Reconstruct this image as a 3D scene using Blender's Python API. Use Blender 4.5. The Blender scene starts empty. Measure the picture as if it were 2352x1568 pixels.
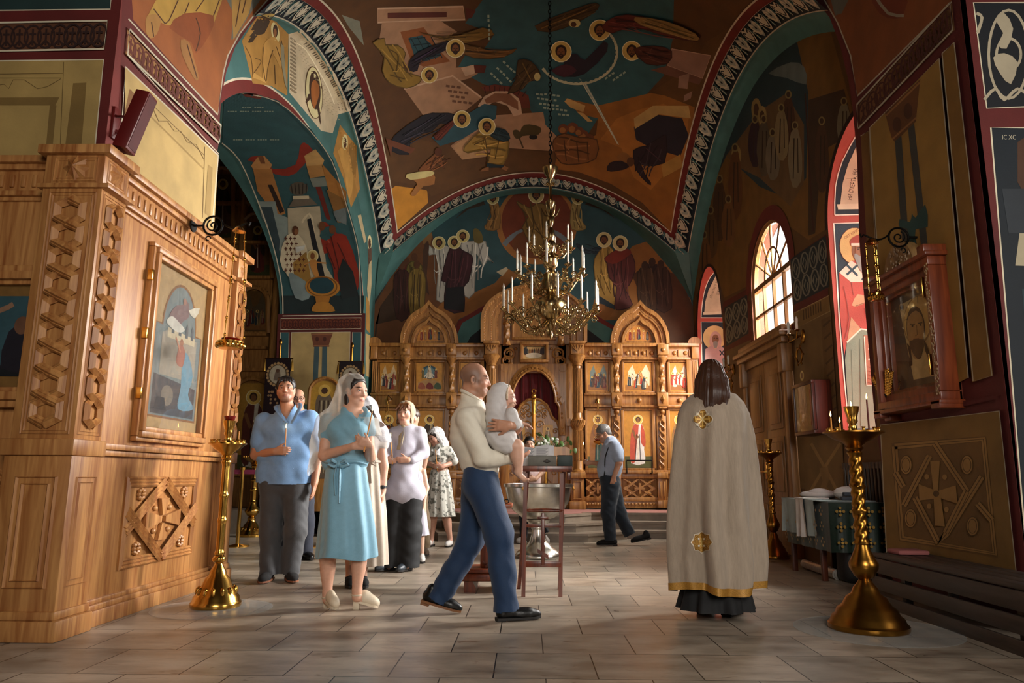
import bpy,bmesh,math,random
import numpy as np
from mathutils import Vector as V,Matrix
from mathutils.geometry import tessellate_polygon
R = math.radians; PI = math.pi; sin = math.sin; cos = math.cos
random.seed(7); np.random.seed(7)
C = bpy.context.scene.collection; SC = bpy.context.scene

# ---------------------------------------------------------------- camera
FPX = 1686.0; EYE = V((0,0,0.95))
_y = V((31 / FPX,-313 / FPX,1)).normalized()          # world +Y seen in the camera frame (right, up, forward)
_z = V((54 / FPX,9084 / FPX,1)); _z = (_z - _y * _z.dot(_y)).normalized()
_x = _z.cross(_y)
if _x.x < 0: _x = -_x
cam = bpy.data.cameras.new('camera'); cam.sensor_width = 36; cam.lens = 36 * FPX / 2352; cam.clip_end = 200
camo = bpy.data.objects.new('camera',cam); C.objects.link(camo); SC.camera = camo
right = V((_x.x,_y.x,_z.x)); up = V((_x.y,_y.y,_z.y)); fwd = V((_x.z,_y.z,_z.z))
camo.matrix_world = Matrix(((right.x,up.x,-fwd.x,EYE.x),(right.y,up.y,-fwd.y,EYE.y),(right.z,up.z,-fwd.z,EYE.z),(0,0,0,1)))

# ---------------------------------------------------------------- light
SC.view_settings.view_transform = 'Standard'; SC.view_settings.look = 'None'
SC.view_settings.exposure = 0.12; SC.view_settings.gamma = 1.0
SC.cycles.max_bounces = 8; SC.cycles.diffuse_bounces = 4; SC.cycles.glossy_bounces = 4; SC.cycles.transparent_max_bounces = 16
SC.cycles.transmission_bounces = 6; SC.cycles.sample_clamp_indirect = 4.0; SC.cycles.use_denoising = True
SC.cycles.caustics_reflective = False; SC.cycles.caustics_refractive = False
W = bpy.data.worlds.new('sky'); SC.world = W; W.use_nodes = True
W.node_tree.nodes['Background'].inputs[0].default_value = (1.0,0.97,0.9,1); W.node_tree.nodes['Background'].inputs[1].default_value = 1.6
def area(name,loc,target,sx,sy,power,col=(1,.95,.88),spread=180):
 l = bpy.data.lights.new(name,'AREA'); l.shape = 'RECTANGLE'; l.size = sx; l.size_y = sy; l.energy = power; l.color = col; l.spread = R(spread)
 o = bpy.data.objects.new(name,l); C.objects.link(o); o.location = loc
 o.rotation_euler = (V(target) - V(loc)).to_track_quat('-Z','Y').to_euler(); return o
LIGHTS = [
 # fill lamps added in openings made for them (right wall and back wall)
 ('near_right_fill',(5.85,1.6,2.6),(-2.8,5.6,1.2),1.5,2.4,45,(1,.96,.91),140),
 ('camera_side_fill',(1.2,-2.8,3.4),(0.2,8,1.2),2.4,2.6,205,(1,.93,.85),150),
 # daylight through the three south windows of the far bay
 ('south_window_daylight',(5.4,7.9,3.3),(-1.2,6.4,0.9),5.4,3.4,1400,(1,.97,.93),80),
 ('door_window_daylight',(3.98,10.2,3.85),(-1,9.5,1.0),1.2,1.5,420,(1,.96,.9),150),
 ('east_window_daylight',(4.1,13.1,3.4),(0,12.5,1.0),1.1,2.2,190,(1,.95,.86),150),
]
for a in LIGHTS: area(*a)

# ---------------------------------------------------------------- pixel -> place helpers (the photograph's rays)
def ray(px,py):
 c = ((px - 1176) / FPX,(784 - py) / FPX,1.0); return right * c[0] + up * c[1] + fwd * c[2]
def gnd(px,py,z=0.0):
 d = ray(px,py); return EYE + d * ((z - EYE.z) / d.z)
def onX(px,py,X): d = ray(px,py); return EYE + d * (X / d.x)
def onY(px,py,Y): d = ray(px,py); return EYE + d * (Y / d.y)

# ---------------------------------------------------------------- materials
def lin(h):
 h = h.lstrip('#'); f = lambda c: c / 12.92 if c <= .04045 else ((c + .055) / 1.055) ** 2.4
 return tuple(f(int(h[i:i + 2],16) / 255) for i in (0,2,4))
_M = {}
def nodes(name):
 m = bpy.data.materials.new(name); m.use_nodes = True; nt = m.node_tree; return m,nt,nt.nodes['Principled BSDF']
def mat(name,col='#888888',rough=.6,metal=0.0,ns=6.0,na=.18,bump=0.0,bs=40.0,stretch=(1,1,1),attr=False,coat=0.0,sheen=0.0,trans=0.0,alpha=1.0,emit=None,es=1.0,sss=0.0,gain=1.0,nd=4.0):
 if name in _M: return _M[name]
 m,nt,b = nodes(name); L = nt.links.new; N = nt.nodes.new
 tc = N('ShaderNodeTexCoord'); mp = N('ShaderNodeMapping'); mp.inputs['Scale'].default_value = stretch; L(tc.outputs['Object'],mp.inputs[0])
 no = N('ShaderNodeTexNoise'); no.inputs['Scale'].default_value = ns; no.inputs['Detail'].default_value = nd; L(mp.outputs[0],no.inputs['Vector'])
 mr = N('ShaderNodeMapRange'); mr.inputs[1].default_value = .3; mr.inputs[2].default_value = .7; mr.inputs[3].default_value = 1 - na; mr.inputs[4].default_value = 1 + na; L(no.outputs[0],mr.inputs[0])
 mx = N('ShaderNodeVectorMath'); mx.operation = 'MULTIPLY'
 if attr:
  at = N('ShaderNodeAttribute'); at.attribute_name = 'Col'; L(at.outputs['Color'],mx.inputs[0])
 else: mx.inputs[0].default_value = [c * gain for c in lin(col)]
 L(mr.outputs[0],mx.inputs[1]); L(mx.outputs[0],b.inputs['Base Color'])
 b.inputs['Roughness'].default_value = rough; b.inputs['Metallic'].default_value = metal
 b.inputs['Coat Weight'].default_value = coat; b.inputs['Sheen Weight'].default_value = sheen; b.inputs['Transmission Weight'].default_value = trans
 b.inputs['Alpha'].default_value = alpha
 if sss: b.inputs['Subsurface Weight'].default_value = sss; b.inputs['Subsurface Radius'].default_value = (.6,.25,.12); b.inputs['Subsurface Scale'].default_value = .015
 if emit: b.inputs['Emission Color'].default_value = (*lin(emit),1); b.inputs['Emission Strength'].default_value = es
 if bump:
  n2 = N('ShaderNodeTexNoise'); n2.inputs['Scale'].default_value = bs; n2.inputs['Detail'].default_value = 3; L(mp.outputs[0],n2.inputs['Vector'])
  bp = N('ShaderNodeBump'); bp.inputs['Strength'].default_value = bump; bp.inputs['Distance'].default_value = .01; L(n2.outputs[0],bp.inputs['Height']); L(bp.outputs[0],b.inputs['Normal'])
 _M[name] = m; return m
def woodmat(name,c1,c2,rough=.42,grain=(14,14,1.1),coat=.15):
 if name in _M: return _M[name]
 m,nt,b = nodes(name); L = nt.links.new; N = nt.nodes.new
 tc = N('ShaderNodeTexCoord'); mp = N('ShaderNodeMapping'); mp.inputs['Scale'].default_value = grain; L(tc.outputs['Object'],mp.inputs[0])
 no = N('ShaderNodeTexNoise'); no.inputs['Scale'].default_value = 1.6; no.inputs['Detail'].default_value = 7; no.inputs['Distortion'].default_value = .9; L(mp.outputs[0],no.inputs['Vector'])
 rp = N('ShaderNodeValToRGB'); rp.color_ramp.elements[0].position = .3; rp.color_ramp.elements[1].position = .72
 rp.color_ramp.elements[0].color = (*lin(c1),1); rp.color_ramp.elements[1].color = (*lin(c2),1); L(no.outputs[0],rp.inputs[0]); L(rp.outputs[0],b.inputs['Base Color'])
 b.inputs['Roughness'].default_value = rough; b.inputs['Coat Weight'].default_value = coat; b.inputs['Coat Roughness'].default_value = .3
 bp = N('ShaderNodeBump'); bp.inputs['Strength'].default_value = .12; bp.inputs['Distance'].default_value = .004; L(no.outputs[0],bp.inputs['Height']); L(bp.outputs[0],b.inputs['Normal'])
 _M[name] = m; return m
PLASTER = mat('painted_plaster',attr=True,rough=.72,ns=3.5,na=.16,bump=.12,bs=70)
PANELP = mat('icon_paint',attr=True,rough=.4,ns=20,na=.12)
OAK = woodmat('light_oak','#8a5228','#c08c52'); OAKD = woodmat('golden_carved_oak','#7e4f22','#bd8848',rough=.36)
DARKW = woodmat('dark_varnished_wood','#2c1208','#54240e',rough=.4,coat=.15); REDW = woodmat('red_brown_wood','#5a2410','#8c4220',rough=.35,coat=.3)
BRASS = mat('polished_brass','#c89a4a',.2,1.0,9,.15); BRASSD = mat('aged_brass','#9a6c2c',.28,1.0,9,.2)
GOLD = mat('gilding','#d8a850',.3,1.0,14,.15); SILVER = mat('brushed_silver','#c9c4ba',.26,1.0,30,.08); IRON = mat('black_iron','#0c0a09',.5,.6,10,.1)
def thin_glass(name,refl=.5):
 m = bpy.data.materials.new(name); m.use_nodes = True; nt = m.node_tree; nt.nodes.remove(nt.nodes['Principled BSDF']); out = nt.nodes['Material Output']
 t = nt.nodes.new('ShaderNodeBsdfTransparent'); g = nt.nodes.new('ShaderNodeBsdfGlossy'); g.inputs['Roughness'].default_value = .02; fr = nt.nodes.new('ShaderNodeFresnel'); fr.inputs[0].default_value = 1.45; ge = nt.nodes.new('ShaderNodeNewGeometry'); mu = nt.nodes.new('ShaderNodeMath'); mu.operation = 'MULTIPLY_ADD'; mu.inputs[1].default_value = -1; mu.inputs[2].default_value = 1; nt.links.new(ge.outputs['Backfacing'],mu.inputs[0]); m2 = nt.nodes.new('ShaderNodeMath'); m2.operation = 'MULTIPLY'; nt.links.new(mu.outputs[0],m2.inputs[0]); nt.links.new(fr.outputs[0],m2.inputs[1])
 mx = nt.nodes.new('ShaderNodeMixShader'); nt.links.new(m2.outputs[0],mx.inputs[0]); nt.links.new(t.outputs[0],mx.inputs[1]); nt.links.new(g.outputs[0],mx.inputs[2]); nt.links.new(mx.outputs[0],out.inputs[0]); return m
GLASS = thin_glass('icon_glass')
WAX = mat('beeswax','#c98a3a',.45,0,10,.1,sss=.2); FLAME = mat('candle_flame','#ffd890',emit='#ffc870',es=14)

# ---------------------------------------------------------------- things, parts, copies
def thing(name,label,cat,loc=(0,0,0),rz=0.0,group=None):
 o = bpy.data.objects.new(name,None); o.empty_display_size = .1; C.objects.link(o); o.location = loc; o.rotation_euler = (0,0,rz)
 return tag(o,label,cat,group)
def tag(o,label,cat,group=None):
 o['label'] = label; o['category'] = cat
 if group: o['group'] = group
 return o
def struct(o): o['kind'] = 'structure'; return o
def copy_tree(o,parent=None,name=None):
 c = o.copy(); C.objects.link(c)
 if parent is not None: c.parent = parent
 for ch in list(o.children): copy_tree(ch,c)
 return c
def rootloc(o):
 while o is not None and o.parent is not None: o = o.parent
 return V(o.location) if o is not None else V((0,0,0))
def mkobj(name,verts,faces,mats,parent=None,midx=None,cols=None,smooth=True,world=True,angle=None):
 me = bpy.data.meshes.new(name); off = rootloc(parent) if (parent is not None and world) else V((0,0,0))
 me.from_pydata([(v[0] - off.x,v[1] - off.y,v[2] - off.z) for v in verts],[],faces)
 for m in (mats if isinstance(mats,(list,tuple)) else [mats]): me.materials.append(m)
 if midx is not None: me.polygons.foreach_set('material_index',midx)
 if cols is not None:
  at = me.color_attributes.new('Col','FLOAT_COLOR','CORNER'); fl = []
  for p,c in zip(faces,cols):
   for _ in p: fl += [c[0],c[1],c[2],1.0]
  at.data.foreach_set('color',fl)
 if angle is not None:
  me.polygons.foreach_set('use_smooth',[True] * len(faces)); me.set_sharp_from_angle(angle=R(angle))
 else: me.polygons.foreach_set('use_smooth',[bool(smooth)] * len(faces))
 me.update(); o = bpy.data.objects.new(name,me); C.objects.link(o)
 if parent is not None: o.parent = parent
 return o
class MB:
 """collects simple shapes into one mesh"""
 def __init__(s): s.v = []; s.f = []; s.c = []; s.m = []; s.T = Matrix.Identity(4); s.mi = 0; s.col = (1,1,1)
 def add(s,vs,fs):
  b = len(s.v); s.v += [s.T @ V(v) for v in vs]; s.f += [tuple(i + b for i in f) for f in fs]; s.c += [s.col] * len(fs); s.m += [s.mi] * len(fs); return s
 def box(s,lo,hi,bev=0.0):
  x0,y0,z0 = lo; x1,y1,z1 = hi
  if bev <= 0:
   return s.add([(x,y,z) for z in (z0,z1) for y in (y0,y1) for x in (x0,x1)],[(0,2,3,1),(4,5,7,6),(0,1,5,4),(2,6,7,3),(0,4,6,2),(1,3,7,5)])
  bm = bmesh.new(); r = bmesh.ops.create_cube(bm,size=1)
  for w in bm.verts: w.co = V(((x0 + x1) / 2 + w.co.x * (x1 - x0),(y0 + y1) / 2 + w.co.y * (y1 - y0),(z0 + z1) / 2 + w.co.z * (z1 - z0)))
  bmesh.ops.bevel(bm,geom=bm.edges[:],offset=bev,segments=2,profile=.5,affect='EDGES'); bm.verts.index_update()
  s.add([w.co.copy() for w in bm.verts],[[w.index for w in f.verts] for f in bm.faces]); bm.free(); return s
 def cbox(s,c,d,bev=0.0): return s.box([c[i] - d[i] / 2 for i in range(3)],[c[i] + d[i] / 2 for i in range(3)],bev)
 def lathe(s,prof,c=(0,0,0),n=24,a0=0,a1=2 * PI,ax='z'):
  full = abs(a1 - a0 - 2 * PI) < 1e-6; k = n if full else n + 1; vs = []; fs = []
  for r,z in prof:
   for i in range(k):
    a = a0 + (a1 - a0) * i / n; p = (r * cos(a),r * sin(a),z)
    if ax == 'y': p = (p[0],z,p[1])
    if ax == 'x': p = (z,p[0],p[1])
    vs.append((c[0] + p[0],c[1] + p[1],c[2] + p[2]))
  for j in range(len(prof) - 1):
   for i in range(n):
    a,b = j * k + i,j * k + (i + 1) % k; fs.append((a,b,b + k,a + k) if ax != 'y' else (a,a + k,b + k,b))
  if full:
   if prof[0][0] > 1e-5: fs.append(tuple(range(k))[::-1])
   if prof[-1][0] > 1e-5: fs.append(tuple((len(prof) - 1) * k + i for i in range(k)))
  return s.add(vs,fs)
 def cyl(s,a,b,r,r2=None,n=12): return s.tube([a,b],[r,r if r2 is None else r2],n)
 def tube(s,pts,r,n=8,closed=False,flat=None,up=None):
  pts = [V(p) for p in pts]; m = len(pts); rs = r if isinstance(r,(list,tuple)) else [r] * m; vs = []; fs = []
  tang = [(pts[min(i + 1,m - 1)] - pts[max(i - 1,0)]) if not closed else pts[(i + 1) % m] - pts[i - 1] for i in range(m)]
  tang = [t.normalized() if t.length > 1e-9 else V((0,0,1)) for t in tang]
  u = V(up) if up else (V((0,0,1)) if abs(tang[0].z) < .9 else V((1,0,0)))
  nrm = (u - tang[0] * u.dot(tang[0])).normalized()
  for i in range(m):
   nrm = (nrm - tang[i] * nrm.dot(tang[i])); nrm = nrm.normalized() if nrm.length > 1e-6 else V((1,0,0)); bi = tang[i].cross(nrm)
   for k in range(n):
    a = 2 * PI * k / n; vs.append(pts[i] + nrm * (cos(a) * rs[i] * (flat or 1)) + bi * (sin(a) * rs[i]))
  for i in range(m if closed else m - 1):
   for k in range(n): fs.append((i * n + k,i * n + (k + 1) % n,((i + 1) % m) * n + (k + 1) % n,((i + 1) % m) * n + k))
  if not closed: fs.append(tuple(range(n))[::-1]); fs.append(tuple((m - 1) * n + k for k in range(n)))
  return s.add(vs,fs)
 def ell(s,c,r,rot=None,n=14):
  vs = []; fs = []; M = rot or Matrix.Identity(3); h = n // 2 + 1
  for j in range(h + 1):
   t = PI * j / h
   for i in range(n):
    a = 2 * PI * i / n; vs.append(V(c) + M @ V((r[0] * sin(t) * cos(a),r[1] * sin(t) * sin(a),r[2] * cos(t))))
  for j in range(h):
   for i in range(n): fs.append((j * n + i,(j + 1) * n + i,(j + 1) * n + (i + 1) % n,j * n + (i + 1) % n))
  return s.add(vs,fs)
 def prism(s,poly,o,u,v,d0,d1=0.0,w=None):
  """2-D polygon in the frame o + a*u + b*v, from depth d0 to d1 along w (u x v)"""
  o,u,v = V(o),V(u),V(v); w = V(w) if w else u.cross(v).normalized(); n = len(poly)
  A = [o + u * a + v * b + w * d0 for a,b in poly]; B = [o + u * a + v * b + w * d1 for a,b in poly]
  t = tessellate_polygon([[V((a,b,0)) for a,b in poly]]); fs = [tuple(q) for q in t] + [tuple(i + n for i in q) for q in t]
  fs += [(i,(i + 1) % n,n + (i + 1) % n,n + i) for i in range(n)]
  return s.add(A + B,fs)
 def build(s,name,m,parent=None,smooth=True,world=True,angle=35,cols=False):
  return mkobj(name,s.v,s.f,m,parent,s.m if isinstance(m,(list,tuple)) else None,s.c if cols else None,smooth,world,angle)
def xf(loc=(0,0,0),rz=0,rx=0,ry=0,sc=1): return Matrix.Translation(V(loc)) @ Matrix.Rotation(rz,4,'Z') @ Matrix.Rotation(rx,4,'X') @ Matrix.Rotation(ry,4,'Y') @ Matrix.Scale(sc,4)
def smooth_poly(pts,k=4,closed=True):
 out = []; n = len(pts)
 for i in range(n if closed else n - 1):
  g = (lambda j: pts[j % n]) if closed else (lambda j: pts[max(0,min(n - 1,j))])
  p0,p1,p2,p3 = g(i - 1),g(i),g(i + 1),g(i + 2)
  for t in range(k):
   t /= k; out.append(tuple(.5 * (2 * b + (c - a) * t + (2 * a - 5 * b + 4 * c - d) * t * t + (3 * b - a - 3 * c + d) * t ** 3) for a,b,c,d in zip(p0,p1,p2,p3)))
 if not closed: out.append(tuple(pts[-1]))
 return out
def pp(s): return [tuple(float(a) for a in q.split(',')) for q in s.split()]
# ---------------------------------------------------------------- painting: coloured shapes laid on a surface, kept inside that surface's mesh
class Paint:
 def __init__(s,fn,step=None,lay=.0005): s.fn = fn; s.step = step; s.lay = lay; s.k = 0; s.bb = []; s.v = []; s.f = []; s.c = []; s.o = (0,0,1); s.gain = 1.0; s.skip = None; s.b0 = 0.0
 def at(s,ox,oy,sc): s.o = (ox,oy,sc); return s
 def layer(s,pts):
  xs = [q[0] for q in pts]; ys = [q[1] for q in pts]; b = (min(xs),min(ys),max(xs),max(ys)); k = 1
  for c in s.bb:
   if c[4] >= k and c[0] < b[2] and c[2] > b[0] and c[1] < b[3] and c[3] > b[1]: k = c[4] + 1
  s.k = k; s.bb.append((*b,k))
 def tri(s,a,b,c,col):
  if s.step:
   st = [(a,b,c)]
   while st:
    a,b,c = st.pop(); L = [math.dist(a,b),math.dist(b,c),math.dist(c,a)]; i = L.index(max(L))
    if L[i] > s.step:
     if i == 1: a,b,c = b,c,a
     if i == 2: a,b,c = c,a,b
     m = ((a[0] + b[0]) / 2,(a[1] + b[1]) / 2); st += [(a,m,c),(m,b,c)]
    else: s.emit((a,b,c),col)
  else: s.emit((a,b,c),col)
 def emit(s,ps,col):
  q = [s.fn(p[0],p[1],s.b0 + s.k * s.lay) for p in ps]
  if any(t is None for t in q) or (s.skip and any(s.skip(t) for t in q)): return
  b = len(s.v); s.v += q; s.f.append(tuple(range(b,b + len(ps)))); s.c.append(col)
 def raw(s,pts,col):
  s.layer(pts); c = lin(col) if isinstance(col,str) else col; c = tuple(x * s.gain for x in c)
  for t in tessellate_polygon([[V((p[0],p[1],0)) for p in pts]]): s.tri(*[pts[i] for i in t],c)
 def p(s,pts,col,sm=0):
  pts = pp(pts) if isinstance(pts,str) else pts; ox,oy,k = s.o
  if sm: pts = smooth_poly(pts,sm)
  s.raw([(ox + a * k,oy + b * k) for a,b in pts],col); return s
 def line(s,pts,w,col,closed=False,sm=0,dash=0):
  pts = pp(pts) if isinstance(pts,str) else pts; ox,oy,k = s.o
  if sm: pts = smooth_poly(pts,sm,closed)
  P = [V((ox + a * k,oy + b * k)) for a,b in pts]; w *= k / 2; n = len(P); L = []; Rr = []
  for i in range(n):
   t = (P[(i + 1) % n] - P[i - 1]) if closed else P[min(i + 1,n - 1)] - P[max(i - 1,0)]
   t = t.normalized() if t.length > 1e-9 else V((1,0)); nn = V((-t.y,t.x)) * w; L.append(P[i] + nn); Rr.append(P[i] - nn)
  c = lin(col) if isinstance(col,str) else col; c = tuple(x * s.gain for x in c); s.layer(L + Rr)
  for i in range(n if closed else n - 1):
   j = (i + 1) % n; s.tri(L[i],L[j],Rr[j],c); s.tri(L[i],Rr[j],Rr[i],c)
  return s
 def disc(s,x,y,rx,col,ry=None,n=18,rot=0):
  ry = ry or rx; cr,sr = cos(rot),sin(rot)
  return s.p([(x + rx * cos(t) * cr - ry * sin(t) * sr,y + rx * cos(t) * sr + ry * sin(t) * cr) for t in [2 * PI * i / n for i in range(n)]],col)
 def ring(s,x,y,r,w,col,ry=None,n=24,a0=0,a1=2 * PI):
  ry = ry or r; return s.line([(x + r * cos(a0 + (a1 - a0) * i / n),y + ry * sin(a0 + (a1 - a0) * i / n)) for i in range(n + 1)],w,col)
 def drape(s,pts,c,n=4):
  """a garment with an outline and painted folds running along its length"""
  pts = pp(pts) if isinstance(pts,str) else pts; s.p(pts,c,2); b = lin(c); dk = tuple(x * .42 for x in b); lt = tuple(min(1,x * 1.55 + .012) for x in b)
  A = np.array(pts); m = A.mean(0); w,e = np.linalg.eigh(np.cov((A - m).T)); ax,bx = e[:,1],e[:,0]; L = np.sqrt(w[1]) * 1.25; Wd = np.sqrt(max(w[0],1)) * 1.15; t = max(2.2,Wd * .1)
  s.line(pts,t * .8,dk,True,sm=2)
  for i in range(n):
   k = (i + .5) / n * 2 - 1; q = [tuple(m + ax * L * f * (1 - .25 * abs(k)) + bx * Wd * (k * .8 + .12 * sin(3 * f + i * 2))) for f in (-.85,-.4,.05,.45,.85)]; s.line(q,t,dk if i % 2 else lt,sm=2)
   s.line([tuple(m + ax * L * (.1 * k + .2) + bx * Wd * k * .5),tuple(m + ax * L * (.3 - .2 * k) + bx * Wd * (k * .5 + .35))],t * .8,lt)
  return s
 def head(s,x,y,r,skin='#7a4a26',hair='#2a170c',halo='#c9a85a',look=0):
  if halo: s.disc(x,y,r * 1.9,'#e8dcb0'); s.disc(x,y,r * 1.75,halo)
  s.disc(x,y - r * .12,r,hair,r * 1.1); s.disc(x + look * r * .25,y + r * .15,r * .68,skin,r * .95)
  if r > 13:
   for m in (-1,1): s.line([(x + m * r * .42,y),(x + m * r * .14,y)],r * .13,hair)
   s.line([(x,y),(x,y + r * .4),(x - r * .1,y + r * .44)],r * .09,hair); s.p([(x - r * .5,y + r * .5),(x + r * .5,y + r * .5),(x + r * .25,y + r * 1.15),(x - r * .25,y + r * 1.15)],hair,2); s.line([(x - r * .18,y + r * .66),(x + r * .18,y + r * .66)],r * .12,'#8a4a34')
  return s
 def text(s,txt,x,y,size,col,ang=0.0,sx=1.0,fy=-1):
  cu = bpy.data.curves.new('t','FONT'); cu.body = txt; cu.size = 1; cu.resolution_u = 2; ob = bpy.data.objects.new('t',cu); C.objects.link(ob)
  me = ob.to_mesh(); ox,oy,k = s.o; c = lin(col) if isinstance(col,str) else col; ca,sa = cos(ang),sin(ang)
  P = [(w.co.x * size * sx,w.co.y * size * fy) for w in me.vertices]; P = [(ox + (x + a * ca - b * sa) * k,oy + (y + a * sa + b * ca) * k) for a,b in P]
  if P: s.layer(P)
  for f in me.polygons:
   vi = list(f.vertices)
   for i in range(1,len(vi) - 1): s.tri(P[vi[0]],P[vi[i]],P[vi[i + 1]],c)
  ob.to_mesh_clear(); bpy.data.objects.remove(ob); bpy.data.curves.remove(cu); return s
 def into(s,mb,mi=None):
  b = len(mb.v); mb.v += s.v; mb.f += [tuple(i + b for i in f) for f in s.f]; mb.c += s.c; mb.m += [mb.mi if mi is None else mi] * len(s.f); return mb
from mathutils.bvhtree import BVHTree
def on_bvh(mbs):
 vs = []; fs = []
 for m in mbs: b = len(vs); vs += m.v; fs += [tuple(i + b for i in f) for f in m.f]
 T = BVHTree.FromPolygons(vs,fs)
 def f(px,py,o=0):
  d = ray(px,py).normalized(); h = T.ray_cast(EYE,d)
  if h[0] is None: return None
  n = h[1] if h[1].dot(d) < 0 else -h[1]; return h[0] + n * o
 return f
# ================================================================ THE SETTING
XL,XR = -3.1,3.4                   # nave walls of the far bay
# ---- floor
def floor_mat():
 m,nt,b = nodes('stone_floor'); L = nt.links.new; N = nt.nodes.new
 tc = N('ShaderNodeTexCoord'); mp = N('ShaderNodeMapping'); mp.inputs['Location'].default_value = (-.355,-.154,0); L(tc.outputs['Object'],mp.inputs[0])
 br = N('ShaderNodeTexBrick'); L(mp.outputs[0],br.inputs['Vector']); br.inputs['Scale'].default_value = 1; br.inputs['Mortar Size'].default_value = .0035; br.inputs['Mortar Smooth'].default_value = .1
 br.inputs['Brick Width'].default_value = .51; br.inputs['Row Height'].default_value = .517; br.offset = .5
 br.inputs['Color1'].default_value = (*lin('#948c80'),1); br.inputs['Color2'].default_value = (*lin('#b0a292'),1); br.inputs['Mortar'].default_value = (*lin('#1c1814'),1); br.inputs['Bias'].default_value = 0.0
 n1 = N('ShaderNodeTexNoise'); n1.inputs['Scale'].default_value = 3.2; n1.inputs['Detail'].default_value = 9; n1.inputs['Roughness'].default_value = .62
 mp2 = N('ShaderNodeMapping'); mp2.inputs['Scale'].default_value = (.8,1.9,1); L(tc.outputs['Object'],mp2.inputs[0]); L(mp2.outputs[0],n1.inputs['Vector'])
 rp = N('ShaderNodeValToRGB'); rp.color_ramp.elements[0].position = .32; rp.color_ramp.elements[1].position = .62; rp.color_ramp.elements[0].color = (.5,.46,.42,1); rp.color_ramp.elements[1].color = (1.06,1.04,1,1); L(n1.outputs[0],rp.inputs[0])
 mx = N('ShaderNodeVectorMath'); mx.operation = 'MULTIPLY'; L(br.outputs[0],mx.inputs[0]); L(rp.outputs[0],mx.inputs[1])
 # rust-brown veins and pits
 n2 = N('ShaderNodeTexNoise'); n2.inputs['Scale'].default_value = 9; n2.inputs['Detail'].default_value = 8; n2.inputs['Distortion'].default_value = 1.2; L(mp2.outputs[0],n2.inputs['Vector'])
 r2 = N('ShaderNodeValToRGB'); r2.color_ramp.elements[0].position = .62; r2.color_ramp.elements[1].position = .76; r2.color_ramp.elements[0].color = (0,0,0,1); r2.color_ramp.elements[1].color = (.75,.75,.75,1); L(n2.outputs[0],r2.inputs[0])
 mm = N('ShaderNodeMix'); mm.data_type = 'RGBA'; L(r2.outputs[0],mm.inputs[0]); L(mx.outputs[0],mm.inputs[6]); mm.inputs[7].default_value = (*lin('#5a3c22'),1); L(mm.outputs[2],b.inputs['Base Color'])
 ro = N('ShaderNodeMapRange'); ro.inputs[3].default_value = .2; ro.inputs[4].default_value = .45; L(n1.outputs[0],ro.inputs[0]); L(ro.outputs[0],b.inputs['Roughness'])
 bp = N('ShaderNodeBump'); bp.inputs['Strength'].default_value = .35; bp.inputs['Distance'].default_value = .004; iv = N('ShaderNodeMath'); iv.operation = 'SUBTRACT'; iv.inputs[0].default_value = 1; L(br.outputs['Fac'],iv.inputs[1])
 ad = N('ShaderNodeMath'); ad.operation = 'MULTIPLY_ADD'; L(n1.outputs[0],ad.inputs[0]); ad.inputs[1].default_value = .25; L(iv.outputs[0],ad.inputs[2]); L(ad.outputs[0],bp.inputs['Height']); L(bp.outputs[0],b.inputs['Normal'])
 return m
struct(MB().box((-9,-3.4,-.2),(6.6,17,0)).build('floor',floor_mat()))

def grid(mb,fn,us,vs,col):
 b = len(mb.v); mb.v += [V(fn(u,v)) for v in vs for u in us]; n = len(us)
 fs = [(b + j * n + i,b + j * n + i + 1,b + (j + 1) * n + i + 1,b + (j + 1) * n + i) for j in range(len(vs) - 1) for i in range(n - 1)]
 mb.f += fs; mb.c += [lin(col)] * len(fs); mb.m += [0] * len(fs)
def frange(a,b,n): return [a + (b - a) * i / n for i in range(n + 1)]
pX = lambda X,sgn: (lambda x,y,o: onX(x,y,X) + V((sgn * o,0,0)))
pY = lambda Y: (lambda x,y,o: onY(x,y,Y) - V((0,o,0)))
TEAL,TEALD,RED,OCHRE,SAND,WHITE,BRN = '#46716d','#2f5558','#6e2018','#b07a34','#bfa263','#d8ccb0','#5c3b1c'
# ---- heart band laid between two curves
def band(mb,A,B,n,flip=1,off=V((0,0,0)),g=1.0,m=None):
 """A(t), B(t), t in 0..1: outer and inner edges"""
 fn = lambda s,t,o: A(s / n).lerp(B(s / n),t) + off * o
 p = Paint(fn,.34,.0005); p.gain = g; BG,FG,MID = '#0d1c26','#c9c0a6','#3f6866'
 p.p([(0,0),(n,0),(n,1),(0,1)],BG)
 for i in range(n):
  c = i + .5
  p.p([(c - .5,.1),(c - .32,.42),(c - .5,.62),(c - .5,.62)],MID); p.p([(c + .5,.1),(c + .32,.42),(c + .5,.62)],MID)
  H = [(c,.2),(c + .22,.08),(c + .4,.3),(c + .3,.6),(c,.9),(c - .3,.6),(c - .4,.3),(c - .22,.08)]
  if i % 2: p.p(H,FG,2); p.line([(c - .1,.3),(c - .27,.2),(c - .3,.42),(c,.74),(c + .3,.42),(c + .27,.2),(c + .1,.3)],.07,BG,sm=3)
  else: p.p(H,'#9fa294',2); p.line([(c - .08,.32),(c - .27,.2),(c - .3,.42),(c,.72),(c + .3,.42),(c + .27,.2),(c + .08,.32)],.1,FG,sm=3); p.disc(c,.42,.07,BG,.08,8)
  p.ring(c + .5,.72,.3,.05,FG,.26,10,PI,2 * PI); p.disc(c + .5,.72,.1,MID,.12,8); p.line([(c + .5,.5),(c + .5,.86)],.05,FG)
 for t in (.03,.97): p.line([(0,t),(n,t)],.05,FG)
 p.into(mb,m)
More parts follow.
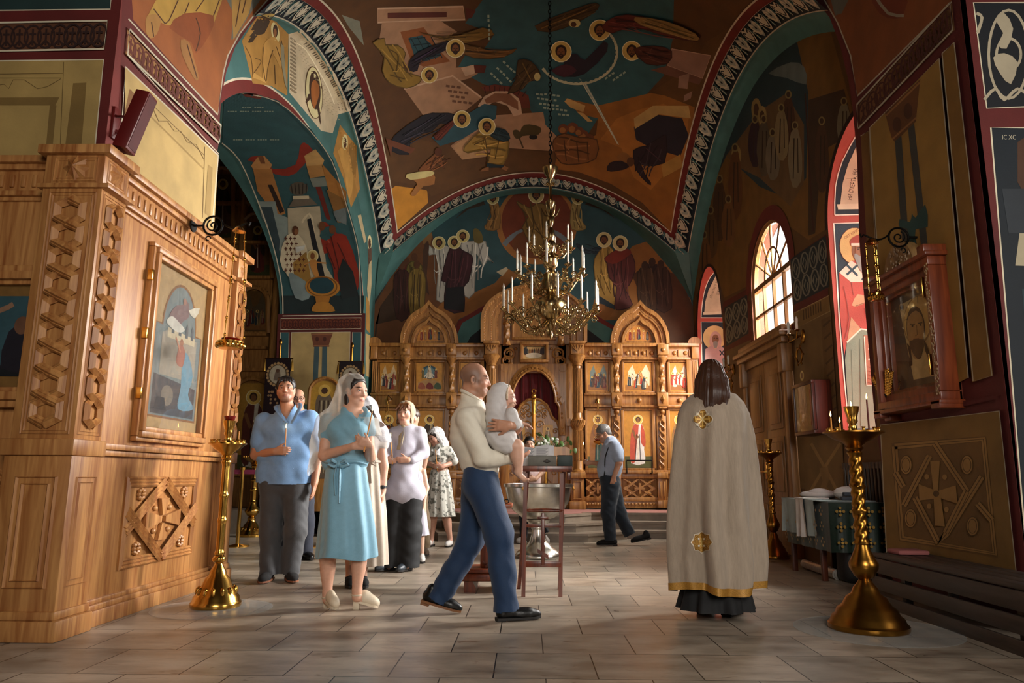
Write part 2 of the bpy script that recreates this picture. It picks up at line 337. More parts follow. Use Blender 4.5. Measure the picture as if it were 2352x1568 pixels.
# ---- vault
VX,VY,VZ,VA,VB,HX,HY = .15,10.2,8.5,.172,.1087,2.8,3.8
def vault_z(x,y): return VZ - VA * (x - VX) ** 2 - VB * (y - VY) ** 2
def on_vault(px,py,off=0.0):
 d = ray(px,py); e = EYE; dx,dy = e.x - VX,e.y - VY
 a = VA * d.x * d.x + VB * d.y * d.y; b = d.z + 2 * (VA * dx * d.x + VB * dy * d.y); c = e.z - VZ + VA * dx * dx + VB * dy * dy
 D = b * b - 4 * a * c
 if D < 0: return None
 t = (-b + math.sqrt(D)) / (2 * a); P = e + d * t
 n = V((-2 * VA * (P.x - VX),-2 * VB * (P.y - VY),-1)).normalized(); return P + n * off
vb = MB(); grid(vb,lambda u,v: (u,v,vault_z(u,v)),frange(VX - HX,VX + HX,56),frange(VY - HY,VY + HY,76),'#5c3a19')
p = Paint(lambda x,y,o: on_vault(x,y,o),16,.0012).at(700,0,.4847); p.gain = 1.15
p.p('850,-10 1750,-10 1745,180 1700,360 1620,445 1540,470 1440,490 1390,560 1340,640 1200,660 1090,560 1030,445 850,400 720,330 760,260 850,230 900,160 760,110',TEALD)
p.p('1235,465 1390,500 1640,440 1850,480 1845,560 1745,1110 1600,960 1450,870 1300,815 1180,800 1200,720 1380,640 1390,560 1300,540','#8f5a22',0)
p.p('430,880 580,900 585,960 440,1090 405,900','#c48428'); p.p('345,800 430,640 700,690 1180,720 1190,800 1000,810 800,850 600,930 560,880 430,860','#5d3c1a')
p.p('1650,430 1850,300 1900,200 2030,120 1990,260 1880,520','#5d3c1a')
# architecture at the left
PK,PKL = '#a9805f','#c9a585'
p.p('345,40 750,30 760,92 345,106',PK); p.line('345,40 750,30 760,92 345,106',8,PKL,True); p.p('392,60 672,56 672,80 392,86','#5a2618'); p.p('760,35 810,50 790,85 765,88','#5a2618')
p.p('365,106 640,96 722,150 660,180 720,250 715,320 800,310 850,330 780,370 640,410 520,480 480,300 350,200',PK)
p.p('452,150 562,128 650,250 690,290 560,315 500,280','#8a4f26'); p.p('490,178 555,166 650,262 570,290 520,270','#2b4c52')
for a in range(4): p.line([(500 + a * 32,176 - a * 2),(560 + a * 30,290 - a * 6)],4,'#17282c'); p.line([(490 + a * 22,185 + a * 28),(570 + a * 25,175 + a * 28)],4,'#17282c')
p.p('470,420 700,358 838,462 740,540 560,545',PK); p.line('470,420 700,358 838,462',8,PKL)
for a in range(4):
 y = 405 + a * 24; x = 668 + a * 10
 for b in range(3 + a % 2): p.line([(x + b * 26,y + b * 3),(x + b * 26 + 18,y + b * 3 + 3)],11,'#6a4630')
p.p('740,320 800,305 808,345 760,360',PKL); p.p('800,306 860,310 850,345 806,345','#5a2618')
p.p('690,690 900,545 980,540 1130,530 1140,590 1240,690 1180,715 960,700 745,755',PK)
p.p('820,500 850,455 900,430 970,430 1020,470 1030,540 990,550 960,500 900,480 830,520',PKL); p.p('850,470 900,440 970,442 1010,480 1012,520 975,500 930,478 860,490','#8a5a3c')
p.p('835,410 900,398 985,410 1060,450 1070,510 1030,510 1010,455 960,430 850,430','#6a3020')
for a in range(9): p.line([(850 + a * 25,402 + (a - 3) ** 2),(856 + a * 22,430 + (a - 3) ** 2)],4,'#3a1a12')
p.p('760,545 850,490 910,500 905,560 740,660 640,690 600,650','#2d5058'); p.p('700,690 760,650 800,640 860,740 745,755','#b48a60'); p.disc(1083,648,20,'#1a120c',12)
p.line('1035,700 1010,640 990,620',7,'#4a3418',sm=3)
p.p('1020,640 1040,590 1115,600 1110,635 1060,640','#4a3a18',3); p.p('985,620 1010,615 1030,645 1000,655','#4a3a18',3)
# gold rocks on the right
p.p('1400,660 1480,560 1580,520 1700,490 1820,560 1800,760 1700,830 1640,900 1560,840 1500,700','#a5692a'); p.p('1560,600 1660,540 1790,560 1820,640 1780,740 1640,700 1570,660','#241d26')
p.p('1560,560 1650,500 1820,500 1830,560 1680,540 1565,610','#b89458'); p.p('1690,780 1780,730 1790,790 1700,840','#b0823e'); p.p('1230,480 1245,465 1330,500 1320,530 1260,510','#c0985a'); p.p('1290,530 1320,535 1365,575 1340,575','#c0985a')
p.p('1300,370 1330,385 1490,685 1480,680','#8f9a8c'); p.line('1308,378 1482,680',3,'#c9c3a6'); p.line('1322,382 1488,684',3,'#c9c3a6')
# tomb and building at the right edge
p.p('1740,230 1925,262 1885,370 1720,310','#8f6b58'); p.line('1740,230 1925,262 1885,370 1720,310',4,'#b8937a',True); p.p('1640,330 1720,310 1885,370 1870,400','#6c4636'); p.p('1775,360 1825,345 1815,420 1770,415','#94705c'); p.p('1800,450 1838,430 1830,465 1796,482','#94705c')
# the toothed circle of glory
p.ring(1290,245,190,13,'#b9b593',150,40,-.9,2.6)
for a in range(26):
 t = -.85 + a * .132; p.disc(1290 + 176 * cos(t),245 + 137 * sin(t),11,'#2f5558',9,8)
p.p('1165,330 1230,300 1230,260 1290,250 1330,280 1420,190 1435,240 1330,345 1240,360','#201823',2); p.p('1170,330 1240,300 1290,330 1230,362','#46202a',2)
p.head(1215,240,27)
def robe(pts,c,d=None,*folds):
 p.drape(pts,c)
 for f in folds: p.line(f,5,d,sm=3)
robe('320,200 375,178 380,210 440,212 475,250 460,300 480,340 545,360 540,390 480,415 400,390 365,330 375,260','#8a6a26','#5a4214','400,230 440,260 430,330','400,350 470,370')
p.head(588,352,21); robe('490,290 540,240 640,200 690,190 700,215 600,260 545,280 530,330 495,330','#221a24','#40304a','520,280 620,220'); robe('545,150 640,170 700,175 840,125 895,160 760,200 690,190','#7a5a22','#4a3410','600,165 760,170')
robe('700,220 760,205 900,240 1005,225 940,265 800,270','#6e4a1e','#3a2610','760,235 900,250'); p.head(710,222,24)
robe('425,640 560,545 640,535 710,540 700,590 640,580 600,620 500,650 490,730 405,710','#1d1a22','#3c3744','470,640 600,560','450,670 560,620'); robe('610,640 690,570 705,580 640,660','#6a2c1a'); p.head(742,560,22)
p.p('380,650 490,690 520,700 500,725 410,690 405,740','#6a3a22')
robe('755,690 840,610 900,610 960,650 965,700 940,775 865,770 880,700 770,720','#a5803a','#5e4416','850,640 870,760','920,650 900,750','800,680 860,650'); robe('890,600 950,610 972,650 940,665 880,640','#1d3034'); p.head(860,592,22); p.p('860,768 945,780 940,790 862,790','#1d2c30'); p.p('840,795 870,785 870,805 830,808','#8a5a34'); p.p('945,780 965,790 955,806 930,795','#8a5a34')
robe('610,730 640,705 650,760 690,748 650,770 665,800 620,770 600,830 560,820 540,800','#7e4a24','#4a280f','620,740 590,800'); p.disc(630,716,18,'#5a2e16',20); p.p('490,830 600,808 612,870 560,880 520,925 500,915 530,870 510,850','#a06a36',2); p.p('480,822 600,806 600,830 500,850','#d0c080',2)
for x,y,r in ((1225,610,24),(1270,605,26),(1320,640,26),(1350,655,22),(1300,620,22)): p.disc(x,y,r,'#6a3a20'); p.disc(x - 3,y + 6,r * .6,'#93602f')
robe('1180,660 1230,630 1300,650 1385,660 1380,750 1290,775 1215,770 1180,710','#7c4c22','#4a2a10','1230,660 1240,760','1290,670 1300,765','1340,670 1345,755')
robe('1560,710 1620,690 1700,640 1715,655 1705,770 1600,780 1580,740 1610,820 1640,865 1630,870 1570,800','#2a1a20','#4a2c34','1620,700 1690,760'); p.disc(1510,745,30,'#8a5a2a',24); p.p('1445,770 1500,760 1540,790 1480,810 1432,808','#27181c',2); p.disc(1545,765,18,'#5e3a22',22)
robe('1090,120 1280,40 1380,10 1390,40 1300,100 1160,150','#4a3418','#7a5a2a','1120,130 1340,40'); p.disc(1280,105,28,'#c9b878',20); p.disc(1275,110,14,'#4a2a18',12)
p.head(1400,138,27); robe('1410,120 1480,70 1600,70 1840,140 1865,190 1700,160 1560,120 1460,150','#5a2018','#33100c','1480,90 1640,100'); robe('1570,70 1720,90 1860,150 1868,185 1760,160 1600,110','#8a6c3a','#5a4218','1620,95 1820,160')
p.head(1550,240,25); robe('1560,230 1660,215 1740,240 1720,300 1620,300','#4c2216','#2c100a','1600,240 1700,280'); robe('1010,280 1070,285 1110,330 1115,370 1060,380 1040,410 960,440 1000,370','#4a3418','#7c602c','1030,290 1070,370'); p.disc(1102,358,15,'#c9b878',20)
for x,y,n,a in ((940,290,4,.7),(910,320,5,.75),(880,345,4,.75),(1095,440,6,.12),(1100,465,5,.12),(1110,490,5,.12),(1130,510,6,.12),(1200,540,3,.1),(1425,370,3,-.6),(1460,380,4,-.6),(870,70,6,1.55)):
 for i in range(n): p.line([(x + i * 20 * cos(a),y + i * 20 * sin(a)),(x + (i * 20 + 14) * cos(a),y + (i * 20 + 14) * sin(a))],9,'#9aa892')
p.p('175,70 260,100 280,215 210,130','#7a7a68')
p.into(vb); 
# red border with a pale line along the four edges of the vault
for ax in (0,1):
 for sg in (-1,1):
  def e(t,k,ax=ax,sg=sg):
   u = (VX + sg * (HX - k),VY + (2 * t - 1) * (HY - k)) if ax == 0 else (VX + (2 * t - 1) * (HX - k),VY + sg * (HY - k))
   return V((u[0],u[1],vault_z(*u)))
  q = Paint(lambda s,t,o,e=e: e(s,t) - V((0,0,o + .02)),.03,.0005); q.p([(0,0),(1,0),(1,.085),(0,.085)],RED); q.p([(0,.085),(1,.085),(1,.103),(0,.103)],WHITE); q.into(vb)
struct(vb.build('ceiling',PLASTER,cols=True,smooth=True,angle=30))
# ---- ribs: heart band face + teal soffit running back to the wall
def rib(name,P,Wl,n,off,g=1.0,t0=0.0,kb=.29):
 """P(t,k): point on the rib face k metres below the vault edge; Wl(t): where the soffit meets the wall"""
 mb = MB()
 grid(mb,lambda t,k: P(t,k),frange(t0,1,60),[0,kb + .02],TEAL)
 band(mb,lambda t: P(t0 + t * (1 - t0),.0),lambda t: P(t0 + t * (1 - t0),kb),n,1,off,g)
 grid(mb,lambda t,k: P(t,kb + .02).lerp(Wl(t),k) + V((0,0,.06 * sin(PI * k))),frange(t0,1,60),frange(0,1,6),TEAL)
 struct(mb.build(name,PLASTER,cols=True,angle=40)); return mb
def sp(t): return 2 * t - 1
ribz = lambda x,y,k: vault_z(x,y) - k
def arcdrop(t): return .0
FARY = 14.62
rib('trim_1',lambda t,k: V((VX + HX * sp(t),VY + HY,ribz(VX + HX * sp(t),VY + HY,k))),
 lambda t: V((VX + (HX + .45) * sp(t),FARY,ribz(VX + HX * sp(t),VY + HY,.1) - .97 * abs(sp(t)) ** 3)),25,V((0,-1,0)),1,0,.22)
LRIB = rib('trim_2',lambda t,k: V((VX - HX - .75 * k,VY + HY * sp(t),ribz(VX - HX,VY + HY * sp(t),.75 * k))),
 lambda t: V((XL,VY + (HY + .6 * (t > .5)) * sp(t),ribz(VX - HX,VY + HY * sp(t),.42) - .1 * abs(sp(t)) - .55 * (t > .5) * abs(sp(t)) ** 3)),25,V((.7,0,-.7)),1,.09,.34)
rib('trim_3',lambda t,k: V((VX + HX + .75 * k,VY + HY * sp(t),ribz(VX + HX,VY + HY * sp(t),.75 * k))),
 lambda t: V((XR,VY + (HY + .6 * (t > .5)) * sp(t),ribz(VX + HX,VY + HY * sp(t),.42) - .1 * abs(sp(t)) - .55 * (t > .5) * abs(sp(t)) ** 3)),25,V((-.7,0,-.7)),1,.09,.34)
for i,s in enumerate((-1,1)):   # plaster joining the ribs at the far corners
 X0,xw = VX + s * HX,(XL if s < 0 else XR); z0 = vault_z(X0,VY + HY); cf = MB(); cf.col = lin(TEAL)
 cf.add([(X0,VY + HY,z0 - .24),(X0 + s * .27,VY + HY,z0 - .27),(xw,VY + HY + .6,z0 - 1.07),(VX + s * (HX + .45),FARY,z0 - 1.07),(X0,VY + HY,z0)],[(0,1,2),(0,2,3),(0,4,1)]); struct(cf.build('trim_%d' % (5 + i),PLASTER,cols=True))
# near transverse rib that carries the vault on the camera side, and the near bay's ceiling
nb = MB(); nb.col = lin('#3a2414'); nb.box((-9,-3.4,9.0),(6.6,17,9.2)); nb.box((-9,6.2,6.9),(6.6,6.4,9.0)); struct(nb.build('ceiling_near',PLASTER,cols=True))
# ================================================================ WALLS
def ell_arch(yc,a,zs,b,n=40): return [(yc - a * cos(PI * i / n),zs + b * sin(PI * i / n)) for i in range(n + 1)]
def wall_with_arches(mb,X,y0,y1,z0,z1,arches,col):
 """vertical wall in the plane X with arched openings (yc, a, zs, b, sill)"""
 cuts = sorted(arches,key=lambda q: q[0]); y = y0
 def rect(a,b,c,d): grid(mb,lambda u,w: (X,u,w),frange(a,b,max(1,int((b - a) / .5))),frange(c,d,max(1,int((d - c) / .5))),col)
 for yc,a,zs,b,sill in cuts:
  rect(y,yc - a,z0,z1); y = yc + a
  if sill > z0: rect(yc - a,yc + a,z0,sill)
  A = ell_arch(yc,a,zs,b); bs = len(mb.v); mb.v += [V((X,p[0],p[1])) for p in A] + [V((X,p[0],z1)) for p in A]; n = len(A)
  mb.f += [(bs + i,bs + i + 1,bs + n + i + 1,bs + n + i) for i in range(n - 1)]; mb.c += [lin(col)] * (n - 1); mb.m += [0] * (n - 1)
 rect(y,y1,z0,z1)
def reveal(mb,yc,a,zs,b,sill,X0,X1,col):
 A = [(yc - a,sill)] + ell_arch(yc,a,zs,b,160) + [(yc + a,sill)]; bs = len(mb.v); n = len(A)
 mb.v += [V((X0,p[0],p[1])) for p in A] + [V((X1,p[0],p[1])) for p in A]; mb.f += [(bs + i,bs + i + 1,bs + n + i + 1,bs + n + i) for i in range(n - 1)] + ([(bs,bs + n - 1,bs + 2 * n - 1,bs + n)] if sill > 0 else [])
 k = n - (sill <= 0); mb.c += [lin(col)] * k; mb.m += [0] * k
AC,AA,AZ,AB = 9.99,3.49,3.9,1.80           # the arch into the left aisle
ASX = -4.66
def on_soffit(px,py,o=0.0):
 d = ray(px,py); e = EYE; A = (d.y / AA) ** 2 + (d.z / AB) ** 2; B = 2 * ((e.y - AC) * d.y / AA ** 2 + (e.z - AZ) * d.z / AB ** 2); Cc = ((e.y - AC) / AA) ** 2 + ((e.z - AZ) / AB) ** 2 - 1
 D = B * B - 4 * A * Cc; t = (-B + math.sqrt(D)) / (2 * A) if D > 0 else 0; P = e + d * t
 if D < 0 or P.z < AZ: P = onY(px,py,AC + AA); return P - V((0,o,0))
 n = V((0,-(P.y - AC) / AA ** 2,-(P.z - AZ) / AB ** 2)).normalized(); return P + n * o
def rows(p,x,y,n,dx,w,h,col,ang=0):
 """a row of small unreadable brush letters"""
 for i in range(n):
  if (i * 7) % 5 == 3: continue
  X,Y = x + dx * i * cos(ang),y + dx * i * sin(ang); p.line([(X,Y),(X + w * cos(ang),Y + w * sin(ang))],h,col)
def knot_strip(p,pts0,pts1,n,bg,fg):
 """interlaced ring-and-cross border between two lines"""
 f = lambda s,t: tuple(pts0[0][k] + (pts0[1][k] - pts0[0][k]) * s + t * ((pts1[0][k] + (pts1[1][k] - pts1[0][k]) * s) - (pts0[0][k] + (pts0[1][k] - pts0[0][k]) * s)) for k in (0,1))
 p.p([f(0,0),f(1,0),f(1,1),f(0,1)],bg)
 w = math.dist(f(0,0),f(0,1)) * .07
 for i in range(n):
  c = (i + .5) / n; r = .62 / n
  p.line([f(min(1,max(0,c + r * cos(a * PI / 8))),.5 + .4 * sin(a * PI / 8)) for a in range(17)],w,fg); p.line([f(c,.22),f(c,.8)],w,fg); p.line([f(c - r * .4,.4),f(c + r * .4,.4)],w,fg); p.line([f(c - r * .5,.8),f(c,.62),f(c + r * .5,.8)],w,fg)
 p.line([f(0,0),f(1,0),f(1,1),f(0,1)],w * .9,WHITE,True)
# ---------------------------------------------------------------- left wall of the far bay, opening into the aisle
wl = MB(); wall_with_arches(wl,XL,6.3,FARY,0,9.05,[(AC,AA,AZ,AB,0)],TEAL); reveal(wl,AC,AA,AZ,AB,0,XL,ASX,TEAL)
p = Paint(on_bvh([wl,LRIB]),8,.0008); p.gain = 1.15; p.at(500,0,.1913)
p.p('290,490 480,180 700,260 850,410 835,1150 640,1030 420,1000','#a67a38'); p.p('480,220 560,160 690,170 640,230 560,400 480,420 420,500 360,510 400,440 380,440 440,360 400,360','#3c2a18',2); p.p('530,180 640,160 690,170 630,220','#a88c4a')
p.disc(690,390,48,'#d2c48a',125,20,-.18); p.disc(690,370,30,'#3a2416',80,16); p.disc(685,390,20,'#8a5830',50)
p.p('540,560 600,470 680,440 750,560 790,740 740,800 650,620 600,800 570,980 540,960 530,760','#b98b46',2)
for f in ('550,560 535,760 570,980','660,600 600,800 580,970','700,560 760,740','450,700 520,740 430,880','680,780 690,1010','330,560 400,700 420,900','760,480 800,700 780,760'): p.line(f,9,'#5e3f18',sm=3)
p.p('750,500 790,560 800,760 830,1080 800,1000 760,760','#8c8468'); p.p('430,870 410,930 500,960 580,1000 560,960','#c2954e')
p.p('850,410 1020,360 1150,520 1420,900 1600,1330 1450,1370 1380,1600 1240,1568 860,1110','#c8b796')
for i in range(15): p.line([(870,450 + i * 44),(935,500 + i * 44)],20,'#8a7a60')
for i in range(16):
 for j in range(9):
  x = 960 + j * 34 + i * 14; y = 560 + i * 44 + j * 26
  if x < 1000 + i * 45: p.line([(x,y),(x + 20,y + 4)],7,'#a99878')
p.p('985,500 1050,470 1320,850 1500,1250 1400,1240 1200,830','#d3c3a0'); p.line('950,520 1060,600 1210,850 1320,1050 1400,1250',12,'#efe2c0',sm=2)
for i in range(30):
 t = i / 29; x = 1050 + 430 * t ** .8; y = 520 + 640 * t; 
 if i % 5 != 4: p.line([(x - 22,y + 14),(x + 24,y - 10)],13,'#6a5c48')
p.disc(1152,1110,104,'#5a3c1c',318,30,-.06); p.disc(1152,1110,96,'#d8cc98',308,30,-.06); p.disc(1160,1080,68,'#41281a',235,26,-.05); p.p('1120,1000 1160,960 1200,1010 1215,1120 1150,1310 1115,1150','#a2602c',2); p.p('1050,1230 1080,1130 1110,1120 1110,1180 1060,1240','#41281a'); p.p('1190,1200 1215,1300 1235,1510 1210,1420 1185,1290','#41281a')
p.p('1430,1240 1560,1200 1600,1330 1450,1370','#d0c0a0')
for i in range(4): p.line([(1440 + i * 38,1235 - i * 8),(1465 + i * 38,1330 - i * 8)],13,'#8a7a60')
p.at(0,0,.5102)
p.p('1500,690 1530,560 1560,600 1600,650 1620,850 1580,935 1545,800','#ab7c3a'); p.p('1570,650 1605,655 1600,800 1580,760','#8a6428',2); p.disc(1552,640,14,'#d2c48a',36); p.disc(1552,642,8,'#4a2c18',24); p.p('1520,680 1550,670 1575,700 1590,820 1570,900 1550,780','#c09048',2)
p.p('1610,970 1625,965 1650,1085 1640,1095','#c8b48a'); p.disc(1664,1090,9,'#d8cc98',32); p.disc(1664,1095,6,'#4a2c18',24); p.p('1655,1120 1672,1115 1674,1180 1660,1220','#5a4030'); p.p('1660,1190 1672,1170 1672,1280 1660,1400 1652,1300','#c2ae84'); p.p('1648,1330 1662,1360 1664,1500 1646,1480','#ab8040')
p.p('1646,1500 1668,1510 1668,1700 1646,1690','#b39a66')
q = Paint(lambda s,t,o: V((XL + o,AC - (AA + t) * cos(PI * s),AZ + (AB + t) * sin(PI * s))),.03); q.p([(0,0),(1,0),(1,.14),(0,.14)],RED); q.p([(0,.14),(1,.14),(1,.165),(0,.165)],WHITE)
q2 = Paint(lambda y,z,o: V((XL + o,y,z)),None); q2.p([(AC + AA,0),(AC + AA + .14,0),(AC + AA + .14,AZ),(AC + AA,AZ)],RED); q2.p([(AC + AA + .14,0),(AC + AA + .165,0),(AC + AA + .165,AZ),(AC + AA + .14,AZ)],WHITE)
p.into(wl); q.into(wl); q2.into(wl)
# the font scene painted under the arch
p = Paint(on_soffit,11,.0009); p.b0 = .0015; p.at(0,0,.5102); p.gain = 1.1
p.p('1000,640 1080,720 1160,900 1230,1100 1270,1290 1275,1420 1635,1420 1625,1200 1610,1080 1560,900 1500,720 1400,580 1250,450 1100,410 1010,420',TEALD)
p.p('1265,1330 1640,1330 1636,1420 1275,1420','#1c2a2a'); p.p('1060,415 1130,405 1180,435 1170,445 1110,435','#7a3020'); p.p('1080,418 1130,412 1165,435','#b09a70')
rows(p,1090,482,9,11,8,4,'#9aa892'); rows(p,1025,500,20,11,8,4,'#9aa892'); rows(p,1050,628,20,11,8,5,'#9aa892')
p.p('1115,720 1160,700 1230,760 1330,740 1350,660 1370,640 1405,670 1400,700 1330,780 1270,790 1210,770 1180,740','#8e2c1a',2)
p.p('1130,745 1165,700 1190,700 1225,740 1215,760 1140,760','#c08a50'); p.p('1140,760 1222,758 1285,960 1245,975 1160,860','#b0783e'); p.p('1205,830 1225,830 1280,950 1260,960','#2c1c14'); p.p('1160,700 1185,700 1195,735 1175,735','#7a4a28')
p.p('1370,700 1420,670 1460,720 1450,745 1380,745','#c49a5c'); p.p('1380,745 1448,742 1470,790 1395,800','#b48448'); p.p('1395,800 1480,795 1485,835 1410,840','#7c8478'); p.p('1420,840 1445,840 1490,990 1470,985','#6c2418'); p.p('1450,735 1560,860 1560,1000 1480,860','#ad7636')
p.p('1160,905 1240,905 1250,960 1300,980 1310,1080 1270,1170 1240,1060 1180,980','#87948c'); p.p('1175,930 1225,930 1260,1080 1255,1160 1210,1020','#35464a')
p.disc(1345,848,42,'#5a5244',30); 
for a in range(5): p.line([(1310 + a * 18,825),(1318 + a * 15,872)],4,'#332c24')
p.p('1300,930 1330,880 1390,880 1430,920','#6a6050'); p.p('1318,880 1390,878 1392,892 1318,895','#cdbf9c'); p.p('1295,935 1440,925 1470,1200 1500,1250 1490,1330 1330,1330 1300,1100','#b4a88a'); p.line('1360,1000 1380,970 1405,980 1430,1200',10,'#cfc2a0',sm=2); p.p('1383,985 1400,980 1470,1270 1440,1270','#16191c')
p.p('1470,850 1560,900 1560,1000 1520,1000','#8a6230'); p.p('1500,950 1560,930 1560,1010 1515,990','#6f7a78')
# saint in a cross-patterned mantle
p.p('1290,1060 1340,1050 1380,1110 1390,1190 1370,1260 1300,1240 1260,1170','#d5c8a6',2)
p.p('1275,1140 1330,1190 1310,1260 1290,1230','#d5c8a6'); p.p('1320,1180 1380,1130 1400,1250 1370,1330 1330,1330','#9a7434'); p.p('1300,1230 1330,1340 1390,1345 1400,1290 1340,1240','#7d8c8a',2)
for i in range(7):
 for j in range(5):
  x,y = 1288 + j * 20 + (i % 2) * 6,1070 + i * 24
  if j * 20 < 50 + i * 8: p.line([(x - 7,y),(x + 7,y)],4,'#5c2c1c'); p.line([(x,y - 9),(x,y + 9)],4,'#5c2c1c')
p.disc(1330,1036,15,'#5a3218',22); p.disc(1334,1040,9,'#8a5a36',14); p.p('1330,1110 1375,1100 1370,1120 1335,1135','#cfd0c4')
# standing figures at the right
p.p('1440,1010 1470,1000 1520,1050 1560,1060 1610,1200 1590,1250 1500,1130 1460,1140','#8a2a18',2); p.line('1450,1030 1500,1120',6,'#a84a34'); p.p('1460,1020 1500,1020 1505,1050 1470,1080 1440,1060','#2c5052',2); p.disc(1450,1015,16,'#6a4022',20); p.disc(1497,1030,15,'#6a4022',20); p.p('1470,1100 1560,1080 1615,1220 1600,1330 1520,1300 1500,1200','#8a2a18',2); [p.line(f,5,'#4e140c',sm=2) for f in ('1490,1060 1520,1180 1540,1280','1520,1090 1570,1200 1590,1300','1470,1110 1510,1210')]; p.p('1520,1230 1545,1160 1590,1220 1615,1330 1540,1345','#1c2424')
# child and font bowl
p.ring(1408,1150,24,5,'#d8cc98',26); p.disc(1408,1150,22,'#c2a868',24); p.disc(1408,1150,10,'#7a4a26',16); p.p('1395,1170 1425,1168 1428,1200 1445,1270 1435,1275 1405,1215','#b47c3c',2); p.line('1395,1178 1370,1188',6,'#b47c3c'); p.line('1425,1178 1470,1182',6,'#b47c3c')
p.disc(1453,1290,78,'#b57a2a',50,26,.06); p.disc(1450,1283,55,'#1f4048',38,24,.06); p.ring(1452,1288,66,5,'#7a4c18',44); p.p('1420,1330 1490,1330 1480,1365 1425,1365','#a86e26'); p.p('1405,1400 1425,1362 1482,1362 1510,1400 1460,1405','#b57a2a',2)
p.line('1000,640 1080,720 1160,900 1230,1100 1270,1290 1275,1418',5,WHITE,sm=3); p.line('1625,1418 1620,1200 1605,1080 1555,900 1495,720 1395,580 1250,450 1100,412',4,WHITE,sm=3)
# the flat pier face below it
p.at(480,560,.2168); p.p('735,745 1660,735 1640,1700 700,1700','#571c18'); p.line('785,765 1620,750',9,WHITE)
knot_strip(p,[(772,797),(1622,790)],[(770,915),(1618,905)],14,'#7a3c24','#4a1c14')
p.p('762,940 852,940 838,1700 740,1700',TEALD); p.line('762,1700 762,940 852,940 842,1700',6,WHITE); p.p('880,940 1500,935 1480,1700 850,1700','#b89c64'); p.line('850,1700 880,940 1500,935 1482,1700',6,WHITE); p.p('1524,938 1618,938 1608,1700 1510,1700',TEALD); p.line('1510,1700 1524,938 1618,938 1608,1700',6,WHITE)
p.p('1085,950 1315,950 1275,1070 1280,1092 1108,1092 1110,1070','#70402a'); p.line('1090,962 1310,962',8,'#9a6440'); p.line('1105,1080 1280,1080',8,'#9a6440'); p.p('1120,1092 1172,1092 1150,1700 1095,1700','#41565a'); p.p('1205,1092 1256,1092 1245,1700 1190,1700','#41565a'); p.disc(1150,1010,18,'#4a2418',26); p.disc(1230,1010,18,'#4a2418',26)
p.into(wl); struct(wl.build('wall_left',PLASTER,cols=True,angle=30))
# ---------------------------------------------------------------- left near pier
PX = -2.95; PF = 4.75
wp = MB(); wp.col = lin('#6a2018')
edge = [(6.47,0),(6.47,4.2),(6.49,4.52),(6.56,4.86),(6.75,5.31),(7.03,5.74),(7.28,6.06),(7.59,6.38),(8.0,6.7),(8.4,7.0),(8.4,9),(PF,9),(PF,0)]
wp.prism([(y,z) for y,z in edge],(PX - .4,0,0),(0,1,0),(0,0,1),0,0.4); wp.box((-9,PF,0),(PX - .001,PF + .6,9))
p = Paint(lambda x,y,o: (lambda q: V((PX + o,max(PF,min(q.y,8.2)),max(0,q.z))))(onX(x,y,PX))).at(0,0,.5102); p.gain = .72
p.p([(y,z) for y,z in []] or '540,-40 1300,-40 1200,30 1120,120 1040,240 1005,350 990,520 985,640 975,700 960,1000 900,1300 520,1300','#6a2018')
p.p('590,-40 1240,-40 1150,60 1080,150 1025,250 1005,330 980,515 600,90','#a8602c'); p.line('578,85 980,517 1005,330 1025,250 1080,150 1150,60 1240,-40',6,WHITE)
p.p('1000,-40 1200,-40 1120,70 1060,170 1040,180 1050,60','#7c7868'); p.p('1040,-30 1140,-30 1120,60 1050,180 1045,90','#c4954a',0)
p.p('665,70 690,20 720,-30 1010,-30 970,80 960,110 830,100 800,120 740,110','#c59a44',0); p.p('760,125 830,60 960,70 940,160 880,240 860,190','#9a5022',2); p.p('660,70 720,70 715,130 690,170 665,165 655,130','#b98644',2); p.p('812,180 850,190 870,260 890,330 890,360 870,350 820,250','#b07a40',2)
for f in ('690,40 740,105','800,0 760,90 740,105','850,10 830,60','930,-20 880,50','990,-10 960,70','880,80 900,150 880,230','840,200 870,300 885,350','680,100 690,165','1080,0 1060,120','1110,-20 1090,60'): p.line(f,5,'#5a3214',sm=2)
knot_strip(p,[(570,130),(985,565)],[(562,245),(978,645)],11,'#a87640','#6a2c1a'); p.line('562,248 975,693',4,WHITE)
p.p('550,300 972,700 955,1000 900,1250 540,1250','#c8a868'); p.line('535,560 550,300 972,700 945,1010',6,WHITE)
p.line('670,470 910,700',3,'#7a5a28'); p.line('660,520 905,760',7,'#a8884c'); p.line('910,660 900,980',3,'#7a5a28'); p.line('672,480 700,545 740,545 770,590 800,590 830,640 870,650 905,715',3,'#8a6a34'); p.p('925,740 945,755 935,980 910,960','#a8884c'); p.p('570,400 600,430 580,560 540,540','#8a5c2c')
q = Paint(lambda x,y,o: (lambda a: V((min(PX,a.x),PF - o,max(0,a.z))))(onY(x,y,PF))).at(0,0,.5102); q.p('-60,-60 560,-60 555,60 540,240 500,500 470,760 -60,760','#5c1814'); q.p('-60,-60 505,-60 497,42 -60,48','#1d3433'); q.line('505,-60 497,42 -60,48',5,WHITE)
knot_strip(q,[(-60,108),(488,98)],[(-60,235),(472,225)],9,'#5c3620','#2c140e')
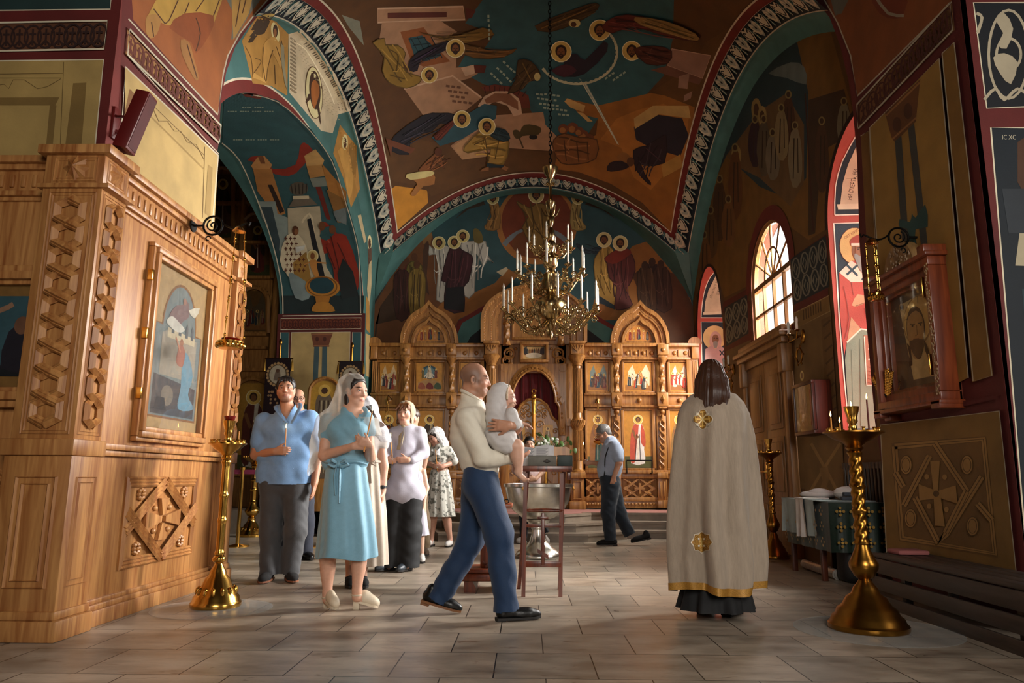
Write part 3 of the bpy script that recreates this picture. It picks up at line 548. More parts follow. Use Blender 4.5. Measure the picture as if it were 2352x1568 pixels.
q.p('-60,275 467,268 420,700 -60,760','#a88c52'); q.line('-60,275 467,268 425,690',6,WHITE); q.line('-60,335 283,330',3,'#6a5228'); q.line('-60,352 278,352',3,'#6a5228'); q.line('-60,390 20,380 40,400 60,360 110,360 170,400 215,390 275,355',3,'#6a5228'); q.line('288,280 270,700',3,'#6a5228'); q.p('330,375 390,372 365,690 290,690','#7a6030'); q.p('-60,440 268,438 250,475 -60,475','#7a6030'); q.p('225,475 255,475 235,690 205,690','#7a6030')
p.into(wp); q.into(wp); struct(wp.build('wall_left_near',PLASTER,cols=True,angle=30))
# ---------------------------------------------------------------- far wall with the Ascension-like scene
wf = MB(); wf.col = lin('#2c1e14'); grid(wf,lambda u,w: (u,FARY,w),frange(-9,3.55,20),frange(0,9,12),'#3a2818')
p = Paint(pY(FARY)).at(840,380,.2807); p.gain = 1.05; T2 = '#2c4a4e'
p.p('40,1568 60,1160 170,960 320,730 560,500 800,330 1040,240 1280,200 1480,190 1780,230 2010,310 2240,460 2450,640 2640,900 2720,1200 2780,1568',T2)
p.p('40,1568 60,1160 200,920 420,620 540,540 560,640 600,900 700,1090 840,1080 1060,960 1160,840 1230,900 1100,1050 980,1130 760,1260 740,1568','#6a4020'); p.p('840,1060 1060,960 1160,840 1250,900 960,1160 760,1260 580,1568 540,1220 640,1100','#8f5a26'); p.p('60,1568 80,1300 260,1260 420,1100 300,900 120,1150','#3c2614'); p.p('1070,870 1150,830 1165,850 1120,905','#b8a888')
p.p('460,560 520,540 545,560 530,640 470,640','#8a6238')
p.p('1870,1100 2000,900 2180,660 2300,620 2500,860 2660,1100 2740,1568 2420,1568 2260,1330 2100,1260 1900,1270 1840,1230','#8a5a26'); p.p('2180,900 2300,800 2560,900 2700,1200 2740,1568 2480,1568 2350,1300','#4c3018')
# mandorla
p.disc(1400,480,330,'#9a6430',330,40); p.disc(1400,460,290,'#6e3016',290,40); p.ring(1400,760,300,40,'#6c7478',240,20,PI * 1.15,PI * 1.85); p.disc(1395,640,200,'#6a3a1a',120)
p.head(1395,245,34,halo='#b7a468'); robe('1240,290 1340,350 1400,310 1490,340 1510,500 1480,640 1420,740 1350,640 1290,500 1330,420 1260,340','#7a5a20','#4a3410','1360,350 1370,520 1330,620','1440,350 1450,560','1380,520 1460,600 1430,700') if False else None
def robe2(p,pts,c,d=None,*folds):
 p.drape(pts,c)
 for f in folds: p.line(f,6,d,sm=3)
robe2(p,'1235,290 1340,350 1400,310 1490,340 1510,500 1480,640 1420,740 1350,640 1280,510 1330,420 1260,340','#80602a','#4a3410','1360,350 1370,520 1330,620','1440,350 1450,560','1380,520 1460,600 1430,700'); p.head(1395,245,34,halo='#b7a468')
for x,d in ((1040,1),(1735,-1)):
 robe2(p,[(x - 30 * d,310),(x + 40 * d,300),(x + 60 * d,400),(x + 50 * d,520),(x - 40 * d,530),(x - 70 * d,500),(x - 10 * d,420)],'#8c6430' if d > 0 else '#97814a','#4e3416',[(x,320),(x + 20 * d,420),(x - 20 * d,510)]); p.head(x,270,27,halo='#b7a468')
 p.p([(x - 60 * d,320),(x - 200 * d,360),(x - 310 * d,440),(x - 200 * d,330),(x - 80 * d,285)],'#3c2a1c')
# angels and the Mother of God
robe2(p,'505,640 560,690 620,660 690,670 680,800 650,950 655,1100 580,1100 590,900 580,730 520,735','#b5b0a4','#6f6e6c','600,700 620,850 600,1080','640,720 630,900'); robe2(p,'780,640 860,620 980,620 1000,740 1045,795 1000,770 960,820 900,720 890,1040 800,1060 790,800','#b5b0a4','#6f6e6c','920,640 960,800','860,700 870,1000','830,650 850,740'); p.p('880,530 910,515 950,560 960,630 890,630','#6a5a2a',2); p.p('470,700 500,620 520,660 500,900 520,1060 470,960','#4a3020',2)
robe2(p,'690,680 740,660 800,700 870,740 870,810 840,950 800,1000 805,1195 645,1170 660,960 620,945 650,800','#3a161c','#5c2c30','720,700 700,900 690,1150','800,760 760,960'); p.p('660,1000 800,990 805,1195 645,1170','#141216')
for x,y in ((600,635),(725,630),(795,580)): p.head(x,y,29,halo='#c8b473')
for x,y,c in ((330,830,'#5c1c14'),(400,800,'#6a5a24'),(300,870,'#3c1810'),(420,860,'#7c6228')):
 robe2(p,[(x - 60,y + 20),(x,y - 20),(x + 60,y + 20),(x + 70,y + 160),(x + 40,y + 380),(x - 50,y + 380),(x - 70,y + 160)],c,'#2c160c',[(x - 20,y + 30),(x - 30,y + 350)],[(x + 25,y + 30),(x + 20,y + 300)]); p.disc(x,y - 50,26,'#5a341c',34)
# apostles at the right (second crop origin: +1354 px)
o = 1354
def sh(s): return [(a + o,b) for a,b in pp(s)]
robe2(p,sh('365,640 400,650 460,690 560,660 620,660 660,700 660,780 560,770 510,720 420,715'),'#23303a','#3e4c54',sh('420,670 520,700')); robe2(p,sh('520,760 600,660 640,660 680,720 640,800 690,900 695,1160 560,1070 520,900'),'#a5823e','#6a4c18',sh('570,780 580,880 650,1050'),sh('540,900 600,1060'),sh('640,680 620,800')); p.p(sh('545,1060 690,1150 685,1180 560,1130'),'#25343c')
robe2(p,sh('600,760 700,690 760,680 830,740 850,860 800,980 770,1020 830,1140 740,1180 680,1160 700,1000 640,920 620,800'),'#5a2a26','#341416',sh('720,720 700,900'),sh('780,740 760,960 720,1100'),sh('650,820 690,960')); p.p(sh('600,760 700,690 780,680 820,720 700,800 640,800'),'#7a2c1e',2)
for x,y in ((595,610),(728,638)): p.head(x + o,y,34,halo='#d6c486')
p.p(sh('560,1130 600,1140 605,1185 545,1200'),'#93602f'); p.p(sh('680,1180 710,1190 700,1235 640,1240'),'#93602f')
for x,y,c in ((990,850,'#2c1c18'),(1060,870,'#3a2418'),(930,880,'#46301c')): robe2(p,[(o + x - 60,y),(o + x,y - 40),(o + x + 70,y),(o + x + 90,y + 300),(o + x - 40,y + 300)],c); p.disc(o + x,y - 60,28,'#3a2416',36)
# the altar arch behind the screen, its shaded opening painted as a dark patch
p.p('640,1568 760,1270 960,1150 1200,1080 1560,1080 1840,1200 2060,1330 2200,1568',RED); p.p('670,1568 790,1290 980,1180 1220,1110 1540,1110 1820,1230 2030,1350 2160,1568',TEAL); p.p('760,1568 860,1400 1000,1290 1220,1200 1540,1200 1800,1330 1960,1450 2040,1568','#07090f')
p.into(wf); struct(wf.build('wall_far',PLASTER,cols=True,angle=30))
# ---------------------------------------------------------------- right wall of the far bay
W1 = (7.03,.93,3.72,.95,1.36); W2 = (10.0,.82,3.72,.80,2.9); W3 = (13.4,.92,3.7,1.15,1.4)
wr = MB(); wall_with_arches(wr,XR,6.3,FARY,0,9.05,[W1,W2,W3],'#5e3f1c'); [reveal(wr,*w,XR,x,'#b04a38') for w,x in ((W1,4.1),(W3,4.05))]; reveal(wr,*W2,XR,3.62,'#6a3a22')
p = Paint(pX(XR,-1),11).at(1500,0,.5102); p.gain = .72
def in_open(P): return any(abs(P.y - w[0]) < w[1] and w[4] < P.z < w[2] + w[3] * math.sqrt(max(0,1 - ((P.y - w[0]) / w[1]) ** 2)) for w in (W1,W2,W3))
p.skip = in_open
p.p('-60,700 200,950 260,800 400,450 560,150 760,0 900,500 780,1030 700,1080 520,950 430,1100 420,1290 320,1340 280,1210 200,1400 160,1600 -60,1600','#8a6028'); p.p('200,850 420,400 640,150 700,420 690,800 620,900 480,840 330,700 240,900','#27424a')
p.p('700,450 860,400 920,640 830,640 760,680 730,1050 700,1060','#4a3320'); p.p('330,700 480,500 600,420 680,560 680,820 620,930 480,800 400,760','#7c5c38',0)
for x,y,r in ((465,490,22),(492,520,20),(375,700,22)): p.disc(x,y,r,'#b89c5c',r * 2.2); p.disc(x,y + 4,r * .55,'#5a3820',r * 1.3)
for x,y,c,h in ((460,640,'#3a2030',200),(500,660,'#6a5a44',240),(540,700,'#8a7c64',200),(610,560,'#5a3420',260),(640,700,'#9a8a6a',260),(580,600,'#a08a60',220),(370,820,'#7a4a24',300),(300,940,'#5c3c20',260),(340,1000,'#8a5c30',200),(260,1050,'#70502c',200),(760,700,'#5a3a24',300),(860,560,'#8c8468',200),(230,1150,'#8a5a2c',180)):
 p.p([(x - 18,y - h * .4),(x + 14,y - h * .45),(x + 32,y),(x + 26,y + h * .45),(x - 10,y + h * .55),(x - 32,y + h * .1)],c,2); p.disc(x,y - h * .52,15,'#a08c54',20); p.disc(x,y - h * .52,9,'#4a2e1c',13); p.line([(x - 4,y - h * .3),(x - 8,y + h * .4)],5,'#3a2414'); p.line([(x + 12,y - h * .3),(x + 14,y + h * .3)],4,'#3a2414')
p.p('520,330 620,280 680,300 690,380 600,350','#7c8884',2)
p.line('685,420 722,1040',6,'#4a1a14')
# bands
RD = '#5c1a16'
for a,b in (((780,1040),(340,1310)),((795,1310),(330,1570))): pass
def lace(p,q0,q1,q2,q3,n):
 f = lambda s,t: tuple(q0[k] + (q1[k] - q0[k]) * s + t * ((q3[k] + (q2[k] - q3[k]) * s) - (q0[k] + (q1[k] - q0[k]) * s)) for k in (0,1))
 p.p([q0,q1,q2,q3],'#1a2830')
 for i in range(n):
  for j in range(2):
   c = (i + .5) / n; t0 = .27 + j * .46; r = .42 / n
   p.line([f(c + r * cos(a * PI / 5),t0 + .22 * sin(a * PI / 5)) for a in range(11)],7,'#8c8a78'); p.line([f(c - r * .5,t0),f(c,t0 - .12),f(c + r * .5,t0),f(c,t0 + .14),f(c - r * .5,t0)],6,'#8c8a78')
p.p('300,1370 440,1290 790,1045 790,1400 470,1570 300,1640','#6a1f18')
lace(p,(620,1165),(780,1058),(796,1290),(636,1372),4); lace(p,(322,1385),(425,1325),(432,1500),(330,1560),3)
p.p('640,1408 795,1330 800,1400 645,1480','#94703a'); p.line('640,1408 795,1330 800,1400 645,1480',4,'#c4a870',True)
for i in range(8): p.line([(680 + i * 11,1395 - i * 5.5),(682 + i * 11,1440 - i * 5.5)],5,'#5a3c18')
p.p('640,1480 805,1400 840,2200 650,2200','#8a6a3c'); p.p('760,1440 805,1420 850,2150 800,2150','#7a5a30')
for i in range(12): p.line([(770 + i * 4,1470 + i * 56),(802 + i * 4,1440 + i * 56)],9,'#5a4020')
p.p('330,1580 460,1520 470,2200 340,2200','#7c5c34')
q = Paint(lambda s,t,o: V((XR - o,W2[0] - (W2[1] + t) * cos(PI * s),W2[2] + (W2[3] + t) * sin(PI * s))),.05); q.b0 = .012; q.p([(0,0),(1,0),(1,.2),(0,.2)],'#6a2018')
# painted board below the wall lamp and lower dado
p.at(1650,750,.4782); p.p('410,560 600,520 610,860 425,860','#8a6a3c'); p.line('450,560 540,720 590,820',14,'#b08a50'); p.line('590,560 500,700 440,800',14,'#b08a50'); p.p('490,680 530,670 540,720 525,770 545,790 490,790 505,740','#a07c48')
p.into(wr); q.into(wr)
# saint painted on the splay of the near window
f1 = lambda x,y,o: onY(x,y,W1[0] + W1[1]) - V((0,o,0))
Rv = '#b8412c'
def on_rev(Wd):
 yc,a,zs,b,sl = Wd
 def f(px,py,o=0):
  d = ray(px,py); A = (d.y / a) ** 2 + (d.z / b) ** 2; B = 2 * ((EYE.y - yc) * d.y / a ** 2 + (EYE.z - zs) * d.z / b ** 2); Cc = ((EYE.y - yc) / a) ** 2 + ((EYE.z - zs) / b) ** 2 - 1; D = B * B - 4 * A * Cc
  P = EYE + d * ((-B + math.sqrt(D)) / (2 * A)) if D > 0 else None
  if P is None or P.z < zs: return onY(px,py,yc + a) - V((0,o,0))
  n = V((0,-(P.y - yc) / a ** 2,-(P.z - zs) / b ** 2)).normalized(); return P + n * o
 return f
p = Paint(on_rev(W1),9); p.b0 = .001; p.at(1880,280,.4975)
p.p('75,430 78,300 110,180 175,60 260,-20 330,430','#16242c'); p.line('75,430 78,300 110,180 175,60',5,'#f0e6d0',sm=2); p.line('75,430 330,425',5,'#f0e6d0'); p.p('100,380 112,280 135,200 175,110 240,40 330,375','#d8caa6'); p.p('85,380 330,372 330,400 90,404','#e4d8b6')
p.text('НИ СМЕРТЬ, НИ',152,362,30,'#2c241c',-1.36,.62); p.text('АНГЕЛИ',205,352,30,'#2c241c',-1.36,.62); p.line([(128,262),(330,256)],1,'#8a7a60')
p.p('70,468 330,462 330,1450 145,1450 120,1200 95,900','#1a2a34'); p.line('330,462 70,468 95,900 120,1200 145,1450 330,1448',6,'#f4ead4'); 
p.disc(165,572,70,'#5a2018',86); p.disc(165,572,67,'#dcb870',83); p.text('СВТ КIРИЛЛ',122,542,17,'#8a5a34',-.55,.9)
p.p('95,700 150,640 250,640 330,700 330,960 245,985 180,940 130,1020 118,1080 100,900','#b84a38',0); p.p('130,1020 195,955 330,975 330,1450 145,1450 122,1100','#7e8c74'); p.p('150,900 195,955 130,1020','#c89a70'); p.line('130,1018 195,956 300,970',7,'#eee2c8',dash=1)
p.p('208,985 330,985 330,1215 222,1215','#a86a4c'); p.line('210,990 222,1215 330,1215',5,'#f0e4cc')
for i in range(6):
 for j in range(3): p.disc(232 + j * 30 + i % 2 * 10,1000 + i * 24,4,'#f0e4cc')
for i in range(5): p.line([(225,1130 + i * 18),(330,1160 + i * 18)],2,'#7a4430')
p.p('95,695 150,640 230,690 270,650 330,650 330,735 230,738 150,740','#e2d6bc',0); p.line('130,660 180,710',10,'#1d3a44'); p.line('180,660 130,705',10,'#1d3a44'); p.line('200,730 230,690',10,'#1d3a44')
p.disc(195,590,42,'#8a5e3c',60); p.p('150,570 155,535 195,520 250,535 260,570','#a8452e',2); p.p('150,560 260,560 260,572 150,572','#ece0c6'); p.p('165,610 190,600 235,605 240,650 215,700 195,690 170,640','#93948a',2); p.p('170,575 225,575 230,605 200,625 168,605','#9a6a46'); p.line('174,582 190,580',4,'#33200f'); p.line('204,580 222,580',4,'#33200f'); p.line('197,582 198,604',3,'#6a4026'); p.disc(182,588,3,'#20140a'); p.disc(212,588,3,'#20140a')
p.p('155,840 180,795 225,810 225,830 180,850 160,850','#c89a70',2); p.line('170,850 220,832',3,'#8a5a38'); p.p('225,805 260,800 260,850 228,835','#2c4c60')
for f in ('115,760 140,900 120,1000','150,740 160,800','210,860 240,960','150,1050 160,1400','190,1000 195,1420'): p.line(f,3,'#8a3a2c' if f[0] != '1' or int(f.split(',')[1][:4].split()[0]) < 1000 else '#5f6e5a',sm=2)
p.p('150,1415 330,1410 330,1450 150,1450','#45545a'); p.into(wr)
p = Paint(on_rev(W3),9); p.b0 = .001; p.at(1550,560,.2807)
p.p('215,600 225,480 250,360 290,270 340,215 410,330 412,600','#16242c'); p.line('215,600 225,480 250,360 290,270 340,215',6,'#f0e6d0',sm=2); p.line('213,604 412,604',6,'#f0e6d0'); p.p('240,570 250,470 275,380 320,290 352,225 412,380 412,575','#cfc09c'); p.p('230,560 412,550 412,575 232,580','#e0d4b0')
p.text('КТО НЫ РАЗЛУЧИТЪ',300,445,26,'#3a3026',-1.2,.62); p.text('ѾЛЮБВЕ',352,420,26,'#3a3026',-1.2,.62)
p.p('215,638 412,638 445,1100 225,1100','#16242c'); p.line('412,638 215,638 225,1100',6,'#f4ead4'); p.disc(325,765,96,'#dcc080',98,26); p.p('290,840 290,750 330,712 375,750 375,840','#c8a494',2); p.disc(332,780,28,'#8a6244',40); p.p('315,800 350,800 345,845 332,855 318,840','#8d8c80',2); p.line('318,772 328,770',5,'#33200f'); p.line('340,770 350,772',5,'#33200f'); p.p('250,860 300,830 330,860 375,835 430,870 440,1100 240,1100','#c09c94',0); p.line('365,870 405,915',10,'#1d2c34'); p.line('405,868 368,912',10,'#1d2c34')
p.into(wr)
# red stripe along the inner edge of both splays
for w in (W1,W3):
 q = Paint(lambda s,t,o,w=w: V((XR - o,w[0] - (w[1] + t) * cos(PI * s),w[2] + (w[3] + t) * sin(PI * s))),.05); q.b0 = .012; q.p([(0,0),(1,0),(1,.05),(0,.05)],'#2a1410'); q.into(wr)
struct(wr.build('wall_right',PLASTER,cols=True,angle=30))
# ---------------------------------------------------------------- right near pier
RX,RF,RB = 3.2,4.93,6.72
wn = MB(); wn.col = lin('#5c1a16')
edge = [(RB,0),(RB,4.2),(RB,4.5),(6.76,4.85),(6.88,5.32),(7.06,5.75),(7.3,6.12),(7.7,6.6),(8.3,7.0),(8.4,9),(RF,9),(RF,0)]
wn.prism(edge,(RX,0,0),(0,1,0),(0,0,1),0,.4,w=(1,0,0)); wn.box((RX + .001,RF,0),(6.6,RF + .5,9))
p = Paint(lambda x,y,o: (lambda q: V((RX - o,max(RF,min(q.y,8.2)),max(0,q.z))))(onX(x,y,RX))).at(1500,0,.5102); p.gain = .58  # darker gain than the left pier: shade put into the paint
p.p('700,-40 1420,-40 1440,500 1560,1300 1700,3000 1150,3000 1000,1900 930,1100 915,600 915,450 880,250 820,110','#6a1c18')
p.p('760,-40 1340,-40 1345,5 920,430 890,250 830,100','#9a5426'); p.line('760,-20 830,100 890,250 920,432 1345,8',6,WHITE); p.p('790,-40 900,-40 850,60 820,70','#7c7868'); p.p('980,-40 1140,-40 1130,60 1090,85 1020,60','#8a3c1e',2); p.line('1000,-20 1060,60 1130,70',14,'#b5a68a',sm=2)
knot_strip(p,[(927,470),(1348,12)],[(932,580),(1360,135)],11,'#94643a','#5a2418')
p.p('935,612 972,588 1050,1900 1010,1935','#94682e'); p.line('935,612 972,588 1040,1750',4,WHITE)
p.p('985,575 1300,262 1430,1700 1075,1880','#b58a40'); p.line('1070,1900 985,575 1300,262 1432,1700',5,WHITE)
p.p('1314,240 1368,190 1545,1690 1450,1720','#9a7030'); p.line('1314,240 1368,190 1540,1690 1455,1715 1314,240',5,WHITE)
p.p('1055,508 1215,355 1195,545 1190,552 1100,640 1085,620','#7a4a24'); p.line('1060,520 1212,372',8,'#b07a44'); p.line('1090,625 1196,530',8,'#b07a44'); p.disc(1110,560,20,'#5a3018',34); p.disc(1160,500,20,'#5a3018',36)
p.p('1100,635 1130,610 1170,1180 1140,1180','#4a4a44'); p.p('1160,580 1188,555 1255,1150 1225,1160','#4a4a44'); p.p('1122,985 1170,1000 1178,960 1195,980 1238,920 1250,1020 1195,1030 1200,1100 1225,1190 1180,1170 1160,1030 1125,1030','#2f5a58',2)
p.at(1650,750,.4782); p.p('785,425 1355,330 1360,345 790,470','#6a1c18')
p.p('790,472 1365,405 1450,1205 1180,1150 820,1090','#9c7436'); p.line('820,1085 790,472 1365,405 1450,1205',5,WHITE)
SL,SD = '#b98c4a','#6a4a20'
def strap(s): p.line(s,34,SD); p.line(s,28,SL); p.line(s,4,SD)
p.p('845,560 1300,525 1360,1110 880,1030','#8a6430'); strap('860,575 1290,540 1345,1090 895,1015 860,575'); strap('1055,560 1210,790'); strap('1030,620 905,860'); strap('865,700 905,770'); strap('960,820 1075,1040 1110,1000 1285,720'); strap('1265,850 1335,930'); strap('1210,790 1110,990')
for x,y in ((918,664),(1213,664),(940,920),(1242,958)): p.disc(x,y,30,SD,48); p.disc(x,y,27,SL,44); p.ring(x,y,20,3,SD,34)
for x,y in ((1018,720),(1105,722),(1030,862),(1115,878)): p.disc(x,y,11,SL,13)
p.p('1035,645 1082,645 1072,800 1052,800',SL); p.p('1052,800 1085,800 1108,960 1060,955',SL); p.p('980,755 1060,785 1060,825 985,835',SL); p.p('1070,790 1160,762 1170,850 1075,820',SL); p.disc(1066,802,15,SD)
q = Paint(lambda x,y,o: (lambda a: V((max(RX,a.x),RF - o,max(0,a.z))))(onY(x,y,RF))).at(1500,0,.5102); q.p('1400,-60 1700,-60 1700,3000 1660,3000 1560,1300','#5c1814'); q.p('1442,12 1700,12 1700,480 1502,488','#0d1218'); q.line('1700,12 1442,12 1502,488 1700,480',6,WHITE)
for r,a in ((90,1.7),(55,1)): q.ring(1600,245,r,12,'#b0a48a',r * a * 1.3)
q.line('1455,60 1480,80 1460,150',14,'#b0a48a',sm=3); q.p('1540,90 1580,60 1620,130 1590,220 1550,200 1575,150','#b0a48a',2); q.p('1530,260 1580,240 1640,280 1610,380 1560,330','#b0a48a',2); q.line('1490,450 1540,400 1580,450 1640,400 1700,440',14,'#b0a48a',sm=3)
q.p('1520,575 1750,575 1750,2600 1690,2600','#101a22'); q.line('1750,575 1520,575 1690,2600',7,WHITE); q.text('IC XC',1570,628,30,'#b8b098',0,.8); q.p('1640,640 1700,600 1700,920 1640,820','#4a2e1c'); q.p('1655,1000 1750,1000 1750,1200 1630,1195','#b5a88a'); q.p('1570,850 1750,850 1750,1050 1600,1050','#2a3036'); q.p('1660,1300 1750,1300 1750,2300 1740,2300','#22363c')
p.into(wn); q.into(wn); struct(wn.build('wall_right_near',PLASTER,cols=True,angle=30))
# ---------------------------------------------------------------- rest of the shell: near bay, aisle
ns = MB(); ns.col = lin('#8a6a44')
def gap_wall(mb,X,gaps,y0,y1):
 y = y0
 for a,b,z0,z1 in gaps:
  mb.box((X,y,0),(X + .3,a,9)); mb.box((X,a,0),(X + .3,b,z0)); mb.box((X,a,z1),(X + .3,b,9)); y = b
 mb.box((X,y,0),(X + .3,y1,9))
gap_wall(ns,5.9,[(.7,2.5,1.3,4.1)],-3.4,5.0); struct(ns.build('wall_right_back',PLASTER,cols=True))  # gap in this unseen wall added for the right fill lamp
bk = MB(); bk.col = lin('#7a5c38'); bk.box((-9,-3.4,0),(-.2,-3.1,9)); bk.box((2.6,-3.4,0),(6.3,-3.1,9)); bk.box((-.2,-3.4,4.9),(2.6,-3.1,9)); bk.box((-.2,-3.4,0),(2.6,-3.1,1.9)); struct(bk.build('wall_back',PLASTER,cols=True))  # gap in the unseen back wall added for the camera-side fill lamp
al = MB(); al.col = lin('#3a2818'); al.box((-9.2,-3.4,0),(-9,17,9)); struct(al.build('wall_left_back',PLASTER,cols=True))
# ================================================================ STEPS AND ICON SCREEN
IY = 14.4
SOL = gnd(1450,1166,0).z
st = MB(); SZ = .375
def stepbox(mb,poly,z0,z1): mb.prism(poly,(0,0,0),(1,0,0),(0,1,0),z0,z1,w=(0,0,1))
STONE = mat('step_stone','#857768',.4,0,5,.2,bump=.1,bs=30); CARPET = mat('pink_carpet','#9c6a62',.9,0,40,.15)
for i,(y0,z0,z1,ex) in enumerate(((12.18,0,.125,.62),(12.5,.125,.25,.34),(12.82,.25,SZ,.06))):
 for lip in (0,1):
  e = .025 * lip; a,b = (z0,z1 - .035) if not lip else (z1 - .035,z1)
  stepbox(st,[(XL - .2,y0 - e),(-1.25 - ex * .4,y0 - e),(-.95 - ex * .6,y0 - .75 - e),(.6 + ex * .55,y0 - .75 - e),(1.05 + ex * .9,y0 - .16 - e),(1.05 + ex * .9,y0 - e),(XR,y0 - e),(XR,FARY),(XL - .2,FARY)],a,b)
stepbox(st,[(-9,12.6),(XL - .2,12.6),(XL - .2,FARY),(-9,FARY)],0,SZ)
struct(st.build('trim_4',STONE,angle=30))
cp = MB(); stepbox(cp,[(XL + .1,12.86),(-1.35,12.86),(1.1,12.86),(XR - .02,12.86),(XR - .02,14.0),(XL + .1,14.0)],SZ,SZ + .006); stepbox(cp,[(-1.2,12.86),(-.85,12.15),(.55,12.15),(.95,12.6),(.95,12.86)],SZ,SZ + .005)
tag(cp.build('carpet',CARPET,None),'pink carpet laid over the platform in front of the icon screen','carpet')

ico = thing('icon_screen','tall carved golden oak icon screen with three pointed arches across the far end','icon screen',(.15,IY,SZ))
def P2(px,py,d=0.0): q = onY(px,py,IY - d); return q
def bx(mb,x0,y0,x1,y1,d0,d1,bev=.008):
 a = P2(x0,y1); b = P2(x1,y0); mb.box((a.x,IY - d1,max(a.z,SZ)),(b.x,IY - d0,b.z),bev)
def twist(mb,px,y0,y1,r,d,n=3,tw=26,k=.2,base=True):
 a = P2(px,y1); b = P2(px,y0); z0,z1 = a.z,b.z; vs = []; fs = []; N = 44; S = 15
 for j in range(N + 1):
  t = j / N; z = z0 + (z1 - z0) * t; g = 1 + .35 * math.exp(-((t - .55) / .03) ** 2) + .3 * math.exp(-(t / .04) ** 2) + .3 * math.exp(-((t - 1) / .04) ** 2)
  for i in range(S):
   an = 2 * PI * i / S; rr = r * g * (1 + k * cos(n * an - tw * z)); vs.append((a.x + rr * cos(an),IY - d + rr * sin(an),z))
 for j in range(N):
  for i in range(S): fs.append((j * S + i,j * S + (i + 1) % S,(j + 1) * S + (i + 1) % S,(j + 1) * S + i))
 mb.add(vs,fs)
def frame(mb,x0,y0,x1,y1,w,d0,d1):
 bx(mb,x0,y0,x1,y0 + w,d0,d1); bx(mb,x0,y1 - w,x1,y1,d0,d1); bx(mb,x0,y0 + w,x0 + w,y1 - w,d0,d1); bx(mb,x1 - w,y0 + w,x1,y1 - w,d0,d1)
def icon(parent,x0,y0,x1,y1,draw,d=.0,ground='#b07a2c',Y=None,name='icon_panel',g=1.2):
 Y = Y if Y is not None else IY - d; mb = MB(); a = onY(x0,y1,Y); b = onY(x1,y0,Y); mb.col = lin('#3a2410'); mb.box((a.x,Y,a.z),(b.x,Y + .02,b.z))
 p = Paint(pY(Y - .001)); p.gain = g; p.p([(x0,y0),(x1,y0),(x1,y1),(x0,y1)],ground); draw(p,x0,y0,x1,y1); p.into(mb); return mb.build(name,PANELP,parent,cols=True,smooth=False,angle=None)
def figure(p,x,y,h,robe,cloak=None,skin='#7c5230',hair='#3a2413',halo='#d8b35a',arms=1):
 """standing saint h px tall, feet at x, y"""
 w = h * .13; p.p([(x - w * .55,y - h * .8),(x + w * .55,y - h * .8),(x + w,y - h * .6),(x + w * .9,y - h * .3),(x + w * 1.05,y - h * .03),(x - w * 1.05,y - h * .03),(x - w * .9,y - h * .3),(x - w,y - h * .6)],robe,2)
 if cloak: p.p([(x - w * .5,y - h * .8),(x + w * .1,y - h * .78),(x - w * .2,y - h * .4),(x - w * .5,y - h * .05),(x - w * 1.2,y - h * .1),(x - w * 1.05,y - h * .6)],cloak,2); p.p([(x + w * .5,y - h * .8),(x + w * 1.05,y - h * .6),(x + w * 1.1,y - h * .35),(x + w * .4,y - h * .45)],cloak,2)
 for k in (-.4,0,.35): p.line([(x + w * k * .6,y - h * .6),(x + w * k,y - h * .1)],h * .012,'#2a1a10' if k else '#e0d0b0')
 if arms: p.line([(x - w * .8,y - h * .68),(x - w * .3,y - h * .5),(x + w * .1,y - h * .56)],h * .045,skin)
 p.head(x,y - h * .88,h * .05,skin,hair,halo); p.line([(x - w * .4,y - h * .01),(x - w * .5,y)],h * .03,skin); p.line([(x + w * .4,y - h * .01),(x + w * .5,y)],h * .03,skin)
def crowd(cols,n=8,hills='#c0a47c',base='#8a5a2c'):
 def f(p,x0,y0,x1,y1):
  w,h = x1 - x0,y1 - y0; rnd = random.Random(int(x0 * 7 + y0)); p.p([(x0 + .1 * w,y1 - .05 * h),(x0 + .15 * w,y0 + .3 * h),(x0 + .3 * w,y0 + .08 * h),(x0 + .42 * w,y0 + .4 * h),(x0 + .6 * w,y0 + .35 * h),(x0 + .78 * w,y0 + .06 * h),(x0 + .92 * w,y0 + .35 * h),(x0 + .9 * w,y1 - .05 * h)],hills)
  p.p([(x0 + .05 * w,y1 - .03 * h),(x0 + .05 * w,y1 - .22 * h),(x1 - .05 * w,y1 - .2 * h),(x1 - .05 * w,y1 - .03 * h)],base)
  for i in range(n):
   cx = x0 + w * (.14 + .72 * (i + .5) / n + rnd.uniform(-.03,.03)); cy = y1 - h * rnd.uniform(.06,.25); figure(p,cx,cy,h * rnd.uniform(.4,.52),cols[i % len(cols)],cols[(i + 2) % len(cols)],halo=None if i % 2 else '#d8b35a')
 return f
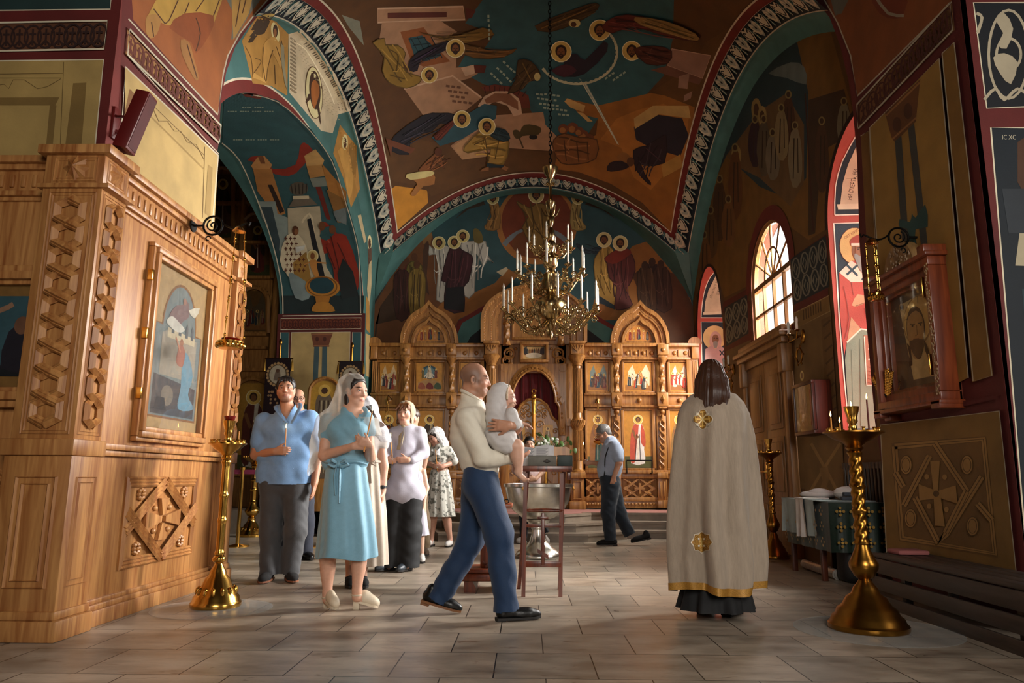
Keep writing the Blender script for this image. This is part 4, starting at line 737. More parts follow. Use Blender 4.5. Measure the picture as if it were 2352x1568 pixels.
def glory(p,x0,y0,x1,y1):
 w,h = x1 - x0,y1 - y0; cx = (x0 + x1) / 2; p.disc(cx,y0 + .33 * h,w * .3,'#27444e',h * .24); p.disc(cx,y0 + .33 * h,w * .2,'#5c7a80',h * .18)
 for k in (-1,-.5,.5,1): p.line([(cx,y0 + .3 * h),(cx + k * w * .25,y0 + .55 * h)],3,'#c8c2b0')
 figure(p,cx,y0 + .55 * h,h * .48,'#d8cdb2','#c0b090')
 for k,c in ((-.24,'#6a5a2a'),(.24,'#6a2a1c')): figure(p,cx + k * w,y0 + .55 * h,h * .36,c)
 p.p([(x0 + 4,y1 - 4),(x0 + 4,y1 - .3 * h),(cx - .1 * w,y0 + .58 * h),(cx + .1 * w,y0 + .58 * h),(x1 - 4,y1 - .3 * h),(x1 - 4,y1 - 4)],'#a07a4a')
 for k,c in ((-.3,'#8a4a30'),(0,'#6a201a'),(.3,'#3a4a30')): p.p([(cx + k * w - .14 * w,y1 - .1 * h),(cx + k * w - .05 * w,y1 - .3 * h),(cx + k * w + .1 * w,y1 - .25 * h),(cx + k * w + .14 * w,y1 - .08 * h)],c,2)
def saint(robe,cloak,floor='#4a4a24',flip=1):
 def f(p,x0,y0,x1,y1):
  w,h = x1 - x0,y1 - y0; p.p([(x0,y1 - .2 * h),(x1,y1 - .2 * h),(x1,y1),(x0,y1)],floor); figure(p,(x0 + x1) / 2,y1 - .05 * h,h * .9,robe,cloak)
 return f
sc = MB()     # the carcass: back boards, friezes, plinths
bx(sc,852,795,1112,1164,-.12,0); bx(sc,1342,795,1602,1166,-.12,0); bx(sc,1112,700,1172,1164,-.12,0); bx(sc,1284,700,1342,1166,-.12,0); bx(sc,1150,700,1300,856,-.1,0)
for a,b in ((852,1113),(1341,1602)):
 bx(sc,a,791,b,798,0,.17); bx(sc,a,798,b,826,0,.07); bx(sc,a,822,b,827,0,.1); bx(sc,a,904,b,908,0,.1); bx(sc,a,908,b,932,0,.05); bx(sc,a,931,b,936,0,.1)
 bx(sc,a,1080,b,1087,0,.13); bx(sc,a,1087,b,1098,0,.09); bx(sc,a,1142,b,1150,0,.09); bx(sc,a,1150,b,1166,0,.07)
sc.build('carcass',OAKD,ico,angle=30)
# carved friezes: bosses, little arches, crosses
for a,b in ((870,920),(955,1022),(1055,1108),(1344,1400),(1430,1505),(1535,1585)):
 car = MB(); n = max(2,int((b - a) / 18))
 for i in range(n):
  x = a + (b - a) * (i + .5) / n; q = P2(x,812); car.ell((q.x,IY - .075,q.z),(.045,.03,.045),n=8); car.cbox((q.x + .075,IY - .075,q.z),(.02,.03,.13))
 q = P2((a + b) / 2,920); car.ell((q.x,IY - .055,q.z),(.05,.05,.05),n=10)
 # cross-and-lattice panel at the base
 c = P2((a + b) / 2,1121); w = (P2(b,1121).x - P2(a,1121).x) / 2; h = .17
 for s in (-1,1):
  car.prism([(-w,-h),(-w + .05,-h),(w,h),(w - .05,h)],(c.x,IY - .06,c.z),(s,0,0),(0,0,1),0,.03 + .004 * s,w=(0,-1,0)); car.prism([(-w,0),(-w + .04,-.04),(0,h),(-.05,h)],(c.x,IY - .06,c.z),(s,0,0),(0,0,1),0,.022 + .003 * s,w=(0,-1,0)); car.prism([(-w,0),(-w + .04,.04),(0,-h),(-.05,-h)],(c.x,IY - .06,c.z),(s,0,0),(0,0,1),0,.021 + .003 * s,w=(0,-1,0))
 car.cbox((c.x,IY - .084,c.z),(.04,.05,.2)); car.cbox((c.x,IY - .08,c.z),(.2,.05,.04))
 for s in (-1,1):
  for t in (-1,1): car.ell((c.x + s * w * .62,IY - .07,c.z + t * h * .6),(.035,.03,.035),n=8)
 for i in range(9): q = P2(a + (b - a) * (i + .5) / 9,1157); car.lathe([(.0,-.035),(.03,-.03),(.034,0)],(q.x,IY - .075,q.z),8,0,PI,ax='y') if False else car.ell((q.x,IY - .075,q.z),(.03,.015,.03),n=8)
 car.build('carved_frieze',OAKD,ico,angle=40)
# frames + icons of the two tiers
RICH = ['#6a1f18','#23343a','#c8bda0','#8a5a28','#2c2a28','#94402a']
cells = [(868,918),(951,1022),(1053,1106),(1344,1402),(1428,1503),(1533,1586)]
draws = [crowd(['#20242c','#8a3020','#c0b090'],6),glory,crowd(['#3a2c24','#6a3a24','#2c3a3c'],6),crowd(['#4a3024','#6a2418','#2a3a44'],5,'#6c7a74'),crowd(['#2a2c2c','#b98a4a','#23343a','#c9bfa8','#a8301e'],7,'#cdbd9c'),crowd(['#c8301e','#d8cfb8','#8a2a1c','#d0c4a8'],7,'#c8c0ac')]
low = [saint('#3a2a20','#5a3a24'),saint('#b09a6c','#3a2a1c'),saint('#4a3a2c','#6a2c1c'),saint('#25443c','#8a5a2c'),saint('#d2cdc6','#b04a34'),saint('#c0a878','#8a6a3c')]
for (a,b),du,dl in zip(cells,draws,low):
 for y0,y1 in ((828,903),(938,1079)): fr = MB(); frame(fr,a,y0,b,y1,4,0,.05); fr.build('icon_frame',OAKD,ico,angle=30)
 icon(ico,a + 5,833,b - 5,898,du,.02); icon(ico,a + 5,943,b - 5,1074,dl,.02)
# columns
def small_column(x,mir=1):
 o = MB(); bx(o,x - 12,794,x + 12,818,0,.2); q = P2(x,807); o.ell((q.x,IY - .2,q.z),(.045,.04,.045),n=10); bx(o,x - 10,818,x + 10,826,0,.17); q = P2(x,829); o.lathe([(.05,-.07),(.06,-.05),(.1,.03),(.11,.05)],(q.x,IY - .1,q.z),12)
 twist(o,x,836,902,.048,.1); bx(o,x - 12,903,x + 12,934,0,.17); q = P2(x,919)
 o.add([(q.x - .06,IY - .17,q.z),(q.x,IY - .17,q.z - .09),(q.x + .06,IY - .17,q.z),(q.x,IY - .17,q.z + .09),(q.x,IY - .24,q.z)],[(0,1,4),(1,2,4),(2,3,4),(3,0,4)])
 bx(o,x - 9,934,x + 9,940,0,.16); q = P2(x,946); o.ell((q.x,IY - .09,q.z),(.055,.055,.055),n=10); q = P2(x,953); o.lathe([(.01,-.08),(.03,0)],(q.x,IY - .09,q.z),8)
 bx(o,x - 9,955,x + 9,1086,0,.06)
 for s in (-1,1):   # interlaced strap
  pts = [(P2(x,965 + i * 1.5).x + s * .045 * sin(i * .33),IY - .075 - .012 * cos(i * .33) * s,P2(x,965 + i * 1.5).z) for i in range(75)]; o.tube(pts,.017,6)
 bx(o,x - 12,1084,x + 12,1098,0,.17); bx(o,x - 10,1098,x + 10,1148,0,.13); bx(o,x - 6,1105,x - 3,1140,.13,.15); bx(o,x + 3,1105,x + 6,1140,.13,.15); bx(o,x - 12,1148,x + 12,1166,0,.17)
 return o.build('small_column',OAKD,ico,angle=35)
for x in (934,1038,1415,1519): small_column(x)
def end_pillar(x):
 o = MB(); bx(o,x - 8,796,x + 8,826,0,.14); bx(o,x - 7,826,x + 7,1166,0,.09)
 for k in (-4,0,4): q = P2(x + k,865); o.tube([(q.x,IY - .09,P2(x,902).z),(q.x,IY - .09,P2(x,830).z)],.015,6)
 q = P2(x,791); o.lathe([(.001,0),(.14,0),(.14,.09),(.001,.09)],(q.x,IY - .09,q.z),16,0,PI,ax='y'); bx(o,x - 7,1084,x + 7,1098,0,.14); return o.build('end_pillar',OAKD,ico,angle=35)
end_pillar(862); end_pillar(1594)
def big_column(x):
 o = MB(); bx(o,x - 18,789,x + 18,795,0,.36); bx(o,x - 15,795,x + 15,818,0,.3); q = P2(x,806)
 for a in (-.6,-.3,0,.3,.6): o.tube([(q.x,IY - .31,q.z - .06),(q.x + .09 * sin(a * 2),IY - .315,q.z + .02),(q.x + .11 * sin(a * 2),IY - .31,q.z + .075 * cos(a))],[.012,.016,.008],6)
 z0,z1 = P2(x,1085).z,P2(x,818).z; h = z1 - z0; N = 20; vs = []
 prof = [(.13,0),(.13,.03),(.1,.05),(.085,.08),(.085,.36 * h),(.1,.37 * h),(.13,.40 * h),(.13,.43 * h),(.1,.45 * h),(.082,.47 * h),(.078,.9 * h),(.1,.905 * h),(.09,.92 * h),(.14,.965 * h),(.17,.99 * h),(.15,h)]
 o.lathe(prof,(q.x,IY - .17,z0),N)
 for k in range(10):
  a = PI + PI * (k + .5) / 10; o.tube([(q.x + .085 * cos(a),IY - .17 + .085 * sin(a),z0 + .5 * h),(q.x + .08 * cos(a),IY - .17 + .08 * sin(a),z0 + .88 * h)],.011,5); o.tube([(q.x + .088 * cos(a),IY - .17 + .088 * sin(a),z0 + .1 * h),(q.x + .088 * cos(a),IY - .17 + .088 * sin(a),z0 + .35 * h)],.011,5)
  o.tube([(q.x + .12 * cos(a),IY - .17 + .12 * sin(a),z0 + .395 * h),(q.x + .135 * cos(a + .25),IY - .17 + .135 * sin(a + .25),z0 + .435 * h)],.018,5)
 bx(o,x - 18,1084,x + 18,1098,0,.34); bx(o,x - 15,1098,x + 15,1150,0,.29); frame(o,x - 10,1104,x + 10,1146,3,.29,.31); bx(o,x - 18,1150,x + 18,1168,0,.34); return o.build('big_column',OAKD,ico,angle=35)
big_column(1130); big_column(1324)
# pointed arches
def keel(cx,w,y0,h,k=.12):
 """ogee arch outline in px around cx, springing at y0"""
 pts = []
 for i in range(0,21):
  if i <= 15: a = R(68) * i / 15; x,y = cos(a),sin(a) * .84
  else: t = (i - 15) / 5; x = .375 * (1 - t); y = .779 + .221 * t ** 1.7 * .75 + .055 * t
  pts.append((cx + w * x,y0 - h * y))
 return pts + [(2 * cx - x,y) for x,y in pts[::-1][1:]]
def arch_thing(cx,w,y0,h,rows_,name,d0=.0,legs=0):
 o = MB(); prev = None
 for i,(f,dep,rr) in enumerate(rows_):
  out = [(q.x,q.z) for q in (P2(*t) for t in ([(cx + w * f,y0 + legs)] if legs else []) + keel(cx,w * f,y0,h * f) + ([(cx - w * f,y0 + legs)] if legs else []))]
  if prev:
   n = len(out); b = len(o.v); pd = rows_[i - 1][1]; o.v += [V((x,IY - pd,z)) for x,z in prev] + [V((x,IY - pd if pd > dep else IY - dep,z)) for x,z in out] + [V((x,IY - dep,z)) for x,z in out]
   F = [(b + j,b + j + 1,b + n + j + 1,b + n + j) for j in range(n - 1)] + [(b + n + j,b + n + j + 1,b + 2 * n + j + 1,b + 2 * n + j) for j in range(n - 1)]; o.f += F; o.c += [(1,1,1)] * len(F); o.m += [0] * len(F)
  else:
   n = len(out); b = len(o.v); o.v += [V((x,IY,z)) for x,z in out] + [V((x,IY - dep,z)) for x,z in out]; F = [(b + j,b + j + 1,b + n + j + 1,b + n + j) for j in range(n - 1)]; o.f += F; o.c += [(1,1,1)] * len(F); o.m += [0] * len(F)
  if rr:
   L = [V((x,IY - dep,z)) for x,z in out]; o.tube(L,rr * .5,6,up=(0,-1,0))
   acc = 0
   for j in range(1,len(L)):
    sg = (L[j] - L[j - 1]).length; m = max(1,int(sg / (rr * 1.5)))
    for s in range(m): o.ell(L[j - 1].lerp(L[j],(s + .5) / m),(rr * .8,rr * .9,rr * .8),n=6)
  prev = out
 o.prism([(x,z) for x,z in prev],(0,IY - rows_[-1][1],0),(1,0,0),(0,0,1),0,.01,w=(0,-1,0)); return o.build(name,OAKD,ico,angle=35)
for cx,rx in ((988,66),(1467,67)):
 arch_thing(cx,rx,792,98,[(1,.2,0),(.9,.2,0),(.89,.15,.03),(.8,.14,0),(.74,.1,.026),(.66,.1,0),(.62,.16,0),(.56,.16,0),(.54,.08,.012),(.5,.05,0)],'pointed_arch',legs=0)
 def lun(p,x0,y0,x1,y1,cx=cx):
  crowd(['#6a2418','#23343a','#8a5a2c','#a8402a'],5,'#b89058')(p,x0,y0,x1,y1)
 mb = MB(); Yp = IY - .07; p = Paint(pY(Yp)); p.gain = 1.2; ar = [(cx + 30 * cos(PI * i / 16),783 - 36 * sin(PI * i / 16)) for i in range(17)]; p.p(ar,'#a8702c')
 figure(p,cx,780,30,'#23343a','#6a2418'); [figure(p,cx + k,781,24,c) for k,c in ((-20,'#7a2a1c'),(-11,'#8a5a2c'),(11,'#a86a3a'),(20,'#2a2c30'))]; p.into(mb); mb.build('icon_panel',PANELP,ico,cols=True,smooth=False,angle=None)
arch_thing(1226,120,740,94,[(1,.3,0),(.95,.3,.0),(.94,.25,.035),(.86,.24,0),(.81,.2,.03),(.74,.18,0),(.7,.12,.03),(.62,.1,0),(.56,.04,0)],'central_arch',legs=52)
o = MB(); frame(o,1176,716,1277,782,5,.02,.12); frame(o,1194,788,1259,834,6,.05,.17); frame(o,1199,793,1254,829,3,.05,.13)
for s in (-1,1):
 twist(o,1226 + s * 62,705,795,.06,.12,4,30,.12)
 for k in range(3):
  cx,cy = 1226 + s * (56 + k * 5),812 + k * 17; q = P2(cx,cy); r = .1 - .012 * k; o.tube([(q.x + r * cos(a * PI / 8),IY - .03,q.z + r * sin(a * PI / 8)) for a in range(16)],.022,6,closed=True,up=(0,-1,0)); o.tube([(q.x + s * r * .5 * cos(a),IY - .03,q.z + r * .5 * sin(a)) for a in [i * .5 for i in range(9)]],.016,6,up=(0,-1,0))
  o.ell((q.x - s * .13,IY - .03,q.z + .1),(.03,.03,.03),n=8)
o.build('carved_centre',OAKD,ico,angle=35)
icon(ico,1181,721,1272,777,lambda p,a,b,c,d: (p.p([(1211,777),(1211,752),(1218,744),(1234,744),(1241,752),(1241,777)],'#15100e',0),figure(p,1226,777,34,'#6a4a3a')),.03,'#9a6626')
icon(ico,1202,796,1251,826,lambda p,a,b,c,d: ([figure(p,1207 + i * 5,815,17,['#5a2a1c','#2a3a3c','#8a5a2c'][i % 3],halo=None) for i in range(9)],p.disc(1226,816,19,'#d8cbb0',6),p.p([(1203,798),(1210,796),(1212,812),(1203,812)],'#2a2c30'),p.p([(1242,798),(1250,797),(1250,812),(1240,812)],'#3a2420')),.07,'#c0a068')
# royal doors: arched surround, curtain, two carved leaves
def arc(cx,cy,rx,ry,n=24,a0=0,a1=PI): return [(cx + rx * cos(a0 + (a1 - a0) * i / n),cy - ry * sin(a0 + (a1 - a0) * i / n)) for i in range(n + 1)]
o = MB(); inner = [(1287,1000)] + [(1286,965),(1284,935),(1279,925)] + arc(1226,925,50,74,20) + [(1173,925),(1168,935),(1166,965),(1165,1000)]
I3 = [P2(*t) for t in inner]; O3 = [P2(1226 + (x - 1226) * 1.22,y - (14 if y < 960 else 0)) for x,y in inner]
top = [(q.x,q.z) for q in O3]; bt = [(q.x,q.z) for q in I3]
for j in range(len(inner) - 1):
 b = len(o.v); o.v += [V((bt[j][0],IY,bt[j][1])),V((bt[j + 1][0],IY,bt[j + 1][1])),V((bt[j + 1][0],IY - .1,bt[j + 1][1])),V((bt[j][0],IY - .1,bt[j][1])),V((top[j + 1][0],IY - .06,top[j + 1][1])),V((top[j][0],IY - .06,top[j][1]))]; o.f += [(b,b + 1,b + 2,b + 3),(b + 3,b + 2,b + 4,b + 5)]; o.c += [(1,1,1)] * 2; o.m += [0] * 2
o.tube([V((x,IY - .1,z)) for x,z in bt],.025,6,up=(0,-1,0))
for j in range(0,len(bt) - 1):
 for s in (.25,.75): q = V((bt[j][0],IY - .09,bt[j][1])).lerp(V((bt[j + 1][0],IY - .09,bt[j + 1][1])),s); m = V((top[j][0],IY - .07,top[j][1])); o.ell(q.lerp(m,.35),(.025,.03,.025),n=6)
bx(o,1150,835,1170,1164,-.02,.03); bx(o,1283,835,1306,1166,-.02,.03)
spand = [(P2(x,y).x,P2(x,y).z) for x,y in [(1300,836),(1300,1000)]] + [(x,z) for x,z in top] + [(P2(1150,1000).x,P2(1150,1000).z),(P2(1150,836).x,P2(1150,836).z)]
o.prism(spand,(0,IY - .05,0),(1,0,0),(0,0,1),0,.03,w=(0,1,0))
o.build('doorway_surround',OAKD,ico,angle=35)
cu = MB(); a = P2(1160,1165); b = P2(1292,840)
grid(cu,lambda u,w: (u,IY + .16 + .035 * sin(u * 38) + .015 * sin(u * 71 + w),w),frange(a.x,b.x,120),frange(SZ,b.z,6),'#ffffff'); cu.build('altar_curtain',mat('crimson_velvet','#6a0d14',.75,0,8,.2,sheen=.3),ico,angle=80)
for s in (-1,1):
 leaf = MB(); L = [(1226 + s * 2,1164),(1226 + s * 2,916),(1226 + s * 14,918),(1226 + s * 30,930),(1226 + s * 38,948),(1226 + s * 42,958),(1226 + s * 54,968),(1226 + s * 59,985),(1226 + s * 59,1164)]
 leaf.prism([(P2(*t).x,P2(*t).z) for t in L],(0,IY + .02,0),(1,0,0),(0,0,1),0,.03,w=(0,1,0)); E = [P2(*t,d=0) for t in L[1:]]; leaf.tube([V((q.x,IY + .01,q.z)) for q in E],.03,6,up=(0,-1,0))
 for (x,y,r) in ((16,936,11),(26,944,8),(12,952,9),(24,956,6),(14,975,10),(50,990,7),(52,1010,7),(50,1032,7),(12,1000,8),(12,1024,8),(52,1056,7),(12,1050,8),(30,1075,9),(48,1085,8),(14,1085,8),(30,1110,10),(14,1120,8),(48,1120,8),(30,1145,9)):
  q = P2(1226 + s * x,y); rr = r * .0085; leaf.tube([(q.x + s * rr * (1 - i / 22) * cos(i * .45),IY,q.z + rr * (1 - i / 22) * sin(i * .45)) for i in range(20)],.013,6,up=(0,-1,0))
 lf = leaf.build('royal_door_leaf',OAKD,ico,angle=35)
 ip = icon(lf,*(sorted((1226 + s * 20,1226 + s * 44))[:1] + [975]),sorted((1226 + s * 20,1226 + s * 44))[1],1030,lambda p,a,b,c,d: figure(p,(a + c) / 2,d - 3,48,'#7a3a24' if s < 0 else '#c0b49a','#3a2a20' if s < 0 else '#8a6a3c'),-.01,'#b98a3a')
o = MB(); q = P2(1226,1000); twist(o,1226,918,1164,.035,.03,2,60,.16); q = P2(1226,910); o.ell((q.x,IY - .03,q.z),(.05,.05,.06)); o.tube([(q.x + .04 * cos(i * PI / 6),IY - .03,q.z + .1 + .04 * sin(i * PI / 6)) for i in range(12)],.012,6,closed=True,up=(0,-1,0)); o.build('door_post',GOLD,ico,angle=60)
o = MB(); q = P2(1306,970); o.cbox((q.x,IY - .06,q.z),(.09,.02,.14)); o.build('small_icon',mat('small_icon_paint','#c0843a',.4),ico)
# holy-image lamps hanging before the screen
def hanging_lamp(name,c,r,chain,label,group=None,glass='#8a1a10',band=None):
 t = thing(name,label,'hanging lamp',c,0,group); x,y,z = c
 m = MB(); m.lathe([(.01 * r,-.55 * r),(.25 * r,-.5 * r),(.2 * r,-.35 * r),(.75 * r,-.2 * r),(r,.05 * r),(r * 1.04,.3 * r),(r * .96,.32 * r),(r * .9,.1 * r),(r * .5,-.1 * r)],c,20); m.build('bowl',BRASS,t,angle=40)
 g = MB(); g.lathe([(.3 * r,.0),(.62 * r,.2 * r),(.72 * r,.62 * r),(.66 * r,.62 * r),(.5 * r,.2 * r)],c,16); g.build('glass_cup',mat('red_lamp_glass',glass,.08,0,trans=.6),t)
 k = MB(); top = V((x,y,z + chain)); k.lathe([(.02,0),(r * .42,-.01),(r * .2,.04),(.01,.07)],top,12)
 for a in (0.5,2.6,4.7):
  e = V((x + r * cos(a),y + r * sin(a),z + .2 * r)); s = top + (e - top).normalized() * .02; k.tube([s,e],r * .03,5)
  for f in (.12,.4,.66,.9): q = s.lerp(e,f); k.ell(q,(r * .1,r * .1,r * .17),n=6)
 k.build('chains',BRASS,t,angle=60); k = MB(); k.tube([top + V((0,0,.05)),top + V((0,.1,.09)),V((x,IY - .04,top.z + .06))],.008,6); k.build('wall_arm',IRON,t); return t
q = P2(1375,1015,.6); hanging_lamp('hanging_lamp',(q.x,IY - .55,q.z),.09,P2(1375,925,.55).z - q.z,'brass oil lamp hanging on three chains before the right icons, above the older man','lamps before the icon screen')
q = P2(886,985,.6); hanging_lamp('hanging_lamp',(q.x,IY - .55,q.z),.085,P2(886,918,.55).z - q.z,'brass oil lamp hanging on chains before the left icons, behind the veiled women','lamps before the icon screen')
for o_,(px,lab) in zip((0,1),((1375,'r'),(886,'l'))):
 pass
# brass rail below the deacon icon
rl = MB(); a = P2(1440,1086,.3); b = P2(1498,1086,.3); zt = P2(1440,1057,.3).z
rl.tube([(a.x,IY - .14,a.z),(a.x,IY - .3,a.z),(a.x,IY - .3,zt),(b.x,IY - .3,zt),(b.x,IY - .3,a.z),(b.x,IY - .14,a.z)],.014,8); rl.build('kissing_rail',IRON,ico)
# ---------------------------------------------------------------- the aisle's own icon screen, seen dark through the left arch
ais = thing('icon_screen','dark carved icon screen in the left aisle, seen through the painted arch','icon screen',(-6.4,14.5,SZ)); AY = 14.45
o = MB(); a = onY(400,1150,AY); b = onY(648,320,AY); o.box((a.x,AY,SZ),(b.x,AY + .1,b.z + .8)); 
for x,y0,y1 in ((548,340,1150),(636,480,1150)): q = onY(x,700,AY); o.tube([(q.x,AY - .08,SZ),(q.x,AY - .08,onY(x,y0,AY).z)],.07,10)
for y in (470,560,640,770,800,850,1090): q = onY(560,y,AY); o.box((a.x,AY - .14,q.z - .03),(b.x,AY,q.z + .03))
def arched(o,cx,y0,y1,w):
 P = [onY(x,y,AY - .06) for x,y in [(cx - w,y1),(cx - w,y0 + w)] + [(cx - w * cos(i * PI / 10),y0 + w - w * sin(i * PI / 10)) for i in range(1,10)] + [(cx + w,y0 + w),(cx + w,y1)]]; o.tube(P,.035,6,up=(0,-1,0)); o.tube([q + (q - P[6]) * .0 + V((0,-.03,0)) for q in P],.05,6,up=(0,-1,0))
for cx,y0,y1,w in ((512,385,560,26),(592,490,640,34),(585,660,766,32),(582,868,1090,45)): arched(o,cx,y0,y1,w)
o.build('carcass',OAKD,ais,angle=35)
for x0,y0,x1,y1,r in ((490,400,534,545,'#5a3a2a'),(562,510,622,632,'#6a2c20'),(556,668,615,760,'#7a4a2a')): icon(ais,x0,y0,x1,y1,saint(r,'#3a2a1c') if y1 - y0 > 110 else crowd(['#6a2418','#23343a','#8a6a3c'],4,'#5a4a30'),.0,'#6a4a20',AY - .03,g=.8)
icon(ais,545,880,620,1085,saint('#c8c0ac','#5a2a20'),0,'#a87c30',AY - .04)
# ================================================================ LEFT ICON SHRINE (wood cladding round the near pier)
KX,KY = -2.8,4.45
S_ = lambda px,py,d=0.0: onX(px,py,KX) + V((d,0,0))
F_ = lambda px,py,d=0.0: onY(px,py,KY) - V((0,d,0))
shr = thing('icon_shrine','large honey-coloured oak icon shrine with interlaced carved strips, filling the left side','icon shrine',(KX,KY,0))
yN,yF = KY,6.95
zT = 3.06; zL = S_(300,1030).z; ZF = 2.78
b = MB()
b.box((-2.944,yN + .12,0),(KX,yF - .02,zT - .03),.004); b.box((-5.2,yN + .16,0),(KX - .02,yN + .294,zT - .03),.004)
for z0,z1,o in ((zT - .05,zT,.06),(zT - .09,zT - .05,.03),(ZF,ZF + .035,.045),(ZF - .03,ZF,.02),(zL - .02,zL + .02,.06),(zL - .06,zL - .02,.035),(0,.1,.06),(.1,.135,.045),(.135,.165,.025)):
 b.box((-2.944,yN + .1,z0),(KX + o,yF,z1),.006); b.box((-5.2,yN + .16 - o,z0),(KX,yN + .294,z1),.006)
for i in range(22):                # fluted frieze
 y = yN + .36 + i * (yF - yN - .7) / 22; b.box((KX,y,ZF + .07),(KX + .012,y + .03,zT - .12),.008)
 if i < 12: x = KX - .42 - i * .075; b.box((x - .03,yN + .145,ZF + .07),(x,yN + .17,zT - .12),.008)
b.build('body',OAK,shr,angle=30)
def corner_post(y0,y1,x0):
 o = MB(); dx = .05
 o.box((x0 - .02,y0,zL),(KX + dx,y1,ZF),.004); o.box((x0 - .05,y0 - .02,ZF),(KX + dx + .05,y1 + .02,ZF + .03),.004); o.box((x0 - .02,y0,ZF + .03),(KX + dx,y1,zT - .04),.004); o.box((x0 - .06,y0 - .04,zT - .05),(KX + dx + .05,y1 + .04,zT + .012),.006)
 o.box((x0 - .06,y0 - .04,zL - .07),(KX + dx + .03,y1 + .02,zL + .03),.008); o.box((x0 - .03,y0 - .02,0),(KX + dx + .015,y1 + .01,zL - .07),.004)
 o.box((x0 - .08,y0 - .05,0),(KX + dx + .05,y1 + .03,.12),.012); o.box((x0 - .06,y0 - .04,.12),(KX + dx + .03,y1 + .02,.17),.01)
 return o,KX + dx
def interlace(o,org,u,z0,z1,n,w,nrm):
 org,u,nrm = V(org),V(u),V(nrm); h = (z1 - z0) / n; Z = V((0,0,1))
 for s in (1,-1):
  P = [org + Z * z0 + nrm * .014]
  for i in range(n):
   q = s * (1 if i % 2 else -1)
   for e,dn in ((.24,0),(.76,0),(1.0,.012 * q)): P.append(org + Z * (z0 + h * (i + e)) + u * (q * w * (1 if e < 1 else 0)) + nrm * (.014 + dn))
  for d,r in ((-.2,.2),(.2,.2),(0,.26)):
   Q = []
   for j,p in enumerate(P):
    t = (P[min(j + 1,len(P) - 1)] - P[max(j - 1,0)]).normalized(); Q.append(p + t.cross(nrm) * d * w * 1.1 + nrm * (.008 if d == 0 else 0))
   o.tube(Q,w * r,4,up=nrm)
def star(o,c,u,r,nrm):
 c,u,nrm = V(c),V(u),V(nrm); Z = V((0,0,1)); P = [c + u * (cos(i * PI / 8) * r * (1 if i % 2 == 0 else .72)) + Z * (sin(i * PI / 8) * r * (1 if i % 2 == 0 else .72)) for i in range(16)]
 o.add(P + [c + nrm * r * .55],[(i,(i + 1) % 16,16) for i in range(16)])
def strip_frame(o,org,u,a0,a1,z0,z1,w,t,nrm):
 org,u,nrm = V(org),V(u),V(nrm); Z = V((0,0,1)); P = lambda a,z: org + u * a + Z * z
 for k,(ww,tt) in enumerate(((0,t),(w * 1.6,t * .6))):
  o.tube([P(a0 + ww,z0 + ww),P(a1 - ww,z0 + ww),P(a1 - ww,z1 - ww),P(a0 + ww,z1 - ww)],w * .5,4,closed=True,up=nrm)
y0n,y1n = yN,yN + .294
o,xc = corner_post(y0n,y1n,KX - .32)
interlace(o,(xc,(y0n + y1n) / 2,0),(0,1,0),zL + .12,ZF - .08,9,.07,(1,0,0)); star(o,(xc,(y0n + y1n) / 2,(ZF + zT) / 2),(0,1,0),.085,(1,0,0))
strip_frame(o,(xc,y0n,0),(0,1,0),.03,.27,zL + .06,ZF - .03,.012,.01,(1,0,0)); strip_frame(o,(xc,y0n,0),(0,1,0),.04,.26,ZF + .06,zT - .07,.012,.01,(1,0,0)); strip_frame(o,(xc + .015,y0n,0),(0,1,0),.05,.25,.3,zL - .2,.02,.01,(1,0,0))
xm = KX - .135
interlace(o,(xm,y0n,0),(1,0,0),zL + .12,ZF - .08,9,.08,(0,-1,0)); star(o,(xm,y0n,(ZF + zT) / 2),(1,0,0),.09,(0,-1,0)); strip_frame(o,(xm,y0n,0),(1,0,0),-.15,.15,zL + .06,ZF - .03,.012,.01,(0,-1,0)); strip_frame(o,(xm,y0n,0),(1,0,0),-.14,.14,ZF + .05,zT - .07,.012,.01,(0,-1,0)); strip_frame(o,(xm,y0n - .02,0),(1,0,0),-.12,.12,.3,zL - .2,.025,.01,(0,-1,0))
o.build('corner_post',OAK,shr,angle=30)
o,xc = corner_post(yF - .22,yF,KX - .08); interlace(o,(xc,yF - .11,0),(0,1,0),zL + .12,ZF - .08,9,.055,(1,0,0)); star(o,(xc,yF - .11,(ZF + zT) / 2),(0,1,0),.065,(1,0,0)); strip_frame(o,(xc,yF - .22,0),(0,1,0),.02,.2,zL + .06,ZF - .03,.012,.01,(1,0,0)); strip_frame(o,(xc,yF - .22,0),(0,1,0),.03,.19,.3,zL - .2,.015,.01,(1,0,0)); o.build('corner_post',OAK,shr,angle=30)
# main glazed icon on the side facing the nave
q = [S_(*t) for t in ((345,562),(490,640),(455,1024),(294,1005))]; ya,yb,za,zb = (q[0].y + q[3].y) / 2,(q[1].y + q[2].y) / 2,q[2].z - .01,(q[0].z + q[1].z) / 2
fr = MB()
for w0,w1,t0,t1 in ((0,.035,0,.05),(.03,.075,0,.075),(.07,.11,0,.055)):
 for lo,hi in (((ya + w0,za + w0),(yb - w0,za + w1)),((ya + w0,zb - w1),(yb - w0,zb - w0)),((ya + w0,za + w1),(ya + w1,zb - w1)),((yb - w1,za + w1),(yb - w0,zb - w1))): fr.box((KX + t0,lo[0],lo[1]),(KX + t1,hi[0],hi[1]),.008)
fr.build('icon_door',OAK,shr,angle=30)
for z in (za + .3,zb - .3,(za + zb) / 2): hg = MB(); hg.box((KX + .02,ya - .02,z),(KX + .06,ya + .012,z + .08),.004); hg.build('hinge',BRASS,shr)
mo = MB(); iw0,iw1 = ya + .18,yb - .16; zc0 = za + .2; zc1 = zb - .2
mo.col = lin('#8a7048'); mo.box((KX + .004,ya + .1,za + .1),(KX + .012,yb - .1,zb - .1)); 
